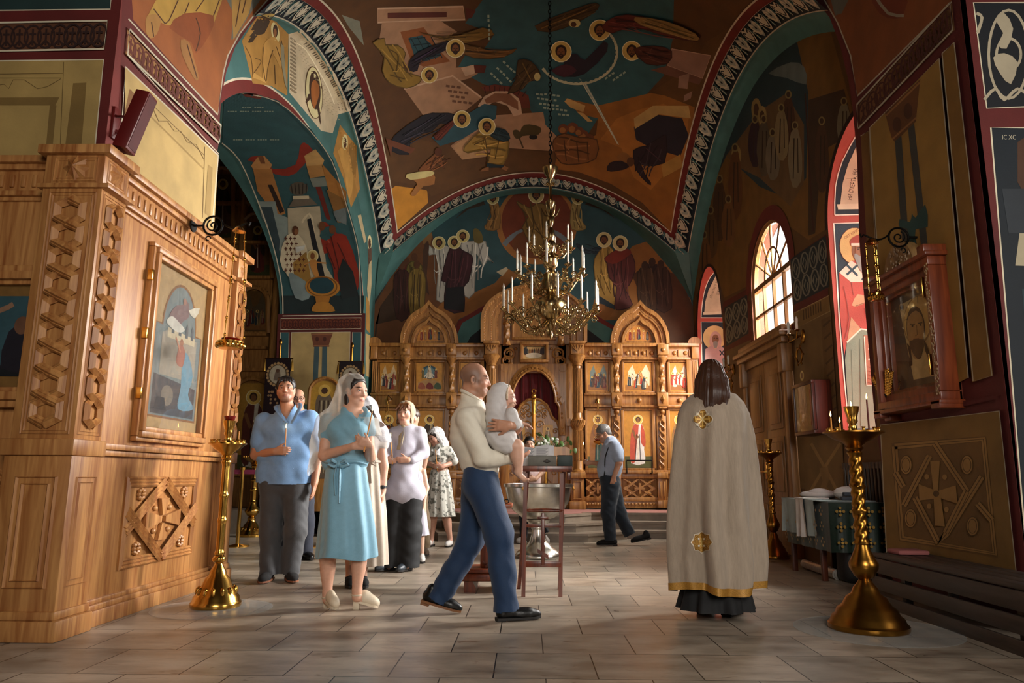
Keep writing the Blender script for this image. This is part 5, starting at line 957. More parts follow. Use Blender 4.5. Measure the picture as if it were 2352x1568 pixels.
p = Paint(lambda a,z,o: V((KX + .013 + o,a,z))); p.gain = .7; ym = (iw0 + iw1) / 2; hw = (iw1 - iw0) / 2; zs = zc0 + (zc1 - zc0) * .66
ar = [(iw0,zc0),(iw1,zc0),(iw1,zs)] + [(ym + hw * .72 * cos(PI * i / 14),zs + (zc1 - zs) * sin(PI * i / 14)) for i in range(15)] + [(iw0,zs)]
p.p(ar,'#66706e'); p.line(ar,.022,'#7a4f22',True); u = lambda a,z: (ym + hw * a,zc0 + (zc1 - zc0) * z)
p.p([u(-.9,.02),u(.9,.02),u(.9,.25),u(-.9,.3)],'#3a3a3c'); p.p([u(-.7,.3),u(.8,.3),u(.8,.62),u(-.3,.66),u(-.7,.6)],'#8c8474'); p.p([u(-.5,.58),u(.7,.58),u(.7,.64),u(-.5,.65)],'#b0a284')
for a in (-.35,-.05,.25,.5): p.p([u(a,.62),u(a + .12,.62),u(a + .12,.7),u(a + .06,.73),u(a,.7)],'#4e5254')
p.p([u(.2,.08),u(.9,.1),u(.6,.2),u(.75,.35),u(.45,.5),u(.2,.48),u(.25,.25)],'#587f90',3); p.p([u(-.05,.42),u(.25,.4),u(.3,.52),u(.05,.56)],'#8e5848',3); p.disc(*u(.12,.575),.03,'#8a5a40'); p.line([u(.1,.5),u(-.15,.6)],.02,'#a8745a')
p.p([u(-.5,.72),u(-.1,.68),u(.1,.74),u(.35,.8),u(.25,.9),u(0,.86),u(-.3,.82)],'#6e5654',3); p.disc(*u(.1,.89),.03,'#8a6250'); p.p([u(-.6,.68),u(-.1,.64),u(.2,.68),u(-.1,.72),u(-.4,.74)],'#b7b3a6',3); p.p([u(.3,.84),u(.8,.9),u(.6,.8)],'#c0b8a4',2); p.disc(*u(-.3,.16),.1,'#6c6458',.08); p.p([u(-.8,.05),u(-.3,.05),u(-.4,.14),u(-.7,.14)],'#22262a')
p.into(mo); mo.build('icon_painting',PANELP,shr,cols=True,smooth=False,angle=None)
g = MB(); g.box((KX + .05,ya + .11,za + .11),(KX + .054,yb - .11,zb - .11)); g.build('glass_pane',GLASS,shr)
# carved lower panel: interlaced square with a cross
o = MB(); q = [S_(*t) for t in ((285,1098),(449,1102),(437,1266),(267,1304))]; a0,a1,c0,c1 = (q[0].y + q[3].y) / 2,(q[1].y + q[2].y) / 2,(q[2].z + q[3].z) / 2,(q[0].z + q[1].z) / 2; Wd,Hd = a1 - a0,c1 - c0
def strapm(pts,t0=.0,closed=False):
 for dd in (-.028,0,.028):
  P = [V((KX + .012 + t0,a0 + x * Wd,c0 + z * Hd)) for x,z in pts]; n = len(P); Q = []
  for i in range(n):
   t = (P[(i + 1) % n] - P[i - 1]) if closed else P[min(i + 1,n - 1)] - P[max(i - 1,0)]; t.normalize(); Q.append(P[i] + V((0,-t.z,t.y)) * dd)
  o.tube(Q,.015,4,closed=closed,up=(1,0,0))
strapm([(0.03,.03),(.97,.03),(.97,.97),(.03,.97)],0,True)
strapm([(.5,.97),(.03,.4)],.012); strapm([(.5,.97),(.97,.4)],.016); strapm([(.5,.03),(.03,.62)],.02); strapm([(.5,.03),(.97,.62)],.024)
for x,z in ((.2,.82),(.8,.82),(.2,.18),(.8,.18)):
 for k in range(8): an = k * PI / 4; o.ell((KX + .012,a0 + x * Wd + .035 * cos(an),c0 + z * Hd + .035 * sin(an)),(.018,.022 if k % 2 else .016,.016),n=6)
 o.ell((KX + .02,a0 + x * Wd,c0 + z * Hd),(.015,.012,.012),n=6)
cy,cz = a0 + .5 * Wd,c0 + .5 * Hd
for du,dv in ((0,1),(0,-1),(1,0),(-1,0)):
 L = (.26 * Hd if dv else .24 * Wd); P = [(cy + du * .03 + abs(dv) * s * .02,cz + dv * .03 + abs(du) * s * .02) for s in (-1,1)] + [(cy + du * L + abs(dv) * s * .065,cz + dv * L + abs(du) * s * .065) for s in (1,-1)]; o.prism(P,(KX,0,0),(0,1,0),(0,0,1),0,.03,w=(1,0,0))
for x,z in ((.4,.64),(.6,.64),(.4,.36),(.6,.36)): o.ell((KX + .01,a0 + x * Wd,c0 + z * Hd),(.02,.022,.022),n=8)
o.build('carved_panel',OAK,shr,angle=40)
# front: glazed icon and round lower panel
q = [F_(*t) for t in ((148,596),(105,930))]; x1 = F_(130,760).x; fr = MB(); za2,zb2 = F_(100,932).z,F_(120,598).z; x0 = x1 - 1.15; yf = yN + .15
for w0,w1,t1 in ((0,.05,.06),(.045,.1,.085),(.095,.13,.05)):
 for lo,hi in (((x0 + w0,za2 + w0),(x1 - w0,za2 + w1)),((x0 + w0,zb2 - w1),(x1 - w0,zb2 - w0)),((x0 + w0,za2 + w1),(x0 + w1,zb2 - w1)),((x1 - w1,za2 + w1),(x1 - w0,zb2 - w1))): fr.box((lo[0],yf - t1,lo[1]),(hi[0],yf,hi[1]),.008)
fr.build('icon_door',OAK,shr,angle=30)
for z in (za2 + .25,zb2 - .2): hg = MB(); hg.box((x1 - .01,yf - .06,z),(x1 + .02,yf - .02,z + .08),.004); hg.build('hinge',BRASS,shr)
mo = MB(); mo.col = lin('#7a5a30'); mo.box((x0 + .12,yf - .012,za2 + .12),(x1 - .12,yf - .004,zb2 - .12)); p = Paint(lambda a,z,o: V((a,yf - .013 - o,z))); u = lambda a,z: (x1 - .2 - a * .75,za2 + .2 + (zb2 - za2 - .4) * z)
p.p([u(0,0),u(1,0),u(1,1),u(0,1)],'#35525a'); p.p([u(0,0),u(1,0),u(1,.12),u(0,.14)],'#1c2024'); p.p([u(.02,.1),u(.3,.1),u(.27,.55),u(.18,.6),u(.06,.55)],'#23222a',2); p.disc(*u(.16,.63),.05,'#6a4a38',.06); p.p([u(.4,.1),u(.8,.1),u(.75,.8),u(.6,.86),u(.45,.8)],'#24303e',2); p.line([u(.48,.75),u(.3,.86),u(.26,.9)],.035,'#8a6a54'); p.disc(*u(.6,.9),.05,'#7a5a44',.06); p.p([u(.5,.5),u(.72,.5),u(.68,.8),u(.54,.8)],'#6a2c2c',2); p.into(mo); mo.build('icon_painting',PANELP,shr,cols=True,smooth=False,angle=None)
g = MB(); g.box((x0 + .13,yf - .05,za2 + .13),(x1 - .13,yf - .046,zb2 - .13)); g.build('glass_pane',GLASS,shr)
o = MB(); xr = F_(42,1200).x; zr0,zr1 = F_(20,1320).z,F_(40,1100).z; strip_frame(o,(xr,yf - .01,0),(-1,0,0),0,.9,zr0,zr1,.03,.01,(0,-1,0)); c = V((xr - .38,yf - .01,(zr0 + zr1) / 2))
for r in (.36,.32): o.tube([c + V((r * cos(i * PI / 18),0,r * .95 * sin(i * PI / 18))) for i in range(36)],.02,5,closed=True,up=(0,-1,0))
o.build('carved_panel',OAK,shr,angle=40)

# ================================================================ metal bracket lamps
def bracket_lamp(name,wall,out,label,ch,r,zrot=0,two=True):
 """wall: fixing point; out: direction; lamp hangs ch below the hook"""
 t = thing(name,label,'hanging lamp',wall); o = MB(); w,d = V(wall),V(out); Z = V((0,0,1))
 o.cyl(w,w + d * .012,.055,n=16); o.cyl(w,w + d * .09,.01,n=8); c = w + d * .17
 o.tube([c + d * (.08 * cos(i * PI / 10)) + Z * (.08 * sin(i * PI / 10)) for i in range(20)],.009,6,closed=True,up=d.cross(Z)); o.tube([c + d * (.055 * (1 - i / 26) * cos(i * .42 + 2)) + Z * (.055 * (1 - i / 26) * sin(i * .42 + 2)) for i in range(22)],.006,6,up=d.cross(Z))
 o.tube([c + d * (.08 + .02 * i) + Z * (.02 - .05 * sin(i * .32) * (1 - i / 22)) for i in range(11)] + [c + d * .3 + Z * (.0),c + d * .31 + Z * .03],.008,6,up=d.cross(Z)); o.tube([c - d * .03 - Z * .08 + d * (.02 * cos(i)) + Z * (-.03 + .02 * sin(i)) for i in range(6)],.006,5,up=d.cross(Z))
 o.build('wall_bracket',IRON,t,angle=60); hk = c + d * .22 + Z * -.02; bl = hk - Z * ch
 m = MB(); m.lathe([(.0,.0),(.055,-.012),(.03,.02),(.012,.03)],hk - Z * .02,14)
 for a in (.4,2.5,4.6):
  s = hk - Z * .03 + V((.045 * cos(a),.045 * sin(a),0)); e = bl + V((r * cos(a),r * sin(a),.02)); m.tube([s,e],.0035,5)
  for f in (.08,.25,.45,.62,.8,.95): q = s.lerp(e,f); m.ell(q,(.011,.008,.018) if f != .45 else (.015,.01,.022),n=6)
 m.build('chains',BRASS,t,angle=60); m = MB(); m.lathe([(.3 * r,-.035),(.9 * r,-.03),(r * 1.05,.0),(r * 1.08,.025),(r,.028),(.95 * r,.0),(.5 * r,-.02)],bl,24)
 for k in range(18): a = k * PI / 9; m.ell(bl + V((1.06 * r * cos(a),1.06 * r * sin(a),-.005)),(.012,.012,.022),n=6)
 m.build('pierced_ring',BRASS,t,angle=50); g = MB(); g.lathe([(.3 * r,-.02),(.5 * r,.02),(.72 * r,.05),(.66 * r,.05),(.4 * r,.02)],bl,18); g.build('glass_cup',mat('red_lamp_glass','#8a1a10',.08,0,trans=.6),t); return t
q = S_(430,518); bracket_lamp('hanging_lamp',(KX + .045,q.y,q.z),(1,0,0),'brass lamp with red cup hung from an iron bracket on the honey oak shrine',.98,.1)
RP = lambda px,py,d=0.0: onX(px,py,RX) - V((d,0,0))
q = RP(2112,545); bracket_lamp('hanging_lamp',(RX,q.y,q.z),(-1,0,0),'small brass lamp on an iron bracket beside the dark framed face icon',.48,.05)
# ================================================================ red loudspeaker on the left pier
a = V((-2.86,4.83,3.09)); t = thing('loudspeaker','dark red column loudspeaker tilted on its bracket above the oak shrine corner','loudspeaker',a)
RM = mat('red_enamel','#5a1210',.45,0,8,.1); o = MB(); B0 = onX(283,346,-2.7); B1 = onX(338,218,-2.6); ax = (B1 - B0).normalized(); L = (B1 - B0).length; sd = V((0,1,0)); sd = (sd - ax * sd.dot(ax)).normalized(); fd = ax.cross(sd); M3 = Matrix((fd,sd,ax)).transposed().to_4x4(); M3.translation = B0; o.T = M3; o.box((-.05,-.06,0),(.05,.06,L),.008); o.build('cabinet',RM,t,angle=30)
o = MB(); o.T = M3; o.box((-.053,-.05,.02),(-.05,.05,L - .02)); o.T = Matrix.Identity(4); o.build('grille',mat('red_grille','#4a0e0c',.7),t)
o = MB(); q1 = onX(262,285,PX); o.box((PX,q1.y - .04,q1.z - .12),(PX + .02,q1.y + .04,q1.z + .12),.005); o.tube([q1 + V((.01,0,-.05)),q1 + V((.12,.03,-.1)),B0.lerp(B1,.4)],.014,8); o.tube([q1 + V((.01,0,.06)),B0.lerp(B1,.6)],.01,8); o.build('wall_bracket',RM,t)

# ================================================================ framed face icon on the right pier
t = thing('icon_case','dark reddish wooden icon case with half-round carved top on the right pier','icon case',(RX,RP(2130,770).y,RP(2130,770).z))
q = [RP(*s) for s in ((2030,655),(2180,596),(2212,918),(2065,945))]; c_a,c_b,z_a,z_b = (q[0].y + q[3].y) / 2,(q[1].y + q[2].y) / 2,(q[2].z + q[3].z) / 2,(q[0].z + q[1].z) / 2
o = MB(); D = .16
o.box((RX - .02,c_b,z_a),(RX,c_a,z_b)); 
for w0,w1,d in ((0,.07,D),(.06,.13,D - .04),(.12,.16,D - .07)):
 for lo,hi in (((c_b + w0,z_a + w0),(c_a - w0,z_a + w1)),((c_b + w0,z_b - w1),(c_a - w0,z_b - w0)),((c_b + w0,z_a + w1),(c_b + w1,z_b - w1)),((c_a - w1,z_a + w1),(c_a - w0,z_b - w1))): o.box((RX - d,lo[0],lo[1]),(RX,hi[0],hi[1]),.006)
for z in (z_a - .03,z_b): o.box((RX - D - .03,c_b - .03,z),(RX,c_a + .03,z + .035),.008)
for y in (c_b + .035,c_a - .035): o.box((RX - D - .03,y - .06,z_a - .06),(RX,y + .06,z_a + .0),.006); o.box((RX - D - .03,y - .05,z_b + .02),(RX,y + .05,z_b + .09),.006)
o.build('case',REDW,t,angle=30)
o = MB(); cy = (c_a + c_b) / 2 + .06; o.lathe([(.001,RX - .1),(.24,RX - .1),(.25,RX - .08),(.25,RX)],(0,cy,z_b + .03),20,0,PI,ax='x'); 
rnd = random.Random(3)
for i in range(60): a = rnd.uniform(.1,PI - .1); r = .21 * math.sqrt(rnd.random()); o.ell((RX - .1,cy + r * cos(a),z_b + .035 + r * sin(a)),(.012,.018,.018),n=5)
o.build('carved_top',woodmat('carved_top_wood','#6a4a2a','#a07c4c',.5),t,angle=40)
o = MB(); rnd = random.Random(5)
for y in (c_b + .01,):
 for i in range(140): o.ell((RX - D - .002 + rnd.uniform(0,.004),c_b + .03 + rnd.uniform(-.02,.025),rnd.uniform(z_a + .05,z_b - .05)),(.006,.01,.012),n=5)
o.build('carved_stile',woodmat('carved_top_wood','#6a4a2a','#a07c4c',.5),t,angle=40)
mo = MB(); mo.col = lin('#5a4030'); mo.box((RX - .05,c_b + .13,z_a + .13),(RX - .045,c_a - .13,z_b - .13)); p = Paint(pX(RX - .051,-1)).at(1960,380,.3698); p.gain = 1.5
p.p('250,830 480,700 540,1340 330,1420','#4a3c30'); p.p('285,870 470,770 525,1300 375,1330 330,1100','#a89468',0); p.disc(405,960,92,'#7a6038',160,26,.1); p.disc(403,960,84,'#b09458',148,26,.1); p.line('400,810 402,870',4,'#5a4424'); p.line('318,960 335,955',4,'#5a4424'); p.line('465,900 485,890',4,'#5a4424')
p.disc(390,1010,58,'#3a2618',138,24,-.05); p.p('335,1000 345,940 390,900 430,940 442,1030 420,1180 400,1205 375,1190 350,1110','#8a6a40',2); p.p('352,1090 440,1080 430,1170 415,1203 395,1195 370,1160','#3f2c1c',2); p.p('335,1100 360,1130 370,1240 350,1250 352,1180','#2c1c12'); p.p('440,1080 460,1120 488,1200 475,1215 450,1150','#2c1c12'); p.line('355,985 385,985',7,'#33220f'); p.line('405,980 432,975',7,'#33220f'); p.line('396,990 400,1050 388,1058',5,'#5a4020'); p.line('375,1078 412,1074',6,'#5a2c1c'); p.disc(370,996,6,'#1c120a'); p.disc(420,990,6,'#1c120a')
for x,y in ((300,880),(458,812)): p.disc(x,y,17,'#7a6038',22); p.disc(x,y,10,'#2c2018',13)
p.into(mo); mo.build('icon_painting',PANELP,t,cols=True,smooth=False,angle=None)
g = MB(); g.box((RX - D + .05,c_b + .12,z_a + .12),(RX - D + .054,c_a - .12,z_b - .12)); g.build('glass_pane',GLASS,t)
for z in (z_a + .2,z_b - .3): h = MB(); h.box((RX - D - .004,c_b + .1,z),(RX - D + .02,c_b + .115,z + .16),.003); h.build('brass_catch',BRASS,t)
# wheat-ear holder on its small shelf
q = RP(2068,940); t = thing('wheat_holder','gilded wheat ears fanned round a dark cup on a small shelf below the icon','ornament',(RX - .08,q.y,q.z)); o = MB(); o.box((RX - .16,q.y - .07,q.z - .05),(RX,q.y + .07,q.z + .01),.01); o.box((RX - .12,q.y - .05,q.z - .1),(RX,q.y + .05,q.z - .05),.01); o.build('shelf',REDW,t); zc = q.z + .02; o = MB()
for k,a in enumerate((-.55,-.3,.3,.55)):
 for dep in (-.02,.03):
  base = V((RX - .09 + dep,q.y,zc)); d = V((dep * 3,sin(a),cos(a))).normalized(); o.tube([base,base + d * .33],.005,5)
  for j in range(9):
   for s in (-1,1): c = base + d * (.12 + j * .024); o.ell(c + V((0,s * .016,.004)),(.013,.012,.022),Matrix.Rotation(-s * .5 - a,3,'X'),6)
o.build('wheat_ears',GOLD,t,angle=50); o = MB(); o.lathe([(.03,0),(.014,.03),(.03,.06),(.045,.12),(.04,.12),(.02,.05)],(RX - .09,q.y,zc - .01),14); o.build('cup',IRON,t)

# ================================================================ CANDLE STANDS
def cstand(name,loc,H,rb,rd,rc,label,twisted,group,knob=True,cups=12):
 t = thing(name,label,'candle stand',loc,0,group); L = V(loc)
 m = MB(); k = rb; m.lathe([(k * .97,0),(k,.012),(k,.035),(k * .93,.05),(k * .9,.075),(k * .8,.095),(k * .74,.13),(k * .62,.15),(k * .5,.2),(k * .36,.225),(k * .3,.26),(rc * 1.3,.285),(rc * .9,.31)],L,40)
 for i in range(14): a = i * PI / 7; m.ell(L + V((k * .72 * cos(a),k * .72 * sin(a),.115)),(k * .12,k * .09,.035),Matrix.Rotation(a,3,'Z'),8) if not twisted else None
 m.build('base',BRASSD if twisted else BRASS,t,angle=40); m = MB(); z = .31
 if knob: m.lathe([(rc * .9,z),(rc * 1.5,z + .02),(rc * 2.2,z + .07),(rc * 2.3,z + .1),(rc * 1.9,z + .13),(rc * 1.2,z + .19),(rc,z + .22)],L,28); z += .22
 else: m.lathe([(rc * .9,z),(rc * 1.6,z + .02),(rc * 1.6,z + .04),(rc,z + .06)],L,24); z += .06
 zt = H - .13; n = 60; S = 18; vs = []; fs = []
 for j in range(n + 1):
  f = j / n; zz = z + (zt - z) * f; ring = max(math.exp(-((f - q) / .018) ** 2) for q in (.02,.36,.62,.98)); tw = .12 * cos(2 * (0)) if not twisted else 0
  for i in range(S):
   a = 2 * PI * i / S; r = rc * (1 + .3 * ring + (.13 * cos(3 * a - zz * 90) if twisted and .05 < f < .95 else .05 * cos(6 * a))); vs.append(L + V((r * cos(a),r * sin(a),zz)))
 for j in range(n):
  for i in range(S): fs.append((j * S + i,j * S + (i + 1) % S,(j + 1) * S + (i + 1) % S,(j + 1) * S + i))
 m.add(vs,fs); m.build('stem',BRASSD if twisted else BRASS,t,angle=60)
 m = MB(); m.lathe([(rc,zt),(rc * 1.5,zt + .02),(rc * 1.2,zt + .035),(rd * .42,zt + .06),(rd * .72,zt + .085),(rd * .95,zt + .115),(rd * 1.04,zt + .12),(rd * 1.04,zt + .13),(rd * .96,zt + .13),(rd * .7,zt + .105),(.02,zt + .1)],L,40)
 m.build('dish',BRASSD if twisted else BRASS,t,angle=40); m = MB()
 for i in range(cups): a = 2 * PI * i / cups; m.lathe([(.008,0),(.013,.01),(.009,.02),(.014,.035),(.01,.035),(.006,.02)],L + V((rd * .86 * cos(a),rd * .86 * sin(a),zt + .12)),8)
 cc = MB()
 for i in range(cups): pass
 m.build('candle_cups',BRASS,t,angle=50)
 m = MB(); m.lathe([(.05,zt + .1),(.05,zt + .12),(.03,zt + .14),(.022,zt + .18),(.035,zt + .2),(.03,zt + .22),(.045,zt + .27),(.05,zt + .3),(.042,zt + .3),(.03,zt + .24)],L,18); m.build('central_cup',BRASS,t,angle=50); return t,zt
def candle(name,loc,h,r,label,tilt=(0,0),group=None,flame=True,colr=None,cat='candle'):
 t = thing(name,label,cat,loc,0,group); L = V(loc); tip = L + V((tilt[0],tilt[1],h)); m = MB(); m.cyl(L,tip,r,r * .85,10); m.build('wax',colr or WAX,t); m = MB(); m.cyl(tip,tip + V((0,0,.012)),.0012,n=5); m.build('wick',IRON,t)
 if flame: m = MB(); m.lathe([(.0,.004),(.004,.01),(.0055,.018),(.0035,.03),(.0,.045)],tip,8); m.build('flame',FLAME,t)
 return t
G1 = 'brass candle stands'
cr,zr = cstand('candle_stand',gnd(1995,1445),1.27,.245,.185,.04,'large old brass candle stand with twisted stem at the right, burning candles on it',True,G1)
L = V(cr.location)
for px,py0,py1,lab in ((1912,1012,985,'short lit candle at the left rim of the large right candle stand'),(1999,1020,950,'tall thin lit candle at the right rim of the large candle stand')):
 q = onY(px,py0,L.y - (.02 if px > 1950 else .0)); candle('candle',(q.x,q.y,zr + L.z + .125),.1 if px < 1950 else .22,.006,lab,(0,0),'candles on the right stand',True,mat('dark_red_wax','#5a1c14',.5) if px > 1950 else WAX)
candle('candle',(L.x - .12,L.y - .08,zr + .125),.055,.006,'burnt-down lit stub on the front left rim of the large right stand',(0,0),'candles on the right stand')
candle('candle',(L.x,L.y,zr + .25),.045,.018,'thick candle burning in the central cup of the large right stand',(0,0),'candles on the right stand')
cl,zl = cstand('candle_stand',gnd(495,1393),1.2,.18,.135,.03,'slim polished brass candle stand with a red glass cup, beside the oak shrine',False,G1,False,14)
L = V(cl.location); g = MB(); g.lathe([(.02,0),(.035,.02),(.045,.055),(.04,.055),(.03,.02)],L + V((0,0,zl + .28)),16); o = g.build('glass_cup',mat('red_lamp_glass','#8a1a10',.08,0,trans=.6),cl)
candle('candle',L + V((.1,-.05,zl + .155)),.06,.005,'thin unlit candle standing on the rim of the slim left stand',flame=False)
cm,zm = cstand('candle_stand',gnd(1780,1282),1.28,.17,.15,.035,'brass candle stand with twisted stem beside the double doors',True,G1)
cf,zf = cstand('candle_stand',gnd(575,1232),1.25,.2,.22,.05,'wide brass candle stand standing in the aisle behind the barrier post',False,G1)
cg,zg = cstand('candle_stand',(-5.3,11.6,0),1.3,.2,.2,.05,'brass candle stand deepest in the aisle, with one tall black candle',False,G1)
q = onY(552,1015,11.6); candle('candle',(-5.3,11.6,zg + .3),.28,.018,'tall dark candle lit in the aisle behind the slim brass stand',colr=mat('dark_red_wax','#5a1c14',.5))
# protective plastic rounds
PLAS = mat('clear_plastic','#cfd0cc',.12,0,5,.1,alpha=.28,bump=.3,bs=6)
for (px,py,r,lab) in ((488,1398,.42,'round clear plastic sheet under the slim left candle stand'),(2012,1448,.5,'round clear plastic sheet under the large right candle stand')):
 c = gnd(px,py); m = MB(); m.lathe([(.001,.004),(r,.004),(r,.002)],(c.x,c.y,0),48); tag(m.build('floor_mat',PLAS),lab,'mat','plastic sheets under the candle stands')
# ================================================================ CHANDELIER
hp = on_vault(1259,92); CX,CY = hp.x,min(hp.y,10.6); CZ = lambda py: onY(1262,py,CY).z
CHB = mat('chandelier_brass','#b0976a',.22,1.0,9,.2)
ch = thing('chandelier','tall tiered brass chandelier with white candle bulbs hanging from the vault','chandelier',(CX,CY,CZ(560)))
m = MB(); zt0,zt1 = vault_z(CX,CY) - .01,CZ(384); n = int((zt0 - zt1) / .07)
for i in range(n):
 z = zt1 + (i + .5) * (zt0 - zt1) / n; m.tube([V((CX + (.02 * cos(a) if i % 2 else 0),CY + (0 if i % 2 else .02 * cos(a)),z + .045 * sin(a))) for a in [k * PI / 5 for k in range(10)]],.008,5,closed=True)
m.build('chain',IRON,ch,angle=60)
def lz(py): return CZ(py)
px2m = (onY(1300,600,CY).x - onY(1200,600,CY).x) / 100
prof = [(2,778),(5,768),(3,762),(8,752),(12,742),(10,735),(22,728),(34,712),(36,698),(28,686),(12,678),(10,672),(20,668),(22,655),(18,640),(20,632),(12,626),(9,618),(16,612),(17,596),(10,590),(7,578),(11,572),(13,560),(6,552),(10,545),(9,530),(4,522),(8,512),(10,500),(5,492),(6,478),(11,470),(12,464),(5,458),(3,445),(4,430),(3,415),(8,408),(14,400),(18,390),(19,386),(4,384)]
m = MB(); m.lathe([(max(r * px2m,.004),lz(y)) for r,y in prof],(CX,CY,0),28)
for r,y,k in ((14,428,8),(22,500,6)):
 for i in range(k): a = 2 * PI * i / k; m.tube([V((CX,CY,lz(y))),V((CX + .6 * r * px2m * cos(a),CY + .6 * r * px2m * sin(a),lz(y) + .04)),V((CX + r * px2m * cos(a),CY + r * px2m * sin(a),lz(y) + (.03 if y < 450 else .16)))],[.02,.014,.006],6)
m.build('stem',CHB,ch,angle=50)
BULB = mat('white_candle_bulb','#e0d9cb',.35); SLV = mat('candle_sleeve','#c9c0ae',.45)
def carm(R_,zh,zc,sc=1.0):
 sc *= 1.3
 """one scrolled arm towards +x, hub height zh, cup height zc"""
 m = MB(); s = R_ / .9
 def add(pts,r): m.tube([V((a,0,z)) for a,z in pts],r,6,up=(0,1,0))
 add(smooth_poly([(.08,zh),(.25 * R_,zh - .1 * s),(.5 * R_,zh - .2 * s),(.8 * R_,zc - .16 * s),(R_,zc - .02)],5,False),.012 * sc)
 for cx,cz,r,d,tn in ((.45 * R_,(zh + zc) / 2 + .02,.1 * s,1,2.2),(.75 * R_,zc - .1 * s,.085 * s,-1,2),(.92 * R_,zc - .17 * s,.07 * s,1,1.8),(.3 * R_,zh - .2 * s,.07 * s,-1,1.8),(.62 * R_,zc - .28 * s,.075 * s,-1,2.0)):
  add([(cx + d * r * (1 - i / 30) * cos(i * tn * .2),cz + r * (1 - i / 30) * sin(i * tn * .2)) for i in range(26)],.0075 * sc)
 m.ell((.62 * R_,0,zc - .38 * s),(.012,.012,.03),n=6); m.lathe([(.012,-.035),(.02,-.02),(.045,-.005),(.058,.008),(.05,.01),(.02,.004),(.018,.03),(.022,.04)],(R_,0,zc),12)
 return m
for n,rp,yh,yc,y1,sc,ph in ((6,52,580,566,528,.8,.3),(10,78,655,628,574,.9,.16),(12,108,738,712,652,1.0,.1)):
 Rm = rp * px2m; zh,zc = lz(yh) - ch.location.z,lz(yc) - ch.location.z; hb = (lz(y1) - lz(yc)) ; first = None
 for i in range(n):
  a = ph + 2 * PI * i / n
  if first is None:
   first = carm(Rm,zh,zc,sc).build('arm',CHB,ch,world=False,angle=60); b = MB(); b.cyl((Rm,0,zc + .01),(Rm,0,zc + hb * .78),.017,.0165,10); cs_ = b.build('candle_sleeve',SLV,first,world=False); b = MB(); b.lathe([(.009,0),(.017,.02),(.016,.035),(.006,.07),(.0,.085)],(Rm,0,zc + hb * .78),10); b.build('bulb',BULB,cs_ if False else first,world=False); ar = first
  else: ar = copy_tree(first,ch)
  ar.rotation_euler = (0,0,a)
# ================================================================ FONT
fo = thing('baptismal_font','large silver baptismal font bowl on a flared pedestal in the middle','font',gnd(1236,1280)); L = V(fo.location); FY = L.y
zf = lambda y: onY(1240,y,FY).z
m = MB(); m.lathe([(.001,zf(1196)),(.06,zf(1196)),(.2,zf(1188)),(.31,zf(1172)),(.38,zf(1150)),(.405,zf(1124)),(.41,zf(1119)),(.43,zf(1117)),(.43,zf(1111)),(.405,zf(1110)),(.395,zf(1116)),(.37,zf(1145)),(.29,zf(1168)),(.001,zf(1182))],(L.x,L.y,0),56)
m.build('bowl',SILVER,fo,angle=40); m = MB(); m.lathe([(.27,0),(.28,.015),(.28,.035),(.26,.06),(.25,.075),(.2,.11),(.17,.13),(.15,.15),(.11,.19),(.085,.27),(.075,.33),(.085,.345),(.085,.36),(.075,.375),(.09,zf(1206)),(.14,zf(1197)),(.15,zf(1192)),(.05,zf(1188))],(L.x,L.y,0),40); m.build('pedestal',SILVER,fo,angle=40)
m = MB()
for a in (.1,2.2,4.3): m.lathe([(.008,-.05),(.018,-.03),(.01,0)],L + V((.44 * cos(a),.44 * sin(a),zf(1116))),8)
m.build('handles',BRASS,fo)
q = onY(1253,1105,FY - .4)
# tall altar candle behind the font, greenery beside it
c = onY(1226,1165,12.9); t = thing('tall_candle','tall yellow candle in a turned gilt holder before the royal doors','candle',(c.x,12.9,SZ + .005)); m = MB(); Z = lambda y: onY(1226,y,12.9).z - 0
m.lathe([(.14,SZ + .005),(.14,SZ + .03),(.05,SZ + .06),(.03,SZ + .1),(.02,SZ + .2),(.03,SZ + .25),(.018,SZ + .3),(.018,Z(1040)),(.035,Z(1025)),(.05,Z(1012)),(.03,Z(1010))],(c.x,12.9,0),16); m.build('holder',GOLD,t,angle=40); m = MB(); m.cyl((c.x,12.9,Z(1012)),(c.x,12.9,Z(950)),.026,n=12); m.build('wax',mat('yellow_wax','#d98a1e',.45,sss=.1),t)
c = onY(1237,1040,11.6); t = thing('potted_plant','small bunch of green leaves with white flowers beside the boy behind the font','plant',(c.x + .12,11.75,SZ)); rnd = random.Random(2); m = MB(); zt = onY(1240,1022,11.75).z; bx0 = V((c.x + .12,11.75,0))
for i in range(46):
 d = V((rnd.gauss(0,.16),rnd.gauss(0,.1),rnd.uniform(-.12,.17))); a = bx0 + V((0,0,zt - .15)); e = bx0 + V((0,0,zt)) + d; m.tube([a,e],.004,4); m.ell(e,(.03,.01,.05),Matrix.Rotation(rnd.uniform(0,6),3,'Z') @ Matrix.Rotation(rnd.uniform(-1,1),3,'X'),6)
m.build('leaves',mat('leaf_green','#4f6a34',.5),t); m = MB()
for i in range(9): m.ell(bx0 + V((rnd.gauss(0,.1),-.08,zt + rnd.uniform(-.05,.1))),(.03,.03,.025),n=7)
m.build('flowers',mat('white_petals','#c9cdc0',.6),t); m = MB(); m.lathe([(.09,SZ + .006),(.1,SZ + .02),(.03,SZ + .06),(.025,zt - .35),(.1,zt - .3),(.11,zt - .16),(.09,zt - .16)],(bx0.x,bx0.y,0),16); m.build('vase_stand',BRASS,t,angle=40)
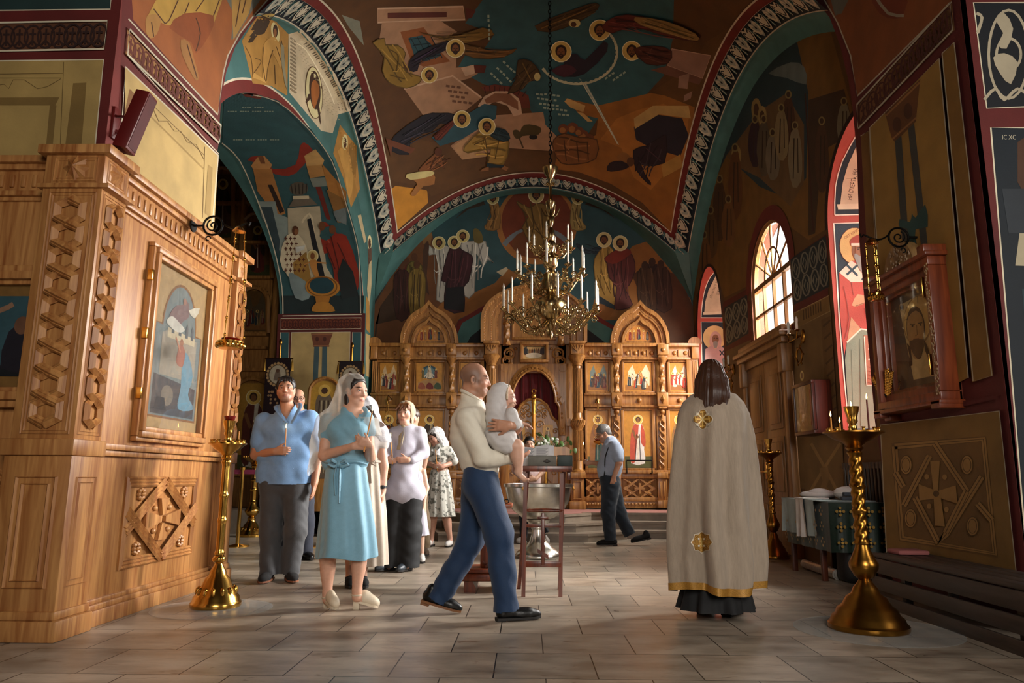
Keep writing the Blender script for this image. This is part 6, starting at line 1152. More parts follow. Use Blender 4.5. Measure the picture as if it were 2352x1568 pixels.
# ================================================================ FOLDING LECTERN with books
LE = woodmat('lectern_wood','#43190b','#7c3718',.32,coat=.3)
A0,A1,B0,B1 = gnd(1202,1370),gnd(1287,1370),gnd(1192,1350),gnd(1284,1350)
le = thing('lectern','slender dark red folding lectern with a cross between its legs, holding books','lectern',(A0 + A1) / 2); LY = (A0.y + A1.y) / 2
Tz = onY(1250,1076,LY).z
tops = [onY(1207,1085,LY),onY(1290,1085,LY),V((B0.x + .12,LY + .28,Tz + .03)),V((B1.x + .1,LY + .28,Tz + .03))]
def bar(m,a,b,w,d):
 a,b = V(a),V(b); m.tube([a,b],w,4,flat=d / w) 
for a,b in ((A0,tops[0]),(A1,tops[1]),(V((B0.x,LY + .42,0)),V((tops[0].x + .02,LY + .05,Tz - .02))),(V((B1.x,LY + .42,0)),V((tops[1].x + .02,LY + .05,Tz - .02)))):
 m = MB(); a = V(a); b = V(b); d = b - a; m.prism([(-.016,-.012),(.016,-.012),(.016,.012),(-.016,.012)],a,(1,0,0),(0,1,0),0,1,w=d); m.build('leg',LE,le,smooth=False,angle=None)
m = MB(); z = lambda y: onY(1245,y,LY).z
m.lathe([(.008,0),(.011,.012),(.015,.03),(.011,.045),(.014,.06),(.017,.16),(.014,.26),(.011,.275),(.015,.29),(.011,.3),(.008,.312)],(onY(1208,1170,LY).x,LY,z(1172)),12,ax='x'); m.build('turned_bar',LE,le)
for y,h in ((1207,.028),(1295,.045)): m = MB(); a,b = onY(1207,y,LY),onY(1289,y,LY); m.box((a.x,LY - .01,a.z - h / 2),(b.x,LY + .01,a.z + h / 2),.003); m.build('crossbar',LE,le)
m = MB(); c = onY(1247,1235,LY); m.box((c.x - .014,LY - .012,z(1297)),(c.x + .014,LY + .012,z(1178)),.003); m.box((c.x - .045,LY - .015,z(1192)),(c.x + .045,LY + .015,z(1186)),.002); m.prism([(-.045,.035),(.045,-.015),(.045,-.045),(-.045,.005)],(c.x,LY - .016,z(1270)),(1,0,0),(0,0,1),0,.032,w=(0,1,0)); m.build('cross',LE,le,smooth=False)
tb0,tb1 = onY(1198,1076,LY - .04),onY(1314,1076,LY - .04)
m = MB(); m.prism([(LY - .05,Tz - .02),(LY + .36,Tz - .015),(LY + .36,Tz + .008),(LY - .05,Tz + .008)],(tb0.x,0,0),(0,1,0),(0,0,1),0,tb1.x - tb0.x,w=(1,0,0)); m.box((tb0.x,LY - .07,Tz - .025),(tb1.x,LY - .05,Tz + .022),.004); m.box((tb1.x - .04,LY - .04,Tz - .09),(tb1.x - .01,LY + .02,Tz - .02),.004); m.build('top',LE,le,angle=30)
def book(name,x0,x1,y,z,h,d,col,label,orn=None,group=None):
 t = thing(name,label,'book',((x0 + x1) / 2,y,z),0,group); m = MB(); m.box((x0,y,z),(x1,y + d,z + .006),.002); m.box((x0,y,z + h - .006),(x1,y + d,z + h),.002); m.tube([(x0,y + .004,z + h / 2),(x1,y + .004,z + h / 2)],h / 2,8,flat=1) if False else m.box((x0,y,z),(x1,y + .006,z + h),.002); m.build('cover',mat(name + '_cover_' + col,col,.55,0,30,.12),t,angle=30)
 m = MB(); m.box((x0 + .004,y + .006,z + .006),(x1 - .004,y + d - .005,z + h - .006)); m.build('pages',mat('book_pages','#b9ac90',.8),t)
 if orn: m = MB(); cx = (x0 + x1) / 2 + orn; m.ell((cx,y - .001,z + h / 2),(.035,.003,.01),n=8); m.ell((cx,y - .001,z + h / 2),(.014,.003,.018),n=8); m.build('gilt_ornament',mat('book_ornament','#2a241c',.5),t)
 return t
bz = Tz + .012; pa,pb,pc,pd = [onY(x,1058,LY - .04).x for x in (1212,1278,1281,1315)]
book('book',pa,pb,LY - .045,bz,.096,.2,'#5c5a50','thick grey-green book with a dark ornament lying on the lectern',.04); book('book',pc,pd,LY - .045,bz,.1,.2,'#0f2622','dark green book at the right end of the lectern top')
t = thing('booklets','open white printed booklets propped up behind the books on the lectern','booklet',((pa + pb) / 2,LY + .2,bz + .06)); p_ = [onY(x,1040,LY + .2).x for x in (1193,1230,1262,1273)]; z0,z1,z2 = [onY(1230,y,LY + .2).z for y in (1049,1025,1019)]
z0 = bz + .004
for i,(xa,xb,za,zb,dy) in enumerate(((p_[0],p_[1],z1,z1 - .012,0),(p_[1] - .005,p_[2],z1,z2,.015),(p_[2] - .02,p_[3],z2 - .01,z2 - .012,.04))):
 m = MB(); m.col = lin('#c6c6ca'); m.prism([(xa,z0),(xb,z0),(xb,zb),(xa,za)],(0,LY + .2 + dy,0),(1,0,0),(0,0,1),0,.003,w=(0,1,0)); p = Paint(lambda a,b,o,dy=dy: V((a,LY + .1995 + dy - o,b)))
 for k in range(9):
  zz = z1 - .018 - k * .008
  if zz > z0 + .01 and i < 2: p.line([(xa + .012,zz),(xb - .012 - .01 * (k % 3),zz)],.003,'#6c6c70')
 p.into(m); m.build('page',mat('printed_paper',attr=True,rough=.8,na=.05),t,cols=True,smooth=False,angle=None)
m = MB(); xa,xb = onY(1266,1040,LY + .3).x,onY(1309,1040,LY + .3).x; m.prism([(xa,bz),(xb,bz),(xb,onY(1300,1030,LY + .3).z),(xb - .03,onY(1300,1026,LY + .3).z),(xa,onY(1300,1026,LY + .3).z)],(0,LY + .31,0),(1,0,0),(0,0,1),0,.015,w=(0,1,0)); tag(m.build('book_rest',OAKD,None),'light brown wooden book rest standing at the back of the lectern top','book rest')
# ---------------------------------------------------------------- heavier lectern behind the father
l0,l1 = gnd(1056,1362),gnd(1170,1362); Y2 = 6.42; t2 = thing('lectern','heavy red-brown wooden lectern with a cross on its post, half hidden by the father','lectern',((l0.x + l1.x) / 2,Y2 + .2,0)); cx = (l0.x + l1.x) / 2; zz = lambda y: onY(1110,y,Y2).z
m = MB(); m.box((l0.x,Y2,.09),(l1.x,Y2 + .42,.15),.015); m.box((l0.x + .02,Y2 + .02,.15),(l1.x - .02,Y2 + .4,.19),.015)
for x in (l0.x + .03,l1.x - .13): m.prism([(0,0),(.1,0),(.1,.04),(.07,.09),(0,.09)],(x,Y2 + .02,0),(1,0,0),(0,0,1),0,.38,w=(0,1,0))
m.build('base',REDW,t2,angle=30); m = MB(); m.box((cx - .05,Y2 + .14,.19),(cx + .05,Y2 + .26,zz(1165)),.01); m.box((l0.x + .03,Y2 + .1,.19),(l0.x + .06,Y2 + .3,.6),.006); m.box((l1.x - .06,Y2 + .1,.19),(l1.x - .03,Y2 + .3,.6),.006); m.prism([(-.12,0),(-.05,-.1),(.05,-.1),(.12,0)],(cx,Y2 + .14,zz(1215)),(1,0,0),(0,0,1),0,.12,w=(0,1,0)); m.build('post',REDW,t2,angle=30)
m = MB(); zc = zz(1290); m.box((cx - .006,Y2 + .125,zz(1330)),(cx + .006,Y2 + .14,zz(1225)),.002); m.box((cx - .03,Y2 + .125,zz(1247)),(cx + .03,Y2 + .14,zz(1244)),.002); m.prism([(-.03,.03),(.03,-.01),(.03,-.022),(-.03,.018)],(cx,Y2 + .125,zz(1300)),(1,0,0),(0,0,1),0,.015,w=(0,1,0)); m.build('cross',REDW,t2,smooth=False); m = MB(); m.box((l0.x,Y2 - .02,zz(1166)),(l1.x + .02,Y2 + .42,zz(1166) + .035),.015); m.build('top',REDW,t2,angle=30)
m = MB(); q = onY(1070,1155,Y2 + .1); z_ = zz(1166) + .035; m.ell((l0.x + .09,Y2 + .1,z_ + .028),(.08,.08,.028),n=12); tag(m.build('folded_cloth',mat('white_linen','#bcb8b4',.9,0,12,.06,bump=.2,bs=12)),'small folded white cloth on the heavy lectern behind the father','cloth')
t = thing('spectacles','dark-rimmed spectacles lying at the right edge of the heavy lectern','spectacles',(l1.x - .02,Y2 + .05,z_)); m = MB()
for k in (0,1): m.tube([(l1.x - .03 + .02 * cos(i * PI / 7),Y2 + .03 + k * .06,z_ + .02 + .016 * sin(i * PI / 7)) for i in range(14)],.004,5,closed=True)
m.tube([(l1.x - .03,Y2 + .055,z_ + .03),(l1.x - .03,Y2 + .075,z_ + .03)],.003,5); m.build('rims',IRON,t)
# ================================================================ TABLE ON THE RIGHT
GRN = mat('brocade',attr=True,rough=.45,ns=40,na=.25,sheen=.2); TX0,TX1,TY0,TY1 = 2.8,3.33,7.0,8.2; TZ = onY(1900,1150,7.1).z
tt = thing('table','small dark wooden table under a green cloth, between the double doors and the right pier','table',((TX0 + TX1) / 2,(TY0 + TY1) / 2,0)); m = MB(); m.box((TX0 + .02,TY0 + .02,TZ - .05),(TX1 - .02,TY1 - .02,TZ - .02),.005); m.build('tabletop',DARKW,tt)
for x in (TX0 + .06,TX1 - .06):
 for y in (TY0 + .35 if x < 3 else TY0 + .08,TY1 - .06): m = MB(); m.box((x - .025,y - .025,0),(x + .025,y + .025,TZ - .05),.004); m.build('leg',DARKW,tt)
m = MB(); m.col = lin('#12241a'); zb = TZ - .46
def drape(m,pts,zt,zb_,amp,col,k=26):
 P = []; n = len(pts) - 1
 for i in range(n):
  for j in range(k): P.append(V(pts[i]).lerp(V(pts[i + 1]),j / k))
 P.append(V(pts[-1])); N = len(P); b = len(m.v); R_ = 8
 for r in range(R_ + 1):
  f = r / R_
  for i in range(N):
   t = (P[min(i + 1,N - 1)] - P[max(i - 1,0)]).normalized(); nr = V((t.y,-t.x,0)); w = amp * f * (sin(i * .9) + .5 * sin(i * 2.3 + 1)); m.v.append(V((P[i].x,P[i].y,zt + (zb_ - zt) * f)) + nr * (w + .012 * f))
 F = [(b + r * N + i,b + r * N + i + 1,b + (r + 1) * N + i + 1,b + (r + 1) * N + i) for r in range(R_) for i in range(N - 1)]; m.f += F; m.m += [0] * len(F); c1,c2 = lin(col),lin('#8a6a24')
 for f in F: m.c.append(c1)
m.box((TX0,TY0,TZ - .02),(TX1,TY1,TZ - .008)); drape(m,[(TX1,TY0,0),(TX0,TY0,0),(TX0,TY1,0)],TZ - .01,zb,.012,'#12241a')
p = Paint(lambda a,z,o: V((a,TY0 - .035 - o,z)),None)
for i in range(4):
 for j in range(3):
  cx,cz = TX0 + .09 + i * .13,TZ - .09 - j * .14
  for k in range(4): an = k * PI / 2; p.disc(cx + .032 * cos(an),cz + .032 * sin(an),.014,'#8a6a24',n=8)
  p.disc(cx,cz,.012,'#b08a3a',n=8)
p.into(m); p = Paint(lambda a,z,o: V((TX0 - .035 - o,a,z)),None)
for i in range(7):
 for j in range(3):
  cx,cz = TY0 + .1 + i * .16,TZ - .09 - j * .14
  for k in range(4): an = k * PI / 2; p.disc(cx + .032 * cos(an),cz + .032 * sin(an),.014,'#8a6a24',n=8)
p.into(m); tag(m.build('tablecloth',GRN,None,cols=True,angle=60),'dark green brocade tablecloth with gold crosses hanging over the small table','tablecloth')
LIN_ = mat('white_linen','#bcb8b4',.9,0,12,.06,bump=.2,bs=12); m = MB(); m.box((TX0 - .04,TY0 + .1,TZ - .006),(TX1 - .04,TY1 - .05,TZ + .004),.003); drape(m,[(TX0 - .045,TY0 + .25,0),(TX0 - .045,TY1 - .08,0)],TZ,TZ - .34,.02,'#ffffff'); tag(m.build('table_runner',mat('grey_linen','#8f9c9c',.9,0,12,.08,bump=.2,bs=12),None,angle=60),'grey-white linen runner spread over the green tablecloth','cloth')
m = MB(); q = onY(1860,1133,7.75); m.ell((TX0 + .22,7.75,TZ + .045),(.2,.17,.045),n=16); m.ell((TX0 + .2,7.7,TZ + .06),(.12,.1,.05),n=12); m.ell((TX0 + .32,7.85,TZ + .05),(.12,.12,.04),n=12); drape(m,[(TX0 - .07,7.45,0),(TX0 - .07,7.65,0)],TZ + .02,TZ - .36,.025,'#ffffff',14); m.box((TX0 - .075,7.46,TZ + .005),(TX0 + .2,7.66,TZ + .02),.006); tag(m.build('towel',LIN_,None,angle=60),'white towel bunched at the left end of the table, one end hanging down','towel')
t = thing('linen_bundle','white folded linen with dark stripes beside the twisted stem on the table','linen',(3.12,7.3,TZ + .004)); m = MB(); m.ell((3.12,7.3,TZ + .07),(.14,.13,.066),n=14); m.build('cloth',LIN_,t); m = MB()
m.box((3.0,7.16,TZ + .006),(3.14,7.22,TZ + .04),.006); m.box((3.02,7.15,TZ + .046),(3.1,7.2,TZ + .08),.006); m.build('dark_folds',mat('dark_fold','#3a3f48',.8),t)
t = thing('rolled_mat','rolled clear plastic mat lying on the floor under the table','mat',gnd(1870,1318)); a,b = gnd(1850,1305),gnd(1925,1332); m = MB(); a.z = b.z = .05; m.tube([a,b],.05,14); m.tube([b,b + (b - a).normalized() * .01],.035,12); m.build('roll',mat('rolled_plastic','#8a847c',.25,0,20,.2,alpha=.9),t)
t = thing('bag','black bag standing on the floor under the right end of the table','bag',(3.1,7.2,0)); m = MB(); m.box((2.99,7.14,0),(3.29,7.42,.36),.05); m.build('body',mat('black_nylon','#08080a',.6,0,20,.2,bump=.3,bs=14),t,angle=50); m = MB(); m.tube([(3.02,7.1,.3),(3.05,7.09,.42),(3.2,7.09,.42),(3.22,7.1,.3)],.012,6); m.build('handle',mat('black_nylon','#08080a'),t)
# radiator below the near window
t = thing('radiator','dark ribbed radiator grille below the bright window splay','radiator',(XR - .06,7.2,.35)); m = MB(); 
for i in range(16): y = 6.76 + i * .075; m.box((XR - .05,y,.3),(XR,y + .04,1.12),.008)
m.box((XR - .045,6.75,.3),(XR,7.95,.36)); m.box((XR - .045,6.75,1.06),(XR,7.95,1.12)); m.build('ribs',mat('radiator_enamel','#3a2c20',.5),t)
# ================================================================ BENCH along the right pier
BM = woodmat('painted_bench','#2e2622','#463a34',.5,(2,2,14)); q0 = onX(1998,1268,2.74); bx0,bx1,by0,by1 = 2.74,3.17,2.6,q0.y; zt = onX(2060,1290,2.74).z; zt = q0.z
t = thing('bench','long grey-brown slatted bench running along the foot of the right pier','bench',((bx0 + bx1) / 2,(by0 + by1) / 2,0)); m = MB()
for i in range(4): m = MB(); m.box((bx0 + i * .11,by0,zt - .03),(bx0 + i * .11 + .09,by1,zt),.006); m.build('seat_slat',BM,t)
for k,(a,b) in enumerate(((zt - .145,zt - .035),(zt - .27,zt - .17),(zt - .39,zt - .3))): m = MB(); m.box((bx0 - .012,by0,a),(bx0 + .012,by1 - .02 - .0 * k,b),.006); m.build('front_slat',BM,t)
for y in (by1 - .45,(by0 + by1) / 2): m = MB(); m.box((bx0 + .02,y - .03,0),(bx0 + .07,y + .03,zt - .03),.005); m.build('leg',BM,t); m = MB(); m.box((bx1 - .08,y - .03,0),(bx1 - .03,y + .03,zt - .03),.005); m.build('leg',BM,t)
m = MB(); a = onX(2010,1275,2.8); m.box((2.86,by1 - .22,zt),(3.1,by1 - .02,zt + .035),.015); tag(m.build('cushion',mat('dusty_pink','#9a5a58',.9)),'dusty pink pad on the far end of the bench','cushion')
# ================================================================ DOUBLE DOORS and window over them
dY0,dY1 = 9.3,11.15; zd = onX(1790,800,XR).z; dz = 2.55
DW = woodmat('door_oak','#6e4a22','#97693a',.45)
dr = thing('double_door','tall double doors of panelled oak below the arched window, with a moulded hood','door',(XR - .03,(dY0 + dY1) / 2,0)); dr.name = 'double_door'
for k in (0,1):
 y0 = dY0 + .12 + k * (dY1 - dY0 - .24) / 2; y1 = y0 + (dY1 - dY0 - .24) / 2 - .01; m = MB(); m.box((XR - .07,y0,.02),(XR - .02,y1,dz),.004)
 for a,b in ((.12,.62),(.72,1.5),(1.6,2.4)):
  m.box((XR - .085,y0 + .14,a),(XR - .07,y1 - .14,b),.008); m.box((XR - .1,y0 + .2,a + .07),(XR - .085,y1 - .2,b - .07),.01)
 m.build('leaf',DW,dr,angle=30)
m = MB()
for y in (dY0,dY1 - .12): m.box((XR - .1,y,0),(XR,y + .12,dz + .12),.008); m.box((XR - .15,y - .02,dz - .25),(XR,y + .14,dz + .12),.02)
m.box((XR - .1,dY0,dz),(XR,dY1,dz + .12),.006); m.box((XR - .16,dY0 - .08,dz + .12),(XR,dY1 + .08,dz + .2),.015); m.box((XR - .2,dY0 - .14,dz + .2),(XR,dY1 + .14,dz + .26),.012); m.box((XR - .14,dY0 - .05,dz + .26),(XR,dY1 + .05,dz + .36),.02); m.build('door_surround',DW,dr,angle=30)
m = MB(); m.tube([(XR - .09,dY0 + .95,1.05),(XR - .13,dY0 + .95,1.05),(XR - .13,dY0 + 1.1,1.05)],.012,6); m.box((XR - .1,dY0 + .97,.95),(XR - .085,dY0 + 1.02,1.2),.003); m.build('door_handle',BRASS,dr)
def window(name,Wd,X,bars,mullions):
 yc,a,zs,b,sl = Wd; m = MB(); o = [(yc - a,sl)] + ell_arch(yc,a,zs,b,24) + [(yc + a,sl)]; m.tube([V((X,y,z)) for y,z in o],.045,6,closed=True,up=(1,0,0))
 for k in range(1,mullions): y = yc - a + 2 * a * k / mullions; m.box((X - .02,y - .018,sl),(X + .02,y + .018,zs))
 for k in range(1,bars): z = sl + (zs - sl) * k / bars; m.box((X - .02,yc - a,z - .018),(X + .02,yc + a,z + .018))
 m.box((X - .03,yc - a,zs - .035),(X + .03,yc + a,zs + .035)); rr = .42
 m.tube([V((X,yc - a * rr * cos(i * PI / 16),zs + b * rr * 1.3 * sin(i * PI / 16))) for i in range(17)],.02,6,up=(1,0,0))
 for k in range(1,6): an = PI * k / 6; m.tube([V((X,yc,zs)),V((X,yc - a * cos(an),zs + b * sin(an)))],.018,6)
 f = struct(m.build(name,woodmat('window_oak','#5a3a1a','#8a6230'),angle=40)); g = MB(); g.prism(o,(X + .002,0,0),(0,1,0),(0,0,1),0,.004,w=(1,0,0)); g.build('pane',GLASS,f,smooth=False,angle=None); return f
window('window_1',W2,XR + .06,2,4); window('window_2',W1,4.08,3,4); window('window_3',W3,4.03,3,4)
# ================================================================ wall lights, wall icon
def sconce(px,py,label):
 q = onX(px,py,XR); t = thing('wall_light',label,'wall light',q,0,'double wall lights beside the doors'); m = MB(); m.ell(q - V((.02,0,0)),(.03,.05,.09)); m.cyl(q,q - V((.09,0,0)),.012)
 for s in (-1,1):
  e = q + V((-.14,s * .14,.03)); m.tube([q + V((-.06,0,0)),q + V((-.14,s * .06,-.05)),q + V((-.15,s * .14,-.05)),e],.01,6); m.lathe([(.01,0),(.035,.02),(.02,.03)],e,10)
 r = q + V((-.08,0,-.24)); m.tube([r + V((0,.09 * cos(i * PI / 9),.09 * sin(i * PI / 9))) for i in range(18)],.012,6,closed=True,up=(1,0,0))
 for i in range(6): a = i * PI / 3; m.ell(r + V((0,.12 * cos(a),.12 * sin(a))),(.012,.03 if i % 3 == 0 else .016,.016),n=6)
 m.cyl(q,r + V((0,0,.09)),.008); m.build('bracket',BRASSD,t,angle=60)
 for s in (-1,1): m = MB(); e = q + V((-.14,s * .14,.06)); m.lathe([(.016,0),(.016,.09),(.02,.1),(.018,.13),(.0,.16)],e,10); m.build('candle_bulb',BULB,t)
sconce(1848,772,'double wall light with white bulbs to the right of the double doors'); sconce(1688,848,'double wall light on the far side of the doors, beside the priest\'s head')
q = [onX(x,y,XR - .12) for x,y in ((1838,884),(1880,872),(1888,992),(1845,1002))]; ya,yb,za,zb = q[1].y - .05,q[0].y,q[3].z,q[1].z; t = thing('wall_icon','deep dark framed glazed icon hanging on the wall right of the doors','icon',(XR - .06,(ya + yb) / 2,(za + zb) / 2)); m = MB(); m.box((XR - .2,ya,za),(XR,yb,zb),.01)
for lo,hi in (((ya,za),(yb,za + .04)),((ya,zb - .04),(yb,zb)),((ya,za + .04),(ya + .05,zb - .04)),((yb - .05,za + .04),(yb,zb - .04))): m.box((XR - .225,lo[0],lo[1]),(XR - .18,hi[0],hi[1]),.006)
m.build('frame',DARKW,t,angle=30); m = MB(); m.col = lin('#9a7c4a'); m.box((XR - .205,ya + .05,za + .04),(XR - .202,yb - .05,zb - .04)); p = Paint(lambda a,z,o: V((XR - .206 - o,a,z))); yc = (ya + yb) / 2; p.p([(yb - .06,za + .05),(yb - .06,zb - .05),(yb - .14,zb - .05),(yb - .14,za + .05)],'#c9b98a'); p.p([(yc - .1,za + .06),(yc + .1,za + .06),(yc + .08,za + .6),(yc - .08,za + .6)],'#8a6a44'); p.disc(yc,za + .68,.06,'#c0a868'); p.disc(yc,za + .68,.035,'#6a4a30'); p.p([(ya + .07,za + .1),(ya + .13,za + .1),(ya + .12,za + .5),(ya + .08,za + .5)],'#8a3a28'); p.into(m); m.build('icon_painting',PANELP,t,cols=True,smooth=False,angle=None); m = MB(); m.box((XR - .216,ya + .05,za + .04),(XR - .213,yb - .05,zb - .04)); m.build('glass_pane',GLASS,t)
# ================================================================ behind the people on the left
def floor_icon(px,py_top,py_bot,hw,Y,label):
 b = onY(px,py_bot,Y); a = onY(px,py_top,Y); w = hw / FPX * Y * 1.02; t = thing('round_topped_icon',label,'icon',(b.x,Y,0),0,'round-topped icons on stands'); z0,z1 = b.z,a.z; A_ = [(-w,z0),(w,z0)] + [(w * cos(i * PI / 16),z1 - w * .9 + w * .9 * sin(i * PI / 16)) for i in range(17)]
 m = MB(); m.prism(A_,(b.x,Y,0),(1,0,0),(0,0,1),0,.06,w=(0,1,0)); m.tube([V((b.x + x,Y - .01,z)) for x,z in A_],.03,6,closed=True,up=(0,-1,0)); m.box((b.x - w,Y - .1,0),(b.x + w,Y + .2,z0),.01); m.build('stand',OAKD,t,angle=35)
 m = MB(); p = Paint(lambda x,z,o: V((b.x + x,Y - .004 - o,z))); p.p([(x * .93,z0 + .04 + (z - z0 - .02) * .96) for x,z in A_],'#b58a34'); p.p([(-w * .6,z0 + .05),(w * .6,z0 + .05),(w * .55,z1 - w * 1.5),(0,z1 - w),(-w * .55,z1 - w * 1.5)],'#6a5a48',2); p.disc(0,z1 - w * .85,w * .42,'#d0a850'); p.disc(0,z1 - w * .85,w * .22,'#4a3020')
 for i in range(5): p.line([(-w * .4 + i * w * .2,z0 + .1),(-w * .3 + i * w * .15,z1 - w * 1.5)],.02,'#a89878' if i % 2 else '#3a2c24')
 p.into(m); m.build('icon_painting',PANELP,t,cols=True,smooth=False,angle=None)
floor_icon(735,868,1100,34,12.7,'golden round-topped icon on a wooden stand below the painted twin columns')
def banner(px,yt,yb,hw,Y,label):
 a,b = onY(px,yt,Y),onY(px,yb,Y); w = hw / FPX * Y; t = thing('church_banner',label,'banner',(a.x,Y,0),0,'dark church banners on poles'); m = MB(); m.cyl((a.x,Y + .05,0),(a.x,Y + .05,a.z + .25),.018); m.cyl((a.x - w * 1.15,Y + .02,a.z),(a.x + w * 1.15,Y + .02,a.z),.014); m.lathe([(.16,0),(.16,.03),(.03,.08)],(a.x,Y + .05,0),14); m.ell((a.x,Y + .05,a.z + .3),(.03,.02,.06)); m.build('pole',BRASSD,t,angle=50)
 m = MB(); m.col = lin('#1c0c10'); m.box((a.x - w,Y,b.z),(a.x + w,Y + .012,a.z)); p = Paint(lambda x,z,o: V((a.x + x,Y - .002 - o,z))); zc = a.z - w * 1.3
 for i in range(20): an = i * PI / 10; p.disc(w * .82 * cos(an),zc + w * .9 * sin(an),w * .12,'#a8865a',n=8)
 p.disc(0,zc,w * .74,'#5a4a34',w * .82); p.disc(0,zc,w * .66,'#a89c84',w * .74); p.p([(-w * .3,zc - w * .5),(w * .3,zc - w * .5),(w * .2,zc + w * .2),(-w * .2,zc + w * .2)],'#6a5a4c'); p.disc(0,zc + w * .3,w * .16,'#5a4030')
 for i in range(16): p.disc(random.Random(i).uniform(-w * .8,w * .8),zc - w * 1.1 - (i % 6) * w * .3,w * .1,'#8a6a4a',n=7)
 p.into(m); m.build('cloth',PANELP,t,cols=True,smooth=False,angle=None); m = MB()
 for s in (-1,1): m.lathe([(.006,.2),(.02,.14),(.03,0)],(a.x + s * w * 1.1,Y + .02,a.z - .22),8)
 m.build('tassels',GOLD,t)
banner(640,823,985,29,12.6,'dark church banner with an oval icon, behind the blue-shirted man\'s head'); banner(806,830,985,27,13.0,'dark church banner with an oval icon, behind the tulle-veiled woman\'s head')
ps = gnd(545,1255); t = thing('barrier_post','slim brass barrier post with a pink belt in the left aisle','barrier',ps); m = MB(); zt = onY(552,1080,ps.y).z; m.lathe([(.16,0),(.16,.012),(.06,.03),(.026,.04),(.026,zt),(.035,zt),(.035,zt + .04),(.02,zt + .05)],ps,20); m.build('post',BRASS,t,angle=40); m = MB(); m.box((ps.x - 1.4,ps.y - .004,zt - .05),(ps.x + .95,ps.y + .004,zt + .01)); m.build('belt',mat('pink_belt','#a03a5a',.7),t); m = MB(); m.lathe([(.16,0),(.16,.012),(.06,.03),(.026,.04),(.026,zt),(.035,zt),(.035,zt + .04),(.02,zt + .05)],ps + V((.95,.0,0)),20); m.build('post',BRASS,t,angle=40)
ps = onY(525,1150,11.0); m = MB(); m.box((-5.9,11.0,0),(-4.9,11.1,.95),.01); tag(m.build('low_cupboard',DARKW,None),'low dark cupboard in the aisle behind the barrier post','cupboard')
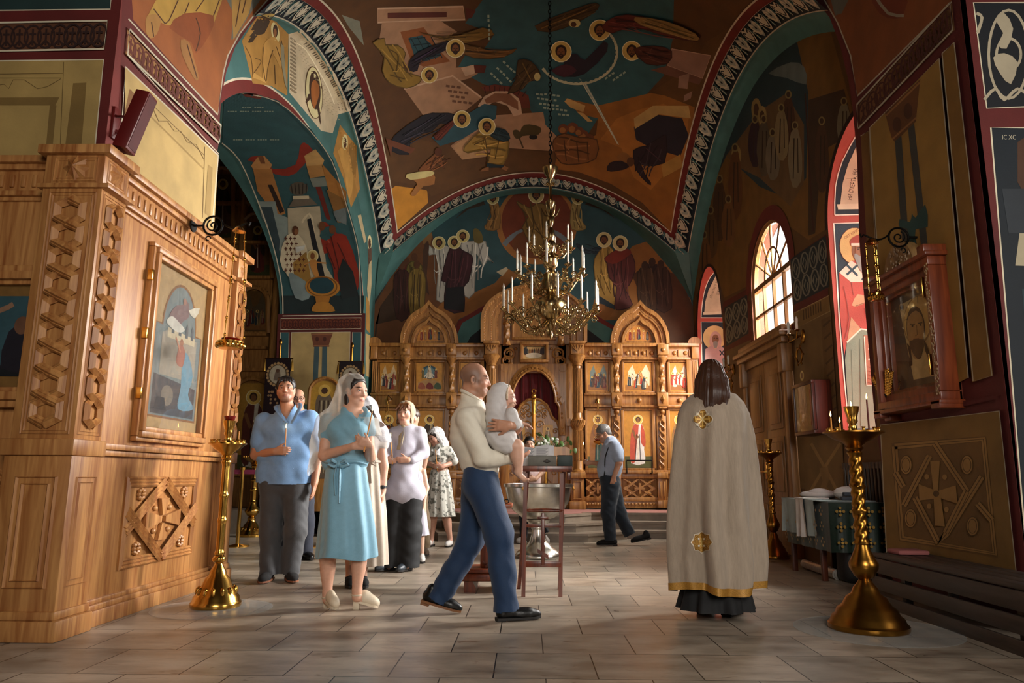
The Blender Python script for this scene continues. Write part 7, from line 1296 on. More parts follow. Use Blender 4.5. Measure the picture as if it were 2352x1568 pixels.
# ================================================================ PEOPLE
# bodies and clothes are sculpted as one smooth distance field each, then meshed
class Sdf:
 def __init__(s,lo,hi,h): s.lo = np.array(lo,float); s.h = h; s.n = np.ceil((np.array(hi) - s.lo) / h).astype(int) + 1; s.d = np.full(s.n,1.0,np.float32)
 def reg(s,lo,hi):
  a = np.clip(np.floor((np.array(lo) - s.lo) / s.h).astype(int),0,s.n); b = np.clip(np.ceil((np.array(hi) - s.lo) / s.h).astype(int) + 1,0,s.n)
  if np.any(b <= a): return None,None
  ax = [s.lo[i] + s.h * np.arange(a[i],b[i]) for i in range(3)]; return tuple(slice(a[i],b[i]) for i in range(3)),np.stack(np.meshgrid(*ax,indexing='ij'),-1)
 def comb(s,sl,q,k,sub):
  d = s.d[sl]
  if sub: q = -q; h = np.maximum(k - np.abs(d - q),0) / k; s.d[sl] = np.maximum(d,q) + h * h * k / 4
  else: h = np.maximum(k - np.abs(d - q),0) / k; s.d[sl] = np.minimum(d,q) - h * h * k / 4
 def cap(s,a,b,ra,rb=None,k=.02,sub=False):
  a,b = np.array(a,float),np.array(b,float); rb = ra if rb is None else rb; m = max(ra,rb) + k + 2 * s.h; sl,P = s.reg(np.minimum(a,b) - m,np.maximum(a,b) + m)
  if sl is None: return s
  ab = b - a; t = np.clip(((P - a) @ ab) / max(ab @ ab,1e-9),0,1); s.comb(sl,np.linalg.norm(P - a - t[...,None] * ab,axis=-1) - (ra + (rb - ra) * t),k,sub); return s
 def chain(s,pts,rs,k=.02):
  for i in range(len(pts) - 1): s.cap(pts[i],pts[i + 1],rs[i],rs[i + 1],k)
  return s
 def ell(s,c,r,M=None,k=.02,sub=False):
  c,r = np.array(c,float),np.array(r,float); m = max(r) + k + 2 * s.h; sl,P = s.reg(c - m,c + m)
  if sl is None: return s
  Q = P - c
  if M is not None: Q = Q @ np.array(M)
  Q = Q / r; L = np.linalg.norm(Q,axis=-1); G = np.linalg.norm(Q / r,axis=-1); s.comb(sl,L * (L - 1) / np.maximum(G,1e-6),k,sub); return s
 def mesh(s,it=2):
  d,n = s.d,s.n; ins = d < 0; cs = [(i,j,k) for i in (0,1) for j in (0,1) for k in (0,1)]; sh = lambda a,c: a[c[0]:n[0] - 1 + c[0],c[1]:n[1] - 1 + c[1],c[2]:n[2] - 1 + c[2]]
  cnt = sum(sh(ins,c).astype(np.int8) for c in cs); I = np.argwhere((cnt > 0) & (cnt < 8)); idx = np.full(n - 1,-1,np.int64); idx[tuple(I.T)] = np.arange(len(I))
  D = np.stack([d[I[:,0] + c[0],I[:,1] + c[1],I[:,2] + c[2]] for c in cs],1); acc = np.zeros((len(I),3)); w = np.zeros(len(I))
  for a in range(8):
   for b in range(a + 1,8):
    if sum(abs(cs[a][q] - cs[b][q]) for q in range(3)) == 1:
     m = (D[:,a] < 0) != (D[:,b] < 0); t = np.where(m,D[:,a] / np.where(m,D[:,a] - D[:,b],1),0)[:,None]; acc += np.where(m[:,None],np.array(cs[a]) * (1 - t) + np.array(cs[b]) * t,0); w += m
  Vv = (I + acc / w[:,None]) * s.h + s.lo; F = []
  for ax in range(3):
   o = [0,0,0]; o[ax] = 1; A = ins[:n[0] - o[0],:n[1] - o[1],:n[2] - o[2]]; B = ins[o[0]:,o[1]:,o[2]:]; E = np.argwhere(A != B); u,v = [q for q in range(3) if q != ax]; E = E[(E[:,u] > 0) & (E[:,v] > 0) & (E[:,u] < n[u] - 1) & (E[:,v] < n[v] - 1)]
   q = []
   for du,dv in ((1,1),(0,1),(0,0),(1,0)): e = E.copy(); e[:,u] -= du; e[:,v] -= dv; q.append(idx[tuple(e.T)])
   q = np.stack(q,1); f = A[tuple(E.T)] == (ax != 1); q[~f] = q[~f][:,::-1]; F.append(q)
  F = np.concatenate(F); F = F[(F >= 0).all(1)]; return smoothv(Vv,F,it),F
def smoothv(Vv,F,it,lam=.5):
 for _ in range(it):
  a = np.zeros_like(Vv); c = np.zeros(len(Vv))
  for i in range(4): x,y = F[:,i],F[:,(i + 1) % 4]; np.add.at(a,x,Vv[y]); np.add.at(c,x,1)
  Vv = Vv * (1 - lam) + lam * a / np.maximum(c,1)[:,None]
 return Vv
def vnorm(Vv,F):
 fn = np.cross(Vv[F[:,2]] - Vv[F[:,0]],Vv[F[:,3]] - Vv[F[:,1]]); N = np.zeros_like(Vv)
 for i in range(4): np.add.at(N,F[:,i],fn)
 return N / np.maximum(np.linalg.norm(N,axis=1),1e-9)[:,None]
def npmesh(name,Vv,F,m,parent,cols=None,cut=None):
 if cut is not None:
  keep = ~cut(Vv); F = F[keep[F].all(1)]; u,inv = np.unique(F,return_inverse=True); Vv = Vv[u]; F = inv.reshape(F.shape); cols = cols[u] if cols is not None else None
 me = bpy.data.meshes.new(name); off = np.array(rootloc(parent)) if parent else 0; me.vertices.add(len(Vv)); me.vertices.foreach_set('co',(Vv - off).astype(np.float32).ravel()); k = F.shape[1]
 me.loops.add(len(F) * k); me.loops.foreach_set('vertex_index',F.astype(np.int32).ravel()); me.polygons.add(len(F)); me.polygons.foreach_set('loop_start',np.arange(0,len(F) * k,k,dtype=np.int32)); me.polygons.foreach_set('use_smooth',np.ones(len(F),bool))
 me.update(calc_edges=True); me.validate(); me.materials.append(m)
 if cols is not None: at = me.color_attributes.new('Col','FLOAT_COLOR','POINT'); at.data.foreach_set('color',np.c_[cols,np.ones(len(cols))].astype(np.float32).ravel())
 o = bpy.data.objects.new(name,me); C.objects.link(o)
 if parent: o.parent = parent
 return o
def folds(P,amp,f=40,d=(0,0,1),e=(1,0,0),ph=0.0):
 a = P @ np.array(d,float); b = P @ np.array(e,float); return amp * (np.sin(f * a + 1.7 * np.sin(b * f * .45 + ph) + ph) * .6 + .4 * np.sin(f * 1.9 * a + 2.3 * np.sin(b * f * .7 + 1 + ph) + 2 * ph))
def bounds(pts,m): P = np.array([list(p) for p in pts]); return P.min(0) - m,P.max(0) + m
SKINM = mat('skin',attr=True,rough=.5,ns=40,na=.05,sss=.12)
def clothmat(name,col,na=.06,rough=.85,sheen=.15,bs=160): return mat(name,col,rough,0,30,na,bump=.12,bs=bs,sheen=sheen)
def frame3(f,tilt=0.0,roll=0.0):
 """head frame from a facing direction; tilt > 0 looks down"""
 f = V((f[0],f[1],0)).normalized(); r = V((f.y,-f.x,0)); u = V((0,0,1)); f2 = f * cos(tilt) - u * sin(tilt); u2 = u * cos(tilt) + f * sin(tilt); r2 = r * cos(roll) + u2 * sin(roll); u3 = u2 * cos(roll) - r * sin(roll); return np.array([list(r2),list(f2),list(u3)]).T
class Head:
 def __init__(s,c,f,tilt=0.0,roll=0.0,sc=1.0): s.c = np.array(list(c)); s.M = frame3(f,tilt,roll); s.k = sc
 def p(s,x,y,z): return s.c + s.M @ (np.array([x,y,z]) * s.k)
 def inv(s,P): return ((P - s.c) @ s.M) / s.k
 def sculpt(s,g,baby=False,jaw=1.0):
  k = s.k; E = lambda c,r,kk=.02,sub=False: g.ell(s.p(*c),np.array(r) * k,s.M,kk * k,sub); Q = lambda a,b,ra,rb,kk=.015: g.cap(s.p(*a),s.p(*b),ra * k,rb * k,kk * k)
  E((0,-.015,.035),(.074,.096,.085)); E((0,.03,-.02),(.062,.066,.085),.03)
  if baby: E((0,.045,-.045),(.055,.05,.05),.03); E((.03,.06,-.04),(.03,.03,.03)); E((-.03,.06,-.04),(.03,.03,.03))
  else:
   E((0,.058,-.092),(.03 * jaw,.03,.026),.03)
   for m in (-1,1): Q((m * .056,.0,-.05),(m * .022,.062,-.098),.02,.018,.03); E((m * .043,.062,-.03),(.024,.022,.02),.03)
  Q((-.032,.084,.018),(.032,.084,.018),.011,.011,.02)
  for m in (-1,1): E((m * .032,.104,-.002),(.017,.014,.012),.012,True)
  n = .75 if baby else 1.0; Q((0,.09,.006),(0,.108 * (1 if not baby else .97),-.034),.008,.0115 * n,.012); E((-.011,.098,-.038),(.009,.011,.008),.008); E((.011,.098,-.038),(.009,.011,.008),.008)
  E((0,.088,-.07),(.024,.012,.007),.008); E((0,.087,-.08),(.02,.012,.007),.008); E((0,.102,-.0745),(.022,.008,.0022),.004,True)
  for m in (-1,1): E((m * .077,-.004,-.012),(.009,.02,.032),.01); E((m * .084,.0,-.012),(.006,.01,.018),.006,True)
  for m in (-1,1): E((m * .032,.09,.008),(.016,.009,.005),.006); E((m * .032,.089,-.013),(.015,.009,.005),.006)
 def colour(s,P,col,skin,lips='#a05a4c',brow='#2a1a10',stubble=None,blush=.25,shave=None):
  L = s.inv(P); sk = np.array(lin(skin)); g = lambda c,r: np.exp(-(((L - np.array(c)) / np.array(r)) ** 2).sum(1))
  def mix(w,c):
   nonlocal col; w = np.clip(w,0,1)[:,None]; col = col * (1 - w) + np.array(lin(c)) * w
  for m in (-1,1): mix(blush * g((m * .045,.075,-.035),(.03,.04,.03)),'#b06050')
  mix(.3 * g((0,.11,-.035),(.016,.03,.02)),'#b06050')
  if stubble: mix(.38 * (np.clip((-.045 - L[:,2]) / .03,0,1) * np.clip((L[:,1] - .0) / .03,0,1) * (L[:,2] > -.13)),stubble)
  if shave: mix(.75 * np.clip((.05 - L[:,1] + .5 * np.abs(L[:,0])) / .05,0,1) * np.clip((L[:,2] + .055) / .03,0,1) * (.45 + .55 * np.clip((.1 - L[:,2]) / .06,0,1)) * (np.abs(L[:,0]) < .081),shave)
  mix(.8 * np.clip(1.4 - ((L[:,0] / .024) ** 2 + ((L[:,2] + .075) / .011) ** 2),0,1) * (L[:,1] > .07),lips)
  for m in (-1,1): mix(1.2 * np.clip(1.25 - (((L[:,0] - m * .034) / .023) ** 2 + ((L[:,2] - .022 + .12 * abs(0)) / .006) ** 2),0,1) * (L[:,1] > .06),brow); mix(.5 * g((m * .032,.09,.0),(.022,.03,.014)),'#5a3428')
  return col
 def eyes(s,parent,iris='#4a3a28',closed=False):
  for m in (-1,1):
   e = MB(); e.ell(s.p(m * .032,.081,-.002),(.0118 * s.k,) * 3,n=12); o = e.build('eye',mat('eye_white','#d8d0c8',.2),parent)
   if not closed: e = MB(); M = Matrix([list(r) for r in s.M]); e.ell(s.p(m * .032,.0905,-.002),(.0062 * s.k,.003 * s.k,.0062 * s.k),M,10); e.build('iris',mat('iris_' + iris,iris,.15),o)
   else: e = MB(); e.ell(s.p(m * .032,.083,-.002),(.0135 * s.k,.0125 * s.k,.0118 * s.k),Matrix([list(r) for r in s.M]),10); e.build('eyelid',mat('eyelid','#a8765e',.5),o)
def hand(g,w,d,n,side,curl=(.5,.6,.5),sc=1.0,spread=.0,thumb=.5):
 w,d,n = V(w),V(d).normalized(),V(n); n = (n - d * n.dot(d)).normalized(); l = d.cross(n) * side; 
 for i in range(4):
  o = (.027 - .018 * i) * sc; kn = w + d * (.088 - .006 * abs(i - 1.2)) * sc + l * o; g.cap(w + l * o * .55 + d * .012 * sc,kn,.015 * sc,.0115 * sc,.016 * sc)
  ln = (.07,.078,.073,.056)[i] * sc; p = kn; a = 0.0; lat = l * spread * (1.5 - i)
  for j,f in enumerate((.45,.31,.24)): a += curl[j]; dd = (d * cos(a) + n * sin(a) + lat).normalized(); q = p + dd * ln * f; g.cap(p,q,(.0098 - .0011 * j) * sc,(.0090 - .0011 * j) * sc,.004 * sc); p = q
 g.cap(w + d * .02 * sc,w + d * .05 * sc + l * .022 * sc,.017 * sc,.014 * sc,.015 * sc); b = w + d * .03 * sc + l * .03 * sc; t1 = (d * .75 + l * .6 + n * thumb * .6).normalized(); m = b + t1 * .038 * sc; g.cap(b,m,.0125 * sc,.0105 * sc,.012 * sc); g.cap(m,m + (t1 + d * .5 + n * thumb * .5).normalized() * .03 * sc,.0105 * sc,.0085 * sc,.004 * sc)
def body(t,pts,build,H,skin,h=.0065,it=2,feats=None,mar=.2):
 lo,hi = bounds(pts,mar); g = Sdf(lo,hi,h); build(g); Vv,F = g.mesh(it); col = np.tile(np.array(lin(skin)),(len(Vv),1)); 
 if H is not None: col = H.colour(Vv,col,skin,**(feats or {}))
 return npmesh('body',Vv,F,SKINM,t,col)
def garment(name,t,pts,build,m,h=.009,it=2,fold=None,cut=None,mar=.2,cols=None):
 lo,hi = bounds(pts,mar); g = Sdf(lo,hi,h); build(g); Vv,F = g.mesh(it)
 if fold is not None: Vv = Vv + vnorm(Vv,F) * fold(Vv)[:,None]; Vv = smoothv(Vv,F,1)
 return npmesh(name,Vv,F,m,t,cols(Vv) if cols else None,cut)
def loft(name,t,rings,m,n=96,amp=.0,nf=9,ph=0.0,rows=40,cut=None,hem=0.0,cols=None,a0=0.0,a1=2 * PI,u=(1,0,0),v=(0,1,0)):
 """rings: (centre, half-width along u, half-depth along v, fold weight)"""
 K = len(rings); ts = np.linspace(0,K - 1,rows); g = lambda f: np.interp(ts,range(K),[f(r) for r in rings]); cx,cy,cz,ru,rv,fw = [g(f) for f in (lambda r: r[0][0],lambda r: r[0][1],lambda r: r[0][2],lambda r: r[1],lambda r: r[2],lambda r: r[3])]
 full = abs(a1 - a0 - 2 * PI) < 1e-6; th = np.linspace(a0,a1,n + (0 if full else 1),endpoint=not full); u,v = np.array(u),np.array(v); VV = []
 for j in range(rows):
  w = 1 + amp * fw[j] * (np.sin(nf * th + ph + 1.2 * np.sin(2 * th + ph) + .5 * np.sin(j * .13)) + .45 * np.sin(nf * 1.7 * th + 2 * ph + .7 * np.sin(j * .1 + 1))); z = cz[j] + hem * (j / (rows - 1)) ** 4 * np.sin(3 * th + ph)
  VV.append(np.array([cx[j],cy[j],0]) + np.outer(np.cos(th) * w * ru[j],u) + np.outer(np.sin(th) * w * rv[j],v) + np.outer(z,[0,0,1]))
 VV = np.concatenate(VV); N = len(th); F = np.array([(j * N + i,(j + 1) * N + i,(j + 1) * N + (i + 1) % N,j * N + (i + 1) % N) for j in range(rows - 1) for i in range(N if full else N - 1)]); return npmesh(name,VV,F,m,t,cols(VV) if cols else None,cut),VV,F
def shoe(name,t,heel,toe,m,w=.045,hh=.075,sole=None,heelh=.02,h=.006):
 heel,toe = V(heel),V(toe); d = (toe - heel).normalized(); L = (toe - heel).length; up_ = V((0,0,1)); up_ = (up_ - d * up_.dot(d)).normalized(); sd = d.cross(up_); M = np.array([list(sd),list(d),list(up_)]).T
 def b(g):
  g.ell(heel + d * .05 + up_ * .045,(w * .8,.055,.05),M,.02); g.ell(heel + d * L * .68 + up_ * .03,(w,L * .3,.036),M,.03); g.cap(heel + d * L * .3 + up_ * .04,heel + d * L * .7 + up_ * .03,w * .75,w * .75,.03); g.ell(heel + d * L * .9 + up_ * .022,(w * .62,L * .13,.024),M,.02); g.cap(heel + d * .05 + up_ * .05,heel + d * .05 + up_ * hh,w * .72,w * .75,.02)
  g.ell(heel + d * L * .5 - up_ * .06,(.3,.4,.06),M,.002,True)
 s = garment(name,t,[heel,toe,heel + up_ * hh],b,m,h,1,mar=.1); o = MB(); so = MB(); P = [(sd * w * (.74 + .26 * sin(f * PI) if f < .75 else 1.02 * (1 - ((f - .75) / .25) ** 2 * .75)),f) for f in [i / 14 for i in range(15)]]; ol = [heel + d * L * f * 1.01 + q for q,f in P] + [heel + d * L * f * 1.01 - q for q,f in P[::-1]]
 so.add([p + up_ * .012 for p in ol] + [p - up_ * .004 for p in ol],[tuple(range(30))[::-1],tuple(range(30,60))] + [(i,(i + 1) % 30,30 + (i + 1) % 30,30 + i) for i in range(30)]); 
 if heelh: so.prism([(-w * .62,0),(w * .62,0),(w * .62,.06),(-w * .62,.06)],heel - up_ * heelh,sd,d,0,heelh + .004,w=up_)
 so.build('sole',sole or mat('dark_sole','#140f0c',.6),s,angle=40); return s
def skulls(g,H,grow=.006,front=.02,low=-.03,k=.02):
 """short hair cap over the skull, cut away from the face"""
 s = H.k; e = lambda c,r,sub=False,kk=k: g.ell(H.p(*c),np.array(r) * s,H.M,kk * s,sub); e((0,-.017,.038),(.077 + grow,.098 + grow,.086 + grow)); e((0,-.06,-.03),(.062 + grow * .5,.05 + grow * .5,.05)); e((0,.11,front - .07),(.078,.1,.085),True,.02); e((0,-.02,-.12),(.12,.12,.07),True,.012)
 for m in (-1,1): e((m * .085,-.002,-.02),(.03,.026,.04),True,.008)
def strands(P,H,amp,f=90): L = H.inv(P); a = np.arctan2(L[:,0],L[:,1] + .0001); return amp * (np.sin(f * a * .35 + 6 * L[:,2]) + .6 * np.sin(f * a + 20 * L[:,2]) + .5 * np.sin(f * 2.1 * a))
def hair_mat(c): return mat('hair_' + c,c,.45,0,60,.25,stretch=(4,4,.4))
def vneck(P,bot,top,w,Yc):
 f = (P[:,2] - bot.z) / (top.z - bot.z); xc = bot.x + (top.x - bot.x) * f; return (f > 0) & (np.abs(P[:,0] - xc) < w * f) & (P[:,1] < Yc)
def collar(t,m,a,b,r=.022):
 o = MB(); [o.tube([V(q) for q in smooth_poly([tuple(J(*p)) for p in s],4,False)],[r * (.6 + .4 * sin(PI * i / 12)) for i in range(13)],8,flat=.32,up=(0,-.8,.6)) for s in (a,b)]; o.build('collar',m,t,angle=60)
def held_candle(a,b,label,flame=True):
 a,b = V(a),V(b); t = thing('candle',label,'candle',a,0,'thin candles held in hands'); m = MB(); m.cyl(a,b,.0052,.0045,8); m.build('wax',WAX,t)
 m = MB(); m.cyl(b,b + V((0,0,.01)),.0012,n=5); m.build('wick',IRON,t); m = MB(); c = a.lerp(b,.18); m.lathe([(.004,-.012),(.016,.008),(.015,.008),(.004,-.006)],c,10); m.build('drip_guard',mat('white_paper','#d8d4cc',.8),t)
 if flame: m = MB(); m.lathe([(.0,.004),(.004,.01),(.006,.02),(.0035,.033),(.0,.05)],b,8); m.build('flame',FLAME,t)
 return t
def leg(g,a,b,c,r0,r1,r2,k=.03): g.chain([a,b,c],[r0,r1,r2],k)
# ---------------------------------------------------------------- the father
Y0 = 5.36; J = lambda px,py,dy=0.0: onY(px,py,Y0 + dy)
fa = thing('person','father in cream shirt and blue trousers striding right with a baby in his arms','person',(J(1105,1420).x,Y0,0))
H = Head(J(1091,871),(1,-.06,0),.06,0,1.02); nk = J(1084,925); shR,shL = J(1074,960,-.17),J(1092,958,.17); elR,wrR = J(1108,1052,-.2),J(1172,1052,-.1); elL,wrL = J(1112,1040,.22),J(1132,972,-.13)
def b(g):
 H.sculpt(g,jaw=1.15); g.cap(H.p(0,-.03,-.06),nk,.058,.062,.03); g.cap(nk,J(1085,1010),.07,.13,.05); g.cap(J(1085,1010),J(1105,1080),.13,.12,.05); g.cap(shR,shL,.06,.06,.05)
 g.chain([shR,elR,wrR],[.055,.045,.03]); hand(g,wrR,(1,.25,.12),(0,.5,1),1,(.25,.35,.3)); g.chain([shL,J(1150,1010,.2),J(1184,985,.06),J(1190,980,-.12),J(1178,977,-.245)],[.055,.045,.04,.034,.03]); hand(g,J(1174,977,-.272),(-1,.1,.04),(0,1,.1),1,(.1,.14,.2),1.05,.1)
body(fa,[H.c,H.p(0,0,.12),nk,shR,shL,elR,wrR,J(1110,1090),J(1190,985,-.1),J(1110,1000,-.15)],b,H,'#c08c70',.0055,2,dict(lips='#a8685a',brow='#4a3222',stubble='#5e4636',shave='#5c4538')); H.eyes(fa,'#5a6a70')
CREAM = clothmat('cream_shirt','#e0d8c6',.03,.7)
def b(g):
 g.chain([J(1082,935),J(1078,965),J(1082,1010),J(1098,1055),J(1106,1076)],[.07,.115,.135,.125,.118],.06); g.cap(J(1088,965,-.07),J(1088,965,.07),.1,.1,.06); g.cap(J(1080,1000,-.06),J(1082,1000,.06),.12,.12,.06); g.cap(J(1106,1068,-.06),J(1106,1068,.05),.12,.12,.05)
 g.cap(shR + V((.0,.02,.0)),elR,.082,.066,.03); g.cap(elR,wrR - V((.01,0,0)),.064,.05,.03); g.cap(shL,J(1150,1012,.2),.07,.06,.03); g.cap(J(1150,1012,.2),J(1180,985,.06),.06,.05,.03)
 g.cap(J(1083,940),J(1083,905),.09,.078,.04); g.ell(J(1112,1098),(.4,.4,.042),None,.01,True)
garment('shirt',fa,[J(1060,920),J(1120,1085),elR,wrR,shL,shR,J(1180,985,.1)],b,CREAM,.007,2,lambda P: folds(P,.002,50,(.5,0,1),(1,.4,-.2)) + folds(P,.006,22,(.9,.3,.6),(0,1,.3),2),lambda P: (P[:,2] > J(1083,908).z - .55 * (P[:,0] - J(1083,908).x)) & (P[:,2] > J(1083,945).z),.22)
m = MB(); c_ = J(1084,913); m.tube([c_ + V((.079 * cos(i * PI / 14),.076 * sin(i * PI / 14),-.045 * cos(i * PI / 14) + .008)) for i in range(28)],.013,8,closed=True); m.build('collar',CREAM,fa)
NAVY = clothmat('blue_trousers','#0f2e50',.05,.75,.1)
kR,aR,kL,aL = J(1146,1228,-.14),J(1163,1396,-.15),J(1082,1240,.1),J(1008,1374,.11)
def b(g):
 g.cap(J(1104,1078,-.05),J(1106,1078,.05),.118,.118,.04); g.cap(J(1102,1112,-.07),J(1102,1112,.06),.125,.125,.05)
 g.cap(J(1108,1118,-.08),kR,.125,.096,.03); g.cap(kR,aR,.096,.084,.05); g.cap(J(1098,1118,.07),kL,.12,.09,.03); g.cap(kL,aL,.092,.08,.05); g.ell(J(1108,1040),(.3,.3,.075),None,.01,True)
def ct(P): return sum(((P - np.array(list(n))) @ np.array(list((n - k_).normalized())) > .02) & (np.linalg.norm(P - np.array(list(n)),axis=1) < .16) for k_,n in ((kR,aR),(kL,aL))) > 0
garment('trousers',fa,[J(1100,1070),aR,aL,J(1102,1110,.1)],b,NAVY,.008,2,lambda P: (folds(P,.0055,20,(.25,.2,1),(1,.5,0),1) + folds(P,.003,34,(1,.6,.1),(0,0,1),2)) * np.clip(1.3 - P[:,2],.4,1.2),ct,.2)
m = MB(); 
for k in (0,): m.tube([J(1106,1070) + V((.121 * cos(i * PI / 16),.135 * sin(i * PI / 16),0)) for i in range(32)],.016,6,closed=True,flat=1)
m.build('belt',mat('black_leather','#0d0c0c',.35,bump=.15,bs=60),fa)
BLK = mat('black_leather','#0d0c0c'); BRS = mat('brown_heel','#7a5030',.5)
f0 = gnd(1140,1427); f1 = gnd(1240,1421); f0.z = f1.z = .012; shoe('shoe',fa,f0,f1,BLK,.047,.1,mat('dark_sole','#140f0c',.6),.012); a = J(968,1388,.11); e = gnd(1058,1409); e.z = .012; a.z = .085; shoe('shoe',fa,a,e,BLK,.047,.1,BRS,.022)
# ---------------------------------------------------------------- the baby
by = thing('person','baby in a white hooded robe carried by the father, bare legs dangling','person',J(1165,1000,-.14)); D = -.13
H = Head(J(1159,913,D),(1,-.2,0),.0,0,.76); 
def b(g):
 H.sculpt(g,True); g.cap(H.p(0,-.02,-.06),J(1152,950,D),.04,.055,.03); g.cap(J(1152,955,D),J(1152,1000,D),.035,.04,.04)
 g.chain([J(1152,955,D - .05),J(1178,968,D - .08),J(1170,938,D - .1)],[.034,.032,.022]); hand(g,J(1170,940,D - .1),(.35,0,1),(.6,.4,.2),-1,(.9,.9,.7),.55); g.chain([J(1165,955,D + .04),J(1185,975,D + .02),J(1196,972,D)],[.032,.028,.02]); hand(g,J(1197,972,D),(1,-.1,-.25),(0,-.3,-1),1,(.25,.3,.3),.6)
 for (hp,kn,an,ft,dd) in (((1152,1008),(1186,1026),(1192,1080),(1211,1101),-.05),((1150,1008),(1180,1030),(1186,1076),(1200,1092),.09)):
  q = [J(hp[0],hp[1],D + dd),J(kn[0],kn[1],D + dd),J(an[0],an[1],D + dd),J(ft[0],ft[1],D + dd)]; g.chain(q[:3],[.05,.05,.027],.03); g.ell(q[1].lerp(q[2],.4),(.042,.04,.05),None,.03); g.cap(q[2] + V((-.012,0,-.015)),q[3] + V((-.02,0,.0)),.022,.02,.015)
  for i in range(5): tq = q[3] + V((.008,(i - 2) * .009 + .0,.004 - .0022 * abs(i - 1) - .004 * i)); g.cap(q[3] + V((-.02,(i - 2) * .007,.0)),tq,.0085,.0085 - .0009 * i,.003)
body(by,[H.c,H.p(0,.1,.1),J(1150,1000,D),J(1216,1105,D),J(1225,975,D),J(1190,1100,D + .1)],b,H,'#d2a48c',.005,2,dict(lips='#b86a5c',brow='#a5805f',blush=.4),.14); H.eyes(by,'#3a3a40')
WROBE = clothmat('white_robe','#cdc8c6',.03,.8); e_ = lambda g,c,r,sub=False,k=.02: g.ell(H.p(*c),np.array(r),H.M,k,sub)
def b(g):
 e_(g,(0,-.03,.03),(.082,.09,.088)); g.chain([H.p(0,-.07,.0),J(1141,932,D),J(1140,955,D)],[.068,.066,.075],.05); g.chain([J(1150,955,D),J(1151,985,D),J(1152,1006,D)],[.078,.088,.09],.05); g.cap(J(1150,965,D - .05),J(1182,972,D - .085),.05,.045,.02); g.cap(J(1182,972,D - .085),J(1174,948,D - .1),.045,.042,.02); g.cap(J(1165,955,D + .03),J(1192,975,D),.045,.036,.02); g.chain([J(1140,1000,D),J(1160,1012,D - .03),J(1170,1022,D - .05)],[.08,.075,.06],.04)
 e_(g,(0,.09,.0),(.062,.1,.085),True,.012)
garment('hooded_robe',by,[H.c,J(1130,930,D),J(1195,980,D),J(1150,1025,D),J(1150,1000,D + .12),J(1150,960,D - .14)],b,WROBE,.006,2,lambda P: folds(P,.004,60,(.6,.1,1),(1,.6,-.3),1),mar=.12)
m = MB(); pts = [H.p(.066 * 1.32 * cos(a),.03 + .012,.005 + .085 * 1.25 * sin(a)) for a in [PI * i / 20 - .3 + .6 * (i / 20) * 0 for i in range(0,23)]]; m.tube(pts,.009,6); m.build('lace_hem',mat('lace_trim','#b5a088',.9,0,120,.3),by)
# ---------------------------------------------------------------- the priest seen from behind
Y0 = 5.4; pr = thing('person','priest seen from behind, long brown hair, linen cape with two gold emblems','person',gnd(1640,1412)); H = Head(J(1634,868),(.25,1,0),.05); LINEN = mat('linen_cape','#9c8c7a',.85,0,60,.1,bump=.3,bs=220,sheen=.2,stretch=(1,1,.15))
def b(g): H.sculpt(g); g.cap(H.p(0,-.03,-.06),J(1636,930),.058,.065,.03); g.chain([J(1636,930),J(1638,1000),J(1640,1120)],[.09,.15,.15],.06); g.cap(J(1598,958),J(1680,958),.06,.06,.05); [g.chain([J(1640 + s * 22,1120,0),J(1640 + s * 24,1250),J(1640 + s * 26,1395)],[.09,.06,.045]) for s in (-1,1)]; [(g.chain([J(1638 + s * 44,962),J(1638 + s * 60,1040,.05),J(1638 + s * 30,1060,.28)],[.06,.045,.032]),hand(g,J(1638 + s * 26,1060,.3),(-s,.4,0),(0,-1,0),s,(.3,.4,.3))) for s in (-1,1)]
body(pr,[H.p(0,0,.12),J(1570,945),J(1710,945),J(1640,1400),J(1640,1060,.35)],b,H,'#b88468',.009)
def rg(xl,xr,y,dep,fw=1.0,dy=0.0): a,c = J(xl,y,dy),J(xr,y,dy); return (list((a + c) / 2),(c.x - a.x) / 2,dep,fw)
RC = [rg(1612,1656,896,.08,0),rg(1588,1690,906,.12,0),rg(1568,1706,924,.16,.1),rg(1556,1716,950,.19,.25),rg(1548,1724,1000,.2,.5),rg(1545,1732,1100,.22,.8),rg(1543,1737,1200,.235,1),rg(1543,1740,1290,.25,1.1),rg(1545,1736,1352,.255,1.15)]
cape,cv,cf_ = loft('cape',pr,RC,LINEN,220,.14,7,2.2,90,hem=.02); md = cape.modifiers.new('thickness','SOLIDIFY'); md.thickness = .004
hm = [(RC[-1][0],RC[-1][1] * 1.004,RC[-1][2] * 1.004,RC[-1][3])]; k = 86 * 220; npmesh('gold_hem',cv[k:] + vnorm(cv,cf_)[k:] * .003 * 0 + (cv[k:] - np.array(RC[-1][0])) * np.array([.008,.008,0]),np.array([(j * 220 + i,(j + 1) * 220 + i,(j + 1) * 220 + (i + 1) % 220,j * 220 + (i + 1) % 220) for j in range(3) for i in range(220)]),mat('gold_braid','#a87a30',.5,.3,160,.3),pr)
mb_ = MB(); mb_.v = [V(q) for q in cv]; mb_.f = [tuple(int(i) for i in q) for q in cf_]
def emblem(name,draw):
 p = Paint(on_bvh([mb_]),5,.0015); draw(p); 
 for i,q in enumerate(p.v): p.v[i] = q + V((0,-.002,0))
 m = MB(); p.into(m); m.build(name,mat('gold_embroidery',attr=True,rough=.45,metal=.35,ns=150,na=.3),pr,cols=True,smooth=True,angle=None)
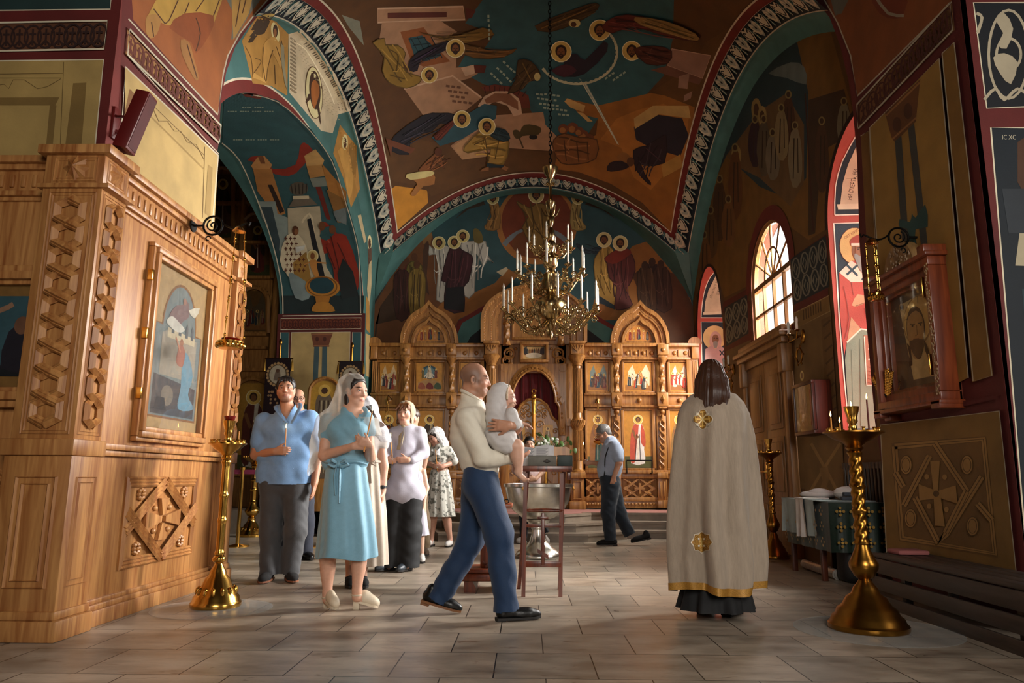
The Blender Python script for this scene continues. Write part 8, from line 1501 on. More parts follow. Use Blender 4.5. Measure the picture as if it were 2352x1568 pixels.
def d1(p):
 for col,g in (('#c4b6a0',2.2),('#8a5e1c',0)):
  c = (1614.5,963); 
  for dx,dy in ((0,-13),(0,13),(-13,0),(13,0)): p.disc(c[0] + dx,c[1] + dy,8.5 + g,col,8.5 + g); p.line([c,(c[0] + dx,c[1] + dy)],14 + 2 * g,col)
  if g: p.p([(c[0] - 15,c[1] - 15),(c[0] + 15,c[1] - 15),(c[0] + 15,c[1] + 15),(c[0] - 15,c[1] + 15)],col)
 for dx,dy in ((0,-17),(0,17),(-17,0),(17,0)): p.line([c,(c[0] + dx,c[1] + dy)],4,'#c49a4a'); p.line([(c[0] + dx - dy * .4,c[1] + dy + dx * .4),(c[0] + dx * .9 + dy * .4,c[1] + dy * .9 - dx * .4)],3,'#c49a4a')
 for a in (45,135,225,315): p.line([c,(c[0] + 15 * cos(R(a)),c[1] + 15 * sin(R(a)))],3,'#d8c08a')
def d2(p):
 c = (1612,1245); st = lambda r,q: [(c[0] + (r if i % 2 == 0 else r * q) * cos(i * PI / 8),c[1] + (r if i % 2 == 0 else r * q) * sin(i * PI / 8)) for i in range(16)]
 p.p(st(26,.84),'#c4b6a0'); p.p(st(23.5,.84),'#8f6420'); p.disc(*c,14,'#a87a30')
 for i in range(32): a = i * PI / 16; p.line([(c[0] + 14 * cos(a),c[1] + 14 * sin(a)),(c[0] + 20 * cos(a),c[1] + 20 * sin(a))],1,'#c49a4a')
 p.line([(c[0],c[1] - 10),(c[0],c[1] + 10)],4,'#c9a860'); p.line([(c[0] - 8,c[1] - 3),(c[0] + 8,c[1] - 3)],3,'#c9a860'); p.line([(c[0] - 6,c[1] + 5),(c[0] + 6,c[1] + 5)],3,'#c9a860'); [p.disc(c[0] + x,c[1] + y,2.4,'#e0dccc') for x in (-8,8) for y in (-8,8)]
emblem('embroidered_cross',d1); emblem('embroidered_star',d2)
loft('cassock',pr,[rg(1575,1715,1335,.16,.6),rg(1568,1720,1372,.19,1),rg(1564,1724,1398,.21,1.2)],mat('black_cloth','#0a0a0c',.8),120,.09,9,.4,14)
for a,e in (((1612,1411),(1622,1398)),((1668,1417),(1690,1402))): q = gnd(*a); w = gnd(*e); q.z = w.z = .014; d = V((w.x - q.x + .02,.22,0)).normalized(); shoe('boot',pr,q,q + d * .28,BLK,.052,.16,None,.014)
def b(g):
 s = lambda c,r,k=.03: g.ell(H.p(*c),r,H.M,k); s((0,-.02,.04),(.09,.108,.098)); s((0,-.05,-.05),(.095,.085,.09)); g.chain([H.p(0,-.05,-.03),H.p(.01,-.08,-.14),H.p(-.02,-.1,-.22)],[.1,.1,.075],.04); g.cap(H.p(.055,-.04,-.05),H.p(.085,-.05,-.22),.06,.03,.04); g.cap(H.p(-.055,-.04,-.05),H.p(-.11,-.06,-.22),.06,.03,.04); [g.cap(H.p(x * .9,-.09,-.15),H.p(x * 1.35,-.105 - .02 * (i % 2),-.235 - .018 * (i % 3)),.035,.008,.02) for i,x in enumerate((-.1,-.075,-.05,-.02,.01,.035,.06,.085))]
garment('hair',pr,[H.c,H.p(.12,0,-.27),H.p(-.12,-.12,.1),H.p(0,-.14,-.1)],b,hair_mat('#3a2012'),.006,1,lambda P: strands(P,H,.0034,60),mar=.15)
# ---------------------------------------------------------------- mother in the blue dress
Y0 = 5.62; F0 = (.62,-.78,0); mo_ = thing('person','woman in belted dusty blue shirt dress and long tulle veil, holding a candle','person',(J(795,1398).x,Y0,0)); H = Head(J(816,897),(.8,-.6,0),.06,0,.98)
shR,shL = J(752,966,.02),J(842,962,-.02); elR,wrR = J(745,1046,-.06),J(812,1024,-.2); elL,wrL = J(850,1048,.0),J(850,1022,-.2)
lg = [(J(776,1150),J(752,1275,-.02),J(752,1362,.02)),(J(818,1150),J(826,1262,-.06),J(820,1356,-.04))]
def b(g):
 H.sculpt(g,jaw=.9); g.cap(H.p(0,-.02,-.06),J(806,948),.046,.05,.03); g.cap(J(806,950),J(798,1010),.08,.1,.06); g.cap(J(798,1010),J(792,1110),.1,.12,.06); g.cap(shR,shL,.05,.05,.05); g.chain([shR,elR,wrR],[.05,.042,.027]); g.chain([shL,elL,wrL],[.046,.04,.027]); hand(g,wrR,(1,-.1,.05),(.1,1,.3),1,(.45,.6,.5),.92); hand(g,wrL,(-.75,-.3,.35),(.2,1,.2),-1,(.4,.6,.5),.9)
 for a,k,n in lg: g.chain([a,k,n],[.07,.058,.034],.03); g.ell(k.lerp(n,.3) + V((0,.02,0)),(.05,.052,.11),None,.03)
 for (a,k,n),tp in zip(lg,(gnd(770,1401),gnd(862,1397))): tp.z = .02; h_ = n + V((0,.0,-.045)); g.cap(n,h_,.033,.03,.02); g.cap(h_,tp.lerp(h_,.25),.03,.024,.02)
body(mo_,[H.p(0,0,.12),shR,shL,elR,wrL,J(870,1020,-.2),J(752,1395),J(865,1398)],b,H,'#cf9f86',.0055,2,dict(lips='#a85a50',brow='#30201a')); H.eyes(mo_,'#3c3630')
def b(g): skulls(g,H,.008,.058,0); g.cap(H.p(.06,-.02,-.03),H.p(.055,.0,-.14),.03,.022,.02); g.cap(H.p(-.06,-.02,-.03),H.p(-.055,.0,-.14),.03,.022,.02); g.ell(H.p(0,-.06,-.09),(.07,.04,.08),H.M,.03)
garment('hair',mo_,[H.c,H.p(0,0,-.15)],b,hair_mat('#20140f'),.006,1,lambda P: strands(P,H,.0015) * (H.inv(P)[:,1] < .05),mar=.13)
DRESS = clothmat('dusty_blue_dress','#74a3b8',.05,.6,.2)
def b(g):
 g.chain([J(804,952),J(800,990),J(794,1030),J(792,1062)],[.085,.115,.1,.098],.06); g.cap(J(776,985,-.02),J(822,985,-.05),.095,.09,.06); g.cap(shR,J(750,998,-.01),.062,.064,.03); g.cap(shL,J(846,990,-.01),.056,.06,.03); g.cap(J(768,1060),J(816,1060),.095,.095,.05); g.cap(J(806,955),J(808,940),.075,.06,.03)
 for y in (975,990,1005,1020): g.ell(J(826 - (y - 975) * .25,y,-.132),(.006,.006,.006),None,.002)
garment('dress_top',mo_,[J(790,930),J(745,1000),J(850,1000),J(790,1075)],b,DRESS,.0065,2,lambda P: folds(P,.0015,50,(.4,0,1),(1,.3,0)) + folds(P,.003,32,(1,.2,.1),(0,0,1),1),lambda P: vneck(P,J(828,966),J(816,930),.05,Y0),.17)
collar(mo_,DRESS,[(792,936,.03),(790,940,-.02),(806,954,-.085),(824,966,-.11)],[(828,932,.02),(838,938,-.02),(840,952,-.07),(830,966,-.105)],.017)
loft('skirt',mo_,[rg(750,838,1056,.12,.3),rg(748,842,1080,.135,.5),rg(742,848,1130,.16,.7),rg(736,856,1200,.18,1),rg(730,862,1262,.19,1.1),rg(728,864,1279,.19,1.1)],DRESS,160,.055,6,1.1,50,hem=.012)[0].modifiers.new('thickness','SOLIDIFY').thickness = .004
m = MB(); c = J(794,1064); m.tube([c + V((.152 * cos(i * PI / 20),.125 * sin(i * PI / 20),.008 * sin(i * .6))) for i in range(40)],.022,8,closed=True,flat=.5); k = J(778,1066,-.135); m.ell(k,(.022,.018,.026)); 
for s in (-1,1): m.tube([k,k + V((.05 * s,-.01,.03)),k + V((.075 * s,-.005,.0)),k + V((.03 * s,-.012,-.02)),k],[.01,.017,.015,.014,.01],6)
m.build('belt',DRESS,mo_,angle=60); m = MB()
for s,ln in ((-1,.22),(1,.28)): m.tube([k + V((.012 * s,-.005,0)),k + V((.02 * s,-.02,-.08)),k + V((.016 * s + .01,-.015,-ln))],[.012,.024,.03],8,flat=.3)
m.build('belt_ends',DRESS,mo_,angle=60)
TULLE = mat('white_tulle','#d8d0c4',.8,0,400,.12,alpha=.38,sheen=.3)
def b(g): g.ell(H.p(0,-.03,.035),(.098,.12,.104),H.M,.02); g.chain([H.p(0,-.07,.0),J(790,950,.09),J(775,975,.12)],[.1,.11,.13],.06); g.cap(J(757,972),J(840,965),.095,.09,.06); g.chain([J(756,975,.03),J(742,1020,.05),J(728,1085,.1)],[.1,.09,.07],.06); g.cap(J(842,966),J(860,1000,.0),.08,.06,.05)
def cutv(P): L = H.inv(P); q = np.array([list(p) for p in [J(800,990,-.1)]]); return ((L[:,1] > .045 + .0 * L[:,2]) & (L[:,2] < .085) & (L[:,2] > -.2)) | (P[:,2] < J(790,1000).z - .5 * np.clip(J(775,1000).x - P[:,0],0,1) * 2.6) 
garment('tulle_veil',mo_,[H.p(0,0,.13),J(725,1100,.1),J(865,1000),J(790,960,.2)],b,TULLE,.0075,2,lambda P: folds(P,.006,42,(1,.4,.12),(0,.3,1),.6),cutv,.17)
IVORY = mat('ivory_leather','#cfc0a8',.45); 
for (a,k,n),tp in zip(lg,(gnd(772,1402),gnd(868,1398))):
 tp.z = .012; hl = n + V((-.005,.015,0)); hl.z = .055; shoe('heeled_shoe',mo_,hl,tp,IVORY,.036,.03,IVORY,.0); m = MB(); m.box((hl.x - .022,hl.y - .02,0),(hl.x + .025,hl.y + .025,.058),.006); m.tube([n + V((.036 * cos(i * PI / 7),.036 * sin(i * PI / 7),-.03)) for i in range(14)],.006,5,closed=True); m.build('block_heel',IVORY,mo_)
held_candle(J(836,1037,-.215),J(855,945,-.215),'thin lit candle held upright by the woman in the blue dress')
# ---------------------------------------------------------------- man in the blue shirt
Y0 = 7.05; mn = thing('person','dark-haired man in light blue shirt and grey trousers holding a candle, looking up','person',(J(650,1335).x,Y0,0)); H = Head(J(657,895),(.22,-1,0),-.12,-.06,1.06)
shR,shL = J(606,968),J(712,962); elR,wrR = J(588,1044,-.03),J(632,1036,-.2); elL,wrL = J(730,1050,.02),J(722,1110,-.05)
def b(g): H.sculpt(g,jaw=1.2); g.cap(H.p(0,-.03,-.06),J(660,950),.062,.07,.03); g.chain([J(660,955),J(658,1020),J(655,1100)],[.09,.11,.12],.06); g.cap(shR,shL,.055,.055,.05); g.chain([shR,elR,wrR],[.062,.05,.034]); hand(g,wrR,(1,-.25,.05),(-.1,1,0),1,(.5,.7,.5),1.05); g.chain([shL,elL,wrL],[.06,.05,.034]); hand(g,wrL,(0,-.2,-1),(-1,0,0),1,(.2,.3,.3))
body(mn,[H.p(0,0,.12),shR,elR,shL,elL,J(660,1110),J(725,1140,-.1)],b,H,'#b07e62',.0065,2,dict(lips='#8f5548',brow='#140e0c',stubble='#3c2c24')); H.eyes(mn,'#2c2018')
def b(g): skulls(g,H,.012,.062,0); [g.cap(H.p(x,.085,.085),H.p(x * 1.1 - .008,.105,.055 - .008 * (i % 2)),.016,.006,.01) for i,x in enumerate((-.05,-.03,-.01,.012,.034,.052))]
garment('hair',mn,[H.c],b,hair_mat('#120d0b'),.006,1,lambda P: strands(P,H,.002),mar=.15)
BSH = clothmat('light_blue_shirt','#6b8fb8',.05,.75)
def b(g):
 g.chain([J(660,952),J(658,985),J(655,1040),J(652,1118)],[.1,.15,.158,.158],.07); g.cap(J(628,985),J(692,982),.13,.13,.06); g.cap(J(618,1040),J(690,1040,0),.13,.13,.06); g.cap(J(618,1085),J(691,1085),.122,.122,.06); g.cap(J(618,1120),J(691,1120),.122,.122,.06); g.cap(shR,J(594,1018,-.01),.09,.078,.03); g.cap(shL,J(724,1022),.088,.08,.03)
 g.cap(J(660,950),J(660,936),.1,.084,.03)
 for y in (978,1000,1024,1050,1076): g.ell(J(668 + (y - 978) * .05,y,-.165),(.007,.008,.007),None,.002)
garment('shirt',mn,[J(620,930),J(590,1030),J(730,1030),J(655,1130)],b,BSH,.0075,2,lambda P: folds(P,.0018,30,(.5,.1,1),(1,.4,-.2),.5) + folds(P,.003,17,(1,0,.3),(0,0,1),2),cut=lambda P: (P[:,2] < J(655,1111).z + .01 * np.sin(P[:,0] * 9)) | vneck(P,J(666,972),J(662,925),.075,Y0),mar=.2)
collar(mn,BSH,[(640,930,.02),(634,936,-.05),(648,957,-.125),(663,972,-.155)],[(686,926,.02),(690,932,-.05),(680,954,-.125),(669,972,-.155)])
GRY = clothmat('grey_trousers','#3c3c3e',.06,.8)
def trousers(t,hips,legs,m,r,top,bots,h=.009,amp=.004,mar=.18):
 L_ = [(np.array(list(n)),np.array(list((n - k).normalized()))) for a,k,n in legs]
 def ct(P):
  c = np.zeros(len(P),bool)
  for n,d in L_: c |= ((P - n) @ d > .015) & (np.linalg.norm(P - n,axis=1) < .17)
  return c
 def b(g):
  g.cap(hips[0],hips[1],r[0],r[0],.04)
  for a,k,n in legs: g.cap(a,k,r[1],r[2],.03); g.cap(k,n,r[2],r[3],.05)
  g.ell(top,(.4,.4,.08),None,.01,True)
 return garment('trousers',t,[hips[0],hips[1]] + [p for l in legs for p in l],b,m,h,2,lambda P: folds(P,amp,36,(.2,.2,1),(1,.6,0),1.5),ct,mar)
trousers(mn,(J(626,1112),J(682,1112)),[(J(628,1130),J(622,1220,-.02),J(618,1318))] + [(J(680,1130),J(680,1215,-.02),J(666,1312,.05))],GRY,(.13,.126,.098,.088),J(655,1060),[J(618,1338),J(664,1328,.05)])
for n,sx in ((J(618,1318),.08),(J(666,1312,.05),.5)): d = V((sx,-1,0)).normalized(); q = V((n.x,n.y,.014)) - d * .07; shoe('shoe',mn,q,q + d * .33,mat('dark_suede','#0d0b0c',.9),.052,.09,mat('tan_sole','#7a4a30',.7),.012)
held_candle(J(655,1046,-.2),J(657,984,-.2),'short thin lit candle in the right hand of the blue-shirted man')
# ---------------------------------------------------------------- older man with braces
Y0 = 10.95; om = thing('person','grey-haired man with spectacles and dark braces walking left, head bowed, carrying a candle','person',(J(1405,1248).x,Y0,0)); H = Head(J(1386,995),(-1,-.18,0),.45,0,1.02)
shN,shF = J(1412,1024,-.16),J(1400,1022,.16); elN,wrN = J(1422,1062,-.2),J(1410,1095,-.2)
def b(g): H.sculpt(g,jaw=1.2); g.cap(H.p(0,-.03,-.06),J(1402,1018),.058,.07,.03); g.chain([J(1406,1020),J(1402,1060),J(1404,1095)],[.1,.15,.14],.06); g.chain([shN,elN,wrN],[.06,.046,.032]); hand(g,wrN,(-.25,0,-1),(-.3,1,0),1,(.3,.4,.3),1.05); g.chain([shF,J(1385,1066,.16),J(1358,1062,.08)],[.06,.046,.032]); hand(g,J(1358,1062,.08),(-1,-.1,.1),(0,-1,0),-1,(.5,.6,.5))
body(om,[H.p(0,0,.12),shN,shF,J(1405,1115,-.2),J(1345,1060)],b,H,'#b58468',.0075,2,dict(brow='#6a625c',stubble='#8a7464')); H.eyes(om,closed=True)
def b(g): skulls(g,H,.008,.03,0)
garment('hair',om,[H.c],b,hair_mat('#6b6866'),.007,1,lambda P: strands(P,H,.002),mar=.14)
m = MB()
for s in (-1,1): m.tube([H.p(s * .033 + .022 * cos(i * PI / 7),.112,-.006 + .018 * sin(i * PI / 7)) for i in range(14)],.002,4,closed=True); m.tube([H.p(s * .056,.11,.0),H.p(s * .08,.0,.005)],.002,4)
m.tube([H.p(-.011,.113,0),H.p(.011,.113,0)],.002,4); m.build('spectacles',mat('thin_gold','#b08a48',.3,1.0),om)
PS = clothmat('pale_blue_shirt','#94a0b4',.04,.75)
def b(g): g.chain([J(1404,1016),J(1406,1040),J(1402,1070),J(1400,1090)],[.1,.16,.165,.16],.06); g.cap(J(1406,1035,-.08),J(1406,1035,.08),.13,.13,.06); g.cap(J(1392,1078,-.06),J(1392,1078,.06),.13,.13,.05); g.cap(shN,J(1421,1052,-.19),.088,.078,.03); g.cap(shF,J(1390,1055,.17),.085,.075,.03); g.ell(J(1404,1118),(.4,.4,.12),None,.01,True); g.chain([J(1390,1014,-.05),J(1398,1006,-.06),J(1410,1010,-.04)],[.02,.025,.02],.015)
garment('shirt',om,[J(1400,1010),J(1420,1060,-.2),J(1390,1060,.2),J(1400,1100)],b,PS,.009,2,lambda P: folds(P,.0025,26,(.4,.1,1),(1,.3,0)),mar=.22)
m = MB()
for s in (-1,1): m.tube([J(1416,1014,s * .1),J(1398,1024,s * .18),J(1390,1050,s * .19),J(1388,1092,s * .17)],.014,6,flat=.35)
m.build('braces',mat('black_cloth','#0a0a0c'),om); DEN = clothmat('dark_denim','#15202c',.1,.85)
trousers(om,(J(1400,1100,-.05),J(1402,1100,.05)),[(J(1402,1115,-.07),J(1397,1175,-.08),J(1402,1238,-.08)),(J(1404,1115,.07),J(1422,1178,.06),J(1446,1226,.06))],DEN,(.15,.14,.1,.085),J(1404,1080),[])
for a,e in (((1410,1248),(1366,1250)),((1458,1232),(1434,1252))): q,w = gnd(*a),gnd(*e); q.z = .014 if a[0] < 1420 else .1; w.z = .014; q.y = w.y = Y0 + (-.08 if a[0] < 1420 else .06); d = (w - q).normalized(); shoe('shoe',om,q,q + d * .29,mat('dark_suede','#0d0b0c',.9),.052,.09,None,.012,.008)
held_candle(J(1351,1064,.06),J(1340,1022,.06),'thin lit candle carried by the grey-haired man with braces')
# ---------------------------------------------------------------- generic standing woman for the group behind
def woman(label,Y,head,f,tilt,sh,arm1,arm2,skin,hc,feats=None,sc=.96,legs=None,chest=.09,hs=((1,-.2,0),(-1,-.2,0)),closed=False):
 global Y0,H,ANK; Y0 = Y; ANK = [J(*l[2]) for l in legs]; t = thing('person',label,'person',(J(*head).x,Y,0)); H = Head(J(*head),f,tilt,0,sc); nk = J((sh[0][0] + sh[1][0]) / 2,(sh[0][1] + sh[1][1]) / 2 - 6)
 def b(g):
  H.sculpt(g,jaw=.9); g.cap(H.p(0,-.025,-.06),nk,.046,.055,.03); hipc = J(*legs[0][0]).lerp(J(*legs[1][0]),.5); g.chain([nk,nk.lerp(hipc,.5),hipc],[.08,.1,.12],.06); g.cap(J(*sh[0]),J(*sh[1]),.05,.05,.05)
  for s,arm,side,hd in ((sh[0],arm1,1,hs[0]),(sh[1],arm2,-1,hs[1])): q = [J(*s)] + [J(*a) for a in arm]; g.chain(q,[.047,.04,.027]); hand(g,q[2],hd,(0,1,.2) if abs(hd[2]) < .7 else (1 * side,0,0),side,(.35,.5,.4),.92)
  for a,k,n in legs: q = [J(*a),J(*k),J(*n)]; g.chain(q,[.085,.058,.034],.03); g.ell(q[1].lerp(q[2],.3) + V((0,.015,0)),(.048,.05,.1),None,.03); e = q[2].copy(); g.cap(e,V((e.x,e.y - .06,.04)),.03,.022,.02)
 body(t,[H.p(0,0,.12),J(*sh[0]),J(*sh[1])] + [J(*a) for a in arm1 + arm2] + [J(*p) for l in legs for p in l],b,H,skin,.0075,2,feats or dict(lips='#a0584c',brow='#3a261a'),.16); H.eyes(t,closed=closed)
 Hh = H
 def b(g): skulls(g,Hh,.008,.05,0); [g.cap(Hh.p(s * .06,.0,.0),Hh.p(s * .065,.02,-.1),.026,.02,.02) for s in (-1,1)]
 garment('hair',t,[H.c],b,hair_mat(hc),.0075,1,lambda P: strands(P,Hh,.0015) * (Hh.inv(P)[:,1] < .05),mar=.15); return t
def scarf(name,t,m,extra,cutf,pts,amp=.004,h=.0075):
 Hh = H
 def b(g): g.ell(Hh.p(0,-.025,.036),(.093,.115,.1),Hh.M,.02); extra(g)
 return garment(name,t,[Hh.p(0,0,.13)] + pts,b,m,h,2,lambda P: folds(P,amp,46,(1,.3,.15),(0,.3,1),.4),lambda P: ((Hh.inv(P)[:,1] > .04) & (Hh.inv(P)[:,2] < .075) & (Hh.inv(P)[:,2] > -.12)) | cutf(P),.16)
def simple_shoes(t,spots,m,L=.24,w=.042,sole=None):
 for (a,e),n in zip(spots,ANK): d = V(((e[0] - a[0]) * .03,-1,0)).normalized(); q = V((n.x,n.y,.014)) - d * .055; shoe('shoe',t,q,q + d * L,m,w,.06,sole,.012,.008)
VEIL = mat('white_veil','#d4d0d4',.8,0,200,.35,alpha=.72,sheen=.3)
# woman looking down, white veil and long beige skirt, behind the mother
w8 = woman('woman in white veil and long beige skirt looking down, black watch on her lowered arm',6.75,(839,945),(-.1,-1,0),.4,((806,998),(874,998)),[(800,1050,-.02),(825,1052,-.2)],[(882,1070,.0),(880,1128,-.02)],'#c0917a','#1c120e',None,.96,[((830,1110),(806,1230),(803,1325)),((858,1110),(836,1232),(834,1322))],.09,((1,-.2,0),(0,-.1,-1)),True)
BEI = clothmat('beige_linen','#b3a494',.06,.85)
def b(g): g.chain([J(840,988),J(842,1020),J(844,1062)],[.09,.115,.1],.06); g.cap(J(820,1005),J(862,1005),.09,.09,.05); g.cap(J(806,998),J(803,1025),.062,.06,.03); g.cap(J(874,998),J(880,1020),.06,.058,.03)
garment('blouse',w8,[J(840,985),J(800,1030),J(884,1030),J(844,1070)],b,clothmat('pale_blouse','#bcb2ac',.05),.009,2,lambda P: folds(P,.003,50),mar=.16)
loft('skirt',w8,[rg(818,872,1050,.1,.3),rg(812,878,1090,.14,.6),rg(808,884,1180,.16,1),rg(806,888,1296,.17,1.2)],BEI,120,.07,8,.3,40)
m = MB(); k = J(850,1062,-.12); m.tube([J(845,1060) + V((.122 * cos(i * PI / 16),.11 * sin(i * PI / 16),0)) for i in range(32)],.014,6,closed=True); [m.tube([k,k + V((s * .05,-.02,.02)),k + V((s * .06,-.02,-.03)),k],.009,6) for s in (-1,1)]; m.tube([k,k + V((.02,-.02,-.18))],.012,6); m.build('tie_belt',BEI,w8)
m = MB(); q = J(880,1118,-.02); m.lathe([(.03,-.012),(.034,-.012),(.034,.012),(.03,.012)],q,16); m.box((q.x - .012,q.y - .04,q.z - .016),(q.x + .016,q.y - .03,q.z + .016),.003); m.build('watch',mat('black_rubber','#0c0c0e',.4),w8)
zc = J(845,1016).z; scarf('white_veil',w8,VEIL,lambda g: (g.chain([H.p(0,-.06,0),J(846,975,.05),J(848,1000,.08)],[.1,.115,.13],.06),g.cap(J(815,1000),J(872,1000),.085,.085,.05),g.cap(J(868,985),J(884,1012),.07,.055,.04)),lambda P: P[:,2] < zc,[J(800,1020),J(890,1020),J(850,1000,.2)])
simple_shoes(w8,[((797,1345),(806,1356)),((828,1342),(838,1353))],mat('black_suede','#08080a',.9))
# woman in beige headscarf and long white tunic
w9 = woman('woman in tied beige headscarf, long white tunic and wide black trousers with a candle',7.85,(931,948),(-.15,-1,0),.05,((906,994),(964,994)),[(888,1042,-.03),(884,1058,-.18)],[(972,1040,-.03),(938,1056,-.2)],'#cc9c84','#6e4424',dict(lips='#a8584c',brow='#5a3a22'),1.0,[((912,1120),(906,1220),(896,1296)),((944,1120),(940,1220),(936,1296))])
def b(g): [g.cap(H.p(x,.07,.085),H.p(x * 1.5 + .012,.1,.03),.018,.012,.012) for x in (-.05,-.02,.01,.04)]
garment('fringe',w9,[H.c],b,hair_mat('#6e4424'),.006,1,lambda P: strands(P,H,.002),mar=.14)
WT = clothmat('white_tunic','#aaa6b2',.03,.75)
def b(g): g.chain([J(935,986),J(934,1020),J(930,1070),J(926,1130)],[.085,.12,.135,.15],.06); g.cap(J(914,1000),J(956,1000),.09,.09,.05); g.cap(J(905,1130),J(950,1130),.13,.13,.06); g.cap(J(906,994),J(888,1042,-.03),.068,.058,.03); g.cap(J(888,1042,-.03),J(884,1057,-.16),.058,.048,.03); g.cap(J(964,994),J(973,1040,-.03),.068,.06,.03); g.cap(J(973,1040,-.03),J(946,1056,-.17),.06,.046,.03); g.ell(J(926,1182),(.4,.4,.1),None,.01,True)
garment('tunic',w9,[J(935,980),J(885,1040,-.1),J(978,1040),J(930,1165)],b,WT,.008,2,lambda P: folds(P,.0035,26,(1,.2,.2),(0,0,1),1) + folds(P,.0012,40,(.4,0,1),(1,0,0)),mar=.19)
trousers(w9,(J(916,1130),J(940,1130)),[(J(912,1140),J(902,1220),J(894,1298)),(J(944,1140),J(942,1220),J(938,1298))],mat('black_cloth','#0a0a0c'),(.12,.125,.115,.115),J(930,1080),[J(894,1318),J(938,1318)])
KER = clothmat('beige_headscarf','#9a8b70',.08,.8)
zc = J(935,1002).z; scarf('headscarf',w9,KER,lambda g: (g.chain([H.p(.05,-.02,-.02),H.p(.05,.02,-.1),H.p(.0,.06,-.14)],[.05,.035,.022],.03),g.chain([H.p(-.05,-.02,-.02),H.p(-.05,.02,-.1),H.p(.0,.06,-.14)],[.05,.035,.022],.03),g.chain([H.p(0,-.07,.0),H.p(.02,-.09,-.1),H.p(.02,-.09,-.16)],[.09,.07,.05],.04)),lambda P: P[:,2] < zc - .2,[J(935,1000)],.003)
m = MB(); k = V(H.p(-.01,.075,-.15)); m.ell(k,(.025,.02,.02)); m.tube([k,k + V((-.03,-.04,-.1)),k + V((-.04,-.05,-.24))],[.014,.024,.03],8,flat=.3); m.tube([k,k + V((.01,-.04,-.09)),k + V((-.005,-.05,-.2))],[.014,.02,.026],8,flat=.3); m.build('scarf_ends',KER,w9)
simple_shoes(w9,[((888,1302),(858,1310)),((938,1300),(924,1314))],mat('grey_leather','#2c3238',.4))
held_candle(J(902,1066,-.2),J(897,1004,-.2),'thin lit candle held by the woman in the beige headscarf')
# woman in lace veil and flowered dress
w10 = woman('woman in white lace veil and pale flowered dress bowing her head over a candle',10.6,(998,1003),(-.6,-.8,0),.5,((988,1038),(1032,1036)),[(982,1062,-.04),(1002,1072,-.18)],[(1040,1062,-.02),(1014,1072,-.2)],'#c0907a','#24160f',None,.98,[((1000,1130),(994,1190),(991,1238)),((1022,1130),(1026,1190),(1034,1238))],.09,((1,-.3,.1),(-1,-.2,.1)),True)
def flowers():
 m,nt,bs = nodes('flowered_cotton'); L = nt.links.new; N = nt.nodes.new; tc = N('ShaderNodeTexCoord'); n1 = N('ShaderNodeTexNoise'); n1.inputs['Scale'].default_value = 22; n1.inputs['Detail'].default_value = 4; L(tc.outputs['Object'],n1.inputs['Vector']); rp = N('ShaderNodeValToRGB'); rp.color_ramp.elements[0].position = .53; rp.color_ramp.elements[1].position = .6; rp.color_ramp.elements[0].color = (*lin('#c4c2b8'),1); rp.color_ramp.elements[1].color = (*lin('#6a6a62'),1); L(n1.outputs[0],rp.inputs[0]); L(rp.outputs[0],bs.inputs['Base Color']); bs.inputs['Roughness'].default_value = .8; return m
FLM = flowers()
def b(g): g.chain([J(1010,1030),J(1010,1050),J(1010,1082)],[.09,.12,.105],.06); g.cap(J(995,1042),J(1026,1040),.09,.09,.05); g.cap(J(988,1038),J(982,1058,-.04),.068,.062,.03); g.cap(J(1032,1036),J(1042,1058,-.02),.068,.07,.03)
garment('dress_top',w10,[J(1010,1025),J(980,1060),J(1045,1065),J(1010,1090)],b,FLM,.01,2,lambda P: folds(P,.003,50),mar=.16)
loft('skirt',w10,[rg(990,1030,1078,.11,.3),rg(984,1036,1110,.15,.7),rg(978,1040,1150,.18,1),rg(974,1043,1185,.2,1.2)],FLM,120,.06,9,.8,30)
zc = J(1010,1046).z; LACE = mat('white_lace','#cfccca',.85,0,60,.6,alpha=.9); scarf('lace_veil',w10,LACE,lambda g: (g.chain([H.p(0,-.07,0),J(1012,1022,.06),J(1016,1040,.06)],[.1,.11,.11],.05),g.chain([H.p(.07,.0,-.02),J(1000,1030,-.12),J(1004,1048,-.14)],[.05,.05,.04],.04)),lambda P: P[:,2] < zc,[J(990,1050,-.15),J(1035,1050),J(1010,1030,.2)])
simple_shoes(w10,[((996,1246),(984,1254)),((1036,1244),(1030,1253))],mat('white_canvas','#c4c0bc',.7))
held_candle(J(1005,1082,-.22),J(1000,1032,-.22),'thin candle in the hands of the woman with the lace veil',False)
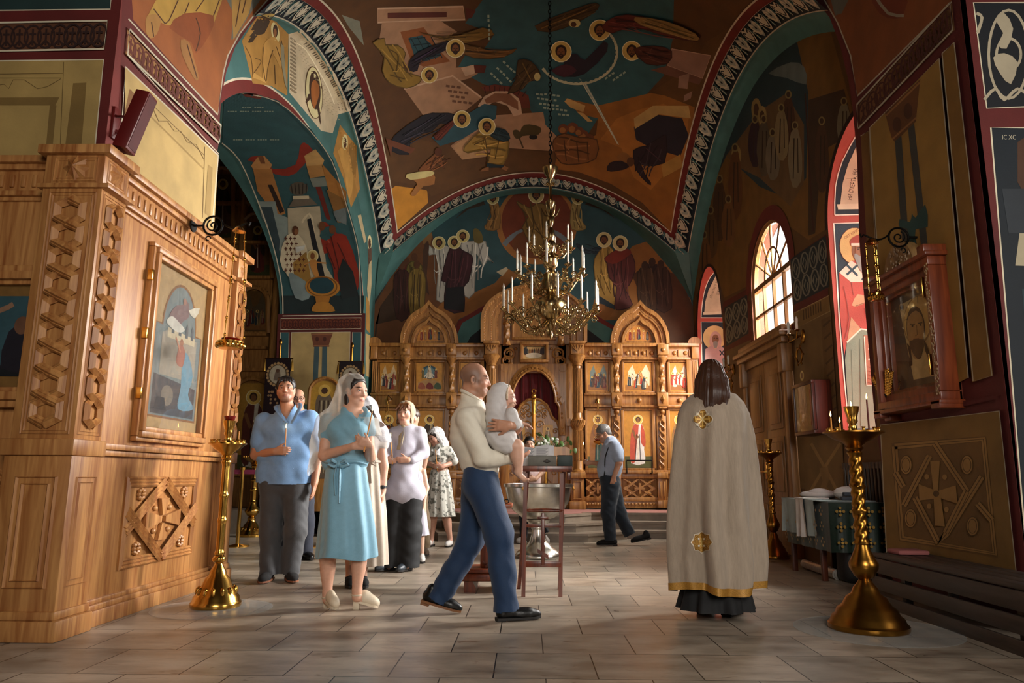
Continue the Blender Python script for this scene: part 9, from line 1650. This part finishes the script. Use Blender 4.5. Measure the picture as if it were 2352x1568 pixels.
# man hidden behind the blue-shirted man
def bystander(label,Y,head,f,sh,arms,legs,skin,hc,shirt,trous,bald=False,glasses=False,rr=(.13,.12,.09,.08),shoes=None,shoem=None,tilt=0.0,sc=1.03,bot=None):
 global Y0,H,ANK; Y0 = Y; ANK = [J(*l[2]) for l in legs]; t = thing('person',label,'person',(J(*head).x,Y,0)); H = Head(J(*head),f,tilt,0,sc); Hh = H; nk = J((sh[0][0] + sh[1][0]) / 2,sh[0][1] - 6); hip = J(*legs[0][0]).lerp(J(*legs[1][0]),.5)
 def b(g):
  H.sculpt(g,jaw=1.1); g.cap(H.p(0,-.03,-.06),nk,.055,.06,.03); g.chain([nk,nk.lerp(hip,.5),hip],[.1,.13,.13],.06); g.cap(J(*sh[0]),J(*sh[1]),.055,.055,.05)
  for i,a in enumerate(arms): q = [J(*sh[i]),J(*a[0]),J(*a[1])]; g.chain(q,[.05,.042,.03]); hand(g,q[2],a[2],(0,1,.2),(1,-1)[i],(.3,.4,.3),sc)
 body(t,[H.p(0,0,.12),J(*sh[0]),J(*sh[1]),hip] + [J(*a[k]) for a in arms for k in (0,1)],b,H,skin,.0085,2,dict(brow='#2c1c14'),.17); H.eyes(t)
 def b(g): skulls(g,Hh,.002 if bald else .01,.05 if not bald else .0,0)
 garment('hair',t,[H.c],b,hair_mat(hc),.008,1,mar=.14,cut=(lambda P: Hh.inv(P)[:,2] > .05) if bald else None)
 def b(g):
  g.chain([nk + V((0,0,-.03)),nk.lerp(hip,.45),hip],[.1,.15,.145],.06); g.cap(J(*sh[0]).lerp(nk,.5),J(*sh[1]).lerp(nk,.5),.1,.1,.05)
  for i,a in enumerate(arms): g.cap(J(*sh[i]),J(*sh[i]).lerp(J(*a[0]),.85),.075,.065,.03)
 garment('shirt',t,[nk,hip,J(*sh[0]),J(*sh[1])] + [J(*a[0]) for a in arms],b,shirt,.01,2,lambda P: folds(P,.004,36,(.4,.1,1),(1,.3,0)),mar=.2)
 L = [[J(*p) for p in l] for l in legs]; trousers(t,(L[0][0],L[1][0]),L,trous,rr,hip + V((0,0,.17)),[l[2] + V((0,0,-.09)) for l in L],.01)
 if glasses:
  m = MB()
  for s in (-1,1): m.tube([H.p(s * .033 + .024 * cos(i * PI / 7),.112,-.004 + .018 * sin(i * PI / 7)) for i in range(14)],.003,4,closed=True); m.tube([H.p(s * .057,.11,.0),H.p(s * .082,.0,.005)],.003,4)
  m.build('spectacles',IRON,t)
 simple_shoes(t,shoes,shoem,.28 * sc,.05 * sc,mat('white_rubber','#b5b0a8',.7) if bot else None); return t
bystander('balding man with dark spectacles mostly hidden behind the blue-shirted man',8.9,(684,916),(.4,-1,0),((660,962),(712,962)),[((652,1030,0),(660,1090,-.05),(.1,-.2,-1)),((722,1030,0),(716,1090,-.05),(0,-.1,-1))],[((672,1108),(664,1200),(660,1272)),((700,1108),(704,1200),(702,1268))],'#b5846a','#2a1c16',BSH,clothmat('slate_jeans','#3a3e4c',.1),True,True,(.12,.115,.09,.085),[((662,1275),(668,1288)),((700,1274),(722,1284))],BLK)
bystander('man in khaki trousers and brown shoes, nearly hidden behind the white tunic',9.45,(948,960),(-.2,-1,0),((922,1000),(968,1000)),[((915,1050,0),(925,1085,-.12),(1,-.2,0)),((978,1045,0),(970,1092,-.04),(0,-.2,-1))],[((930,1130),(920,1200),(908,1252)),((962,1130),(972,1200),(974,1256))],'#b58a70','#3a281c',clothmat('pale_blouse','#bcb2ac',.05),clothmat('khaki_cotton','#6e5a40',.08),False,False,(.11,.105,.085,.08),[((908,1256),(896,1266)),((974,1260),(982,1272))],mat('brown_suede','#4a3a2c',.9),sc=1.0)
bystander('dark-haired boy behind the silver font, his eyes just above the open booklets',11.3,(1216,1020),(.05,-1,0),((1200,1054),(1236,1054)),[((1190,1085,-.02),(1206,1100,-.16),(1,-.3,0)),((1246,1082,-.02),(1230,1100,-.16),(-1,-.3,0))],[((1210,1140),(1204,1190),(1202,1232)),((1228,1140),(1240,1185),(1252,1222))],'#c09478','#0f0b0a',clothmat('pale_pink_shirt','#c4a8a4',.05),clothmat('dark_denim','#15202c'),False,False,(.1,.095,.07,.06),[((1206,1240),(1192,1250)),((1252,1232),(1256,1246))],mat('white_canvas','#c4c0bc',.7),0.05,.95,True)
# child in white behind the tunic
ck = thing('person','child in a white dress and white shoes, seen between the tunic and the khaki trousers','person',(onY(960,1200,8.62).x,8.62,0)); Y0 = 8.62; ANK = [J(947,1268),J(969,1268)]; H = Head(J(955,1040),(-.2,-1,0),.1,0,.88)
def b(g): H.sculpt(g,jaw=.9); g.cap(H.p(0,-.02,-.06),J(956,1076),.04,.045,.03); g.chain([J(956,1080),J(956,1120),J(956,1160)],[.07,.09,.1],.05); [g.chain([J(956 + s * 16,1082),J(956 + s * 24,1120),J(956 + s * 18,1150,-.06)],[.036,.03,.022]) for s in (-1,1)]; [hand(g,J(956 + s * 18,1152,-.06),(0,-.1,-1),(-s,0,0),s,(.3,.4,.3),.7) for s in (-1,1)]; [g.chain([J(956 + s * 9,1160),J(957 + s * 10,1215),J(958 + s * 11,1268)],[.07,.045,.028]) for s in (-1,1)]
body(ck,[H.p(0,0,.12),J(925,1090),J(988,1090),J(956,1268)],b,H,'#c9a08a',.008,2,None,.15); H.eyes(ck)
def b(g): skulls(g,H,.01,.03,0)
garment('hair',ck,[H.c],b,hair_mat('#6e4424'),.008,1,mar=.14); loft('dress',ck,[rg(944,968,1076,.07,.1),rg(938,974,1095,.09,.3),rg(938,974,1130,.1,.5),rg(934,980,1200,.14,1),rg(932,984,1228,.15,1)],WT,90,.06,8,0,24); simple_shoes(ck,[((948,1264),(944,1274)),((966,1264),(972,1275))],mat('white_canvas','#c4c0bc',.7),.2,.036)
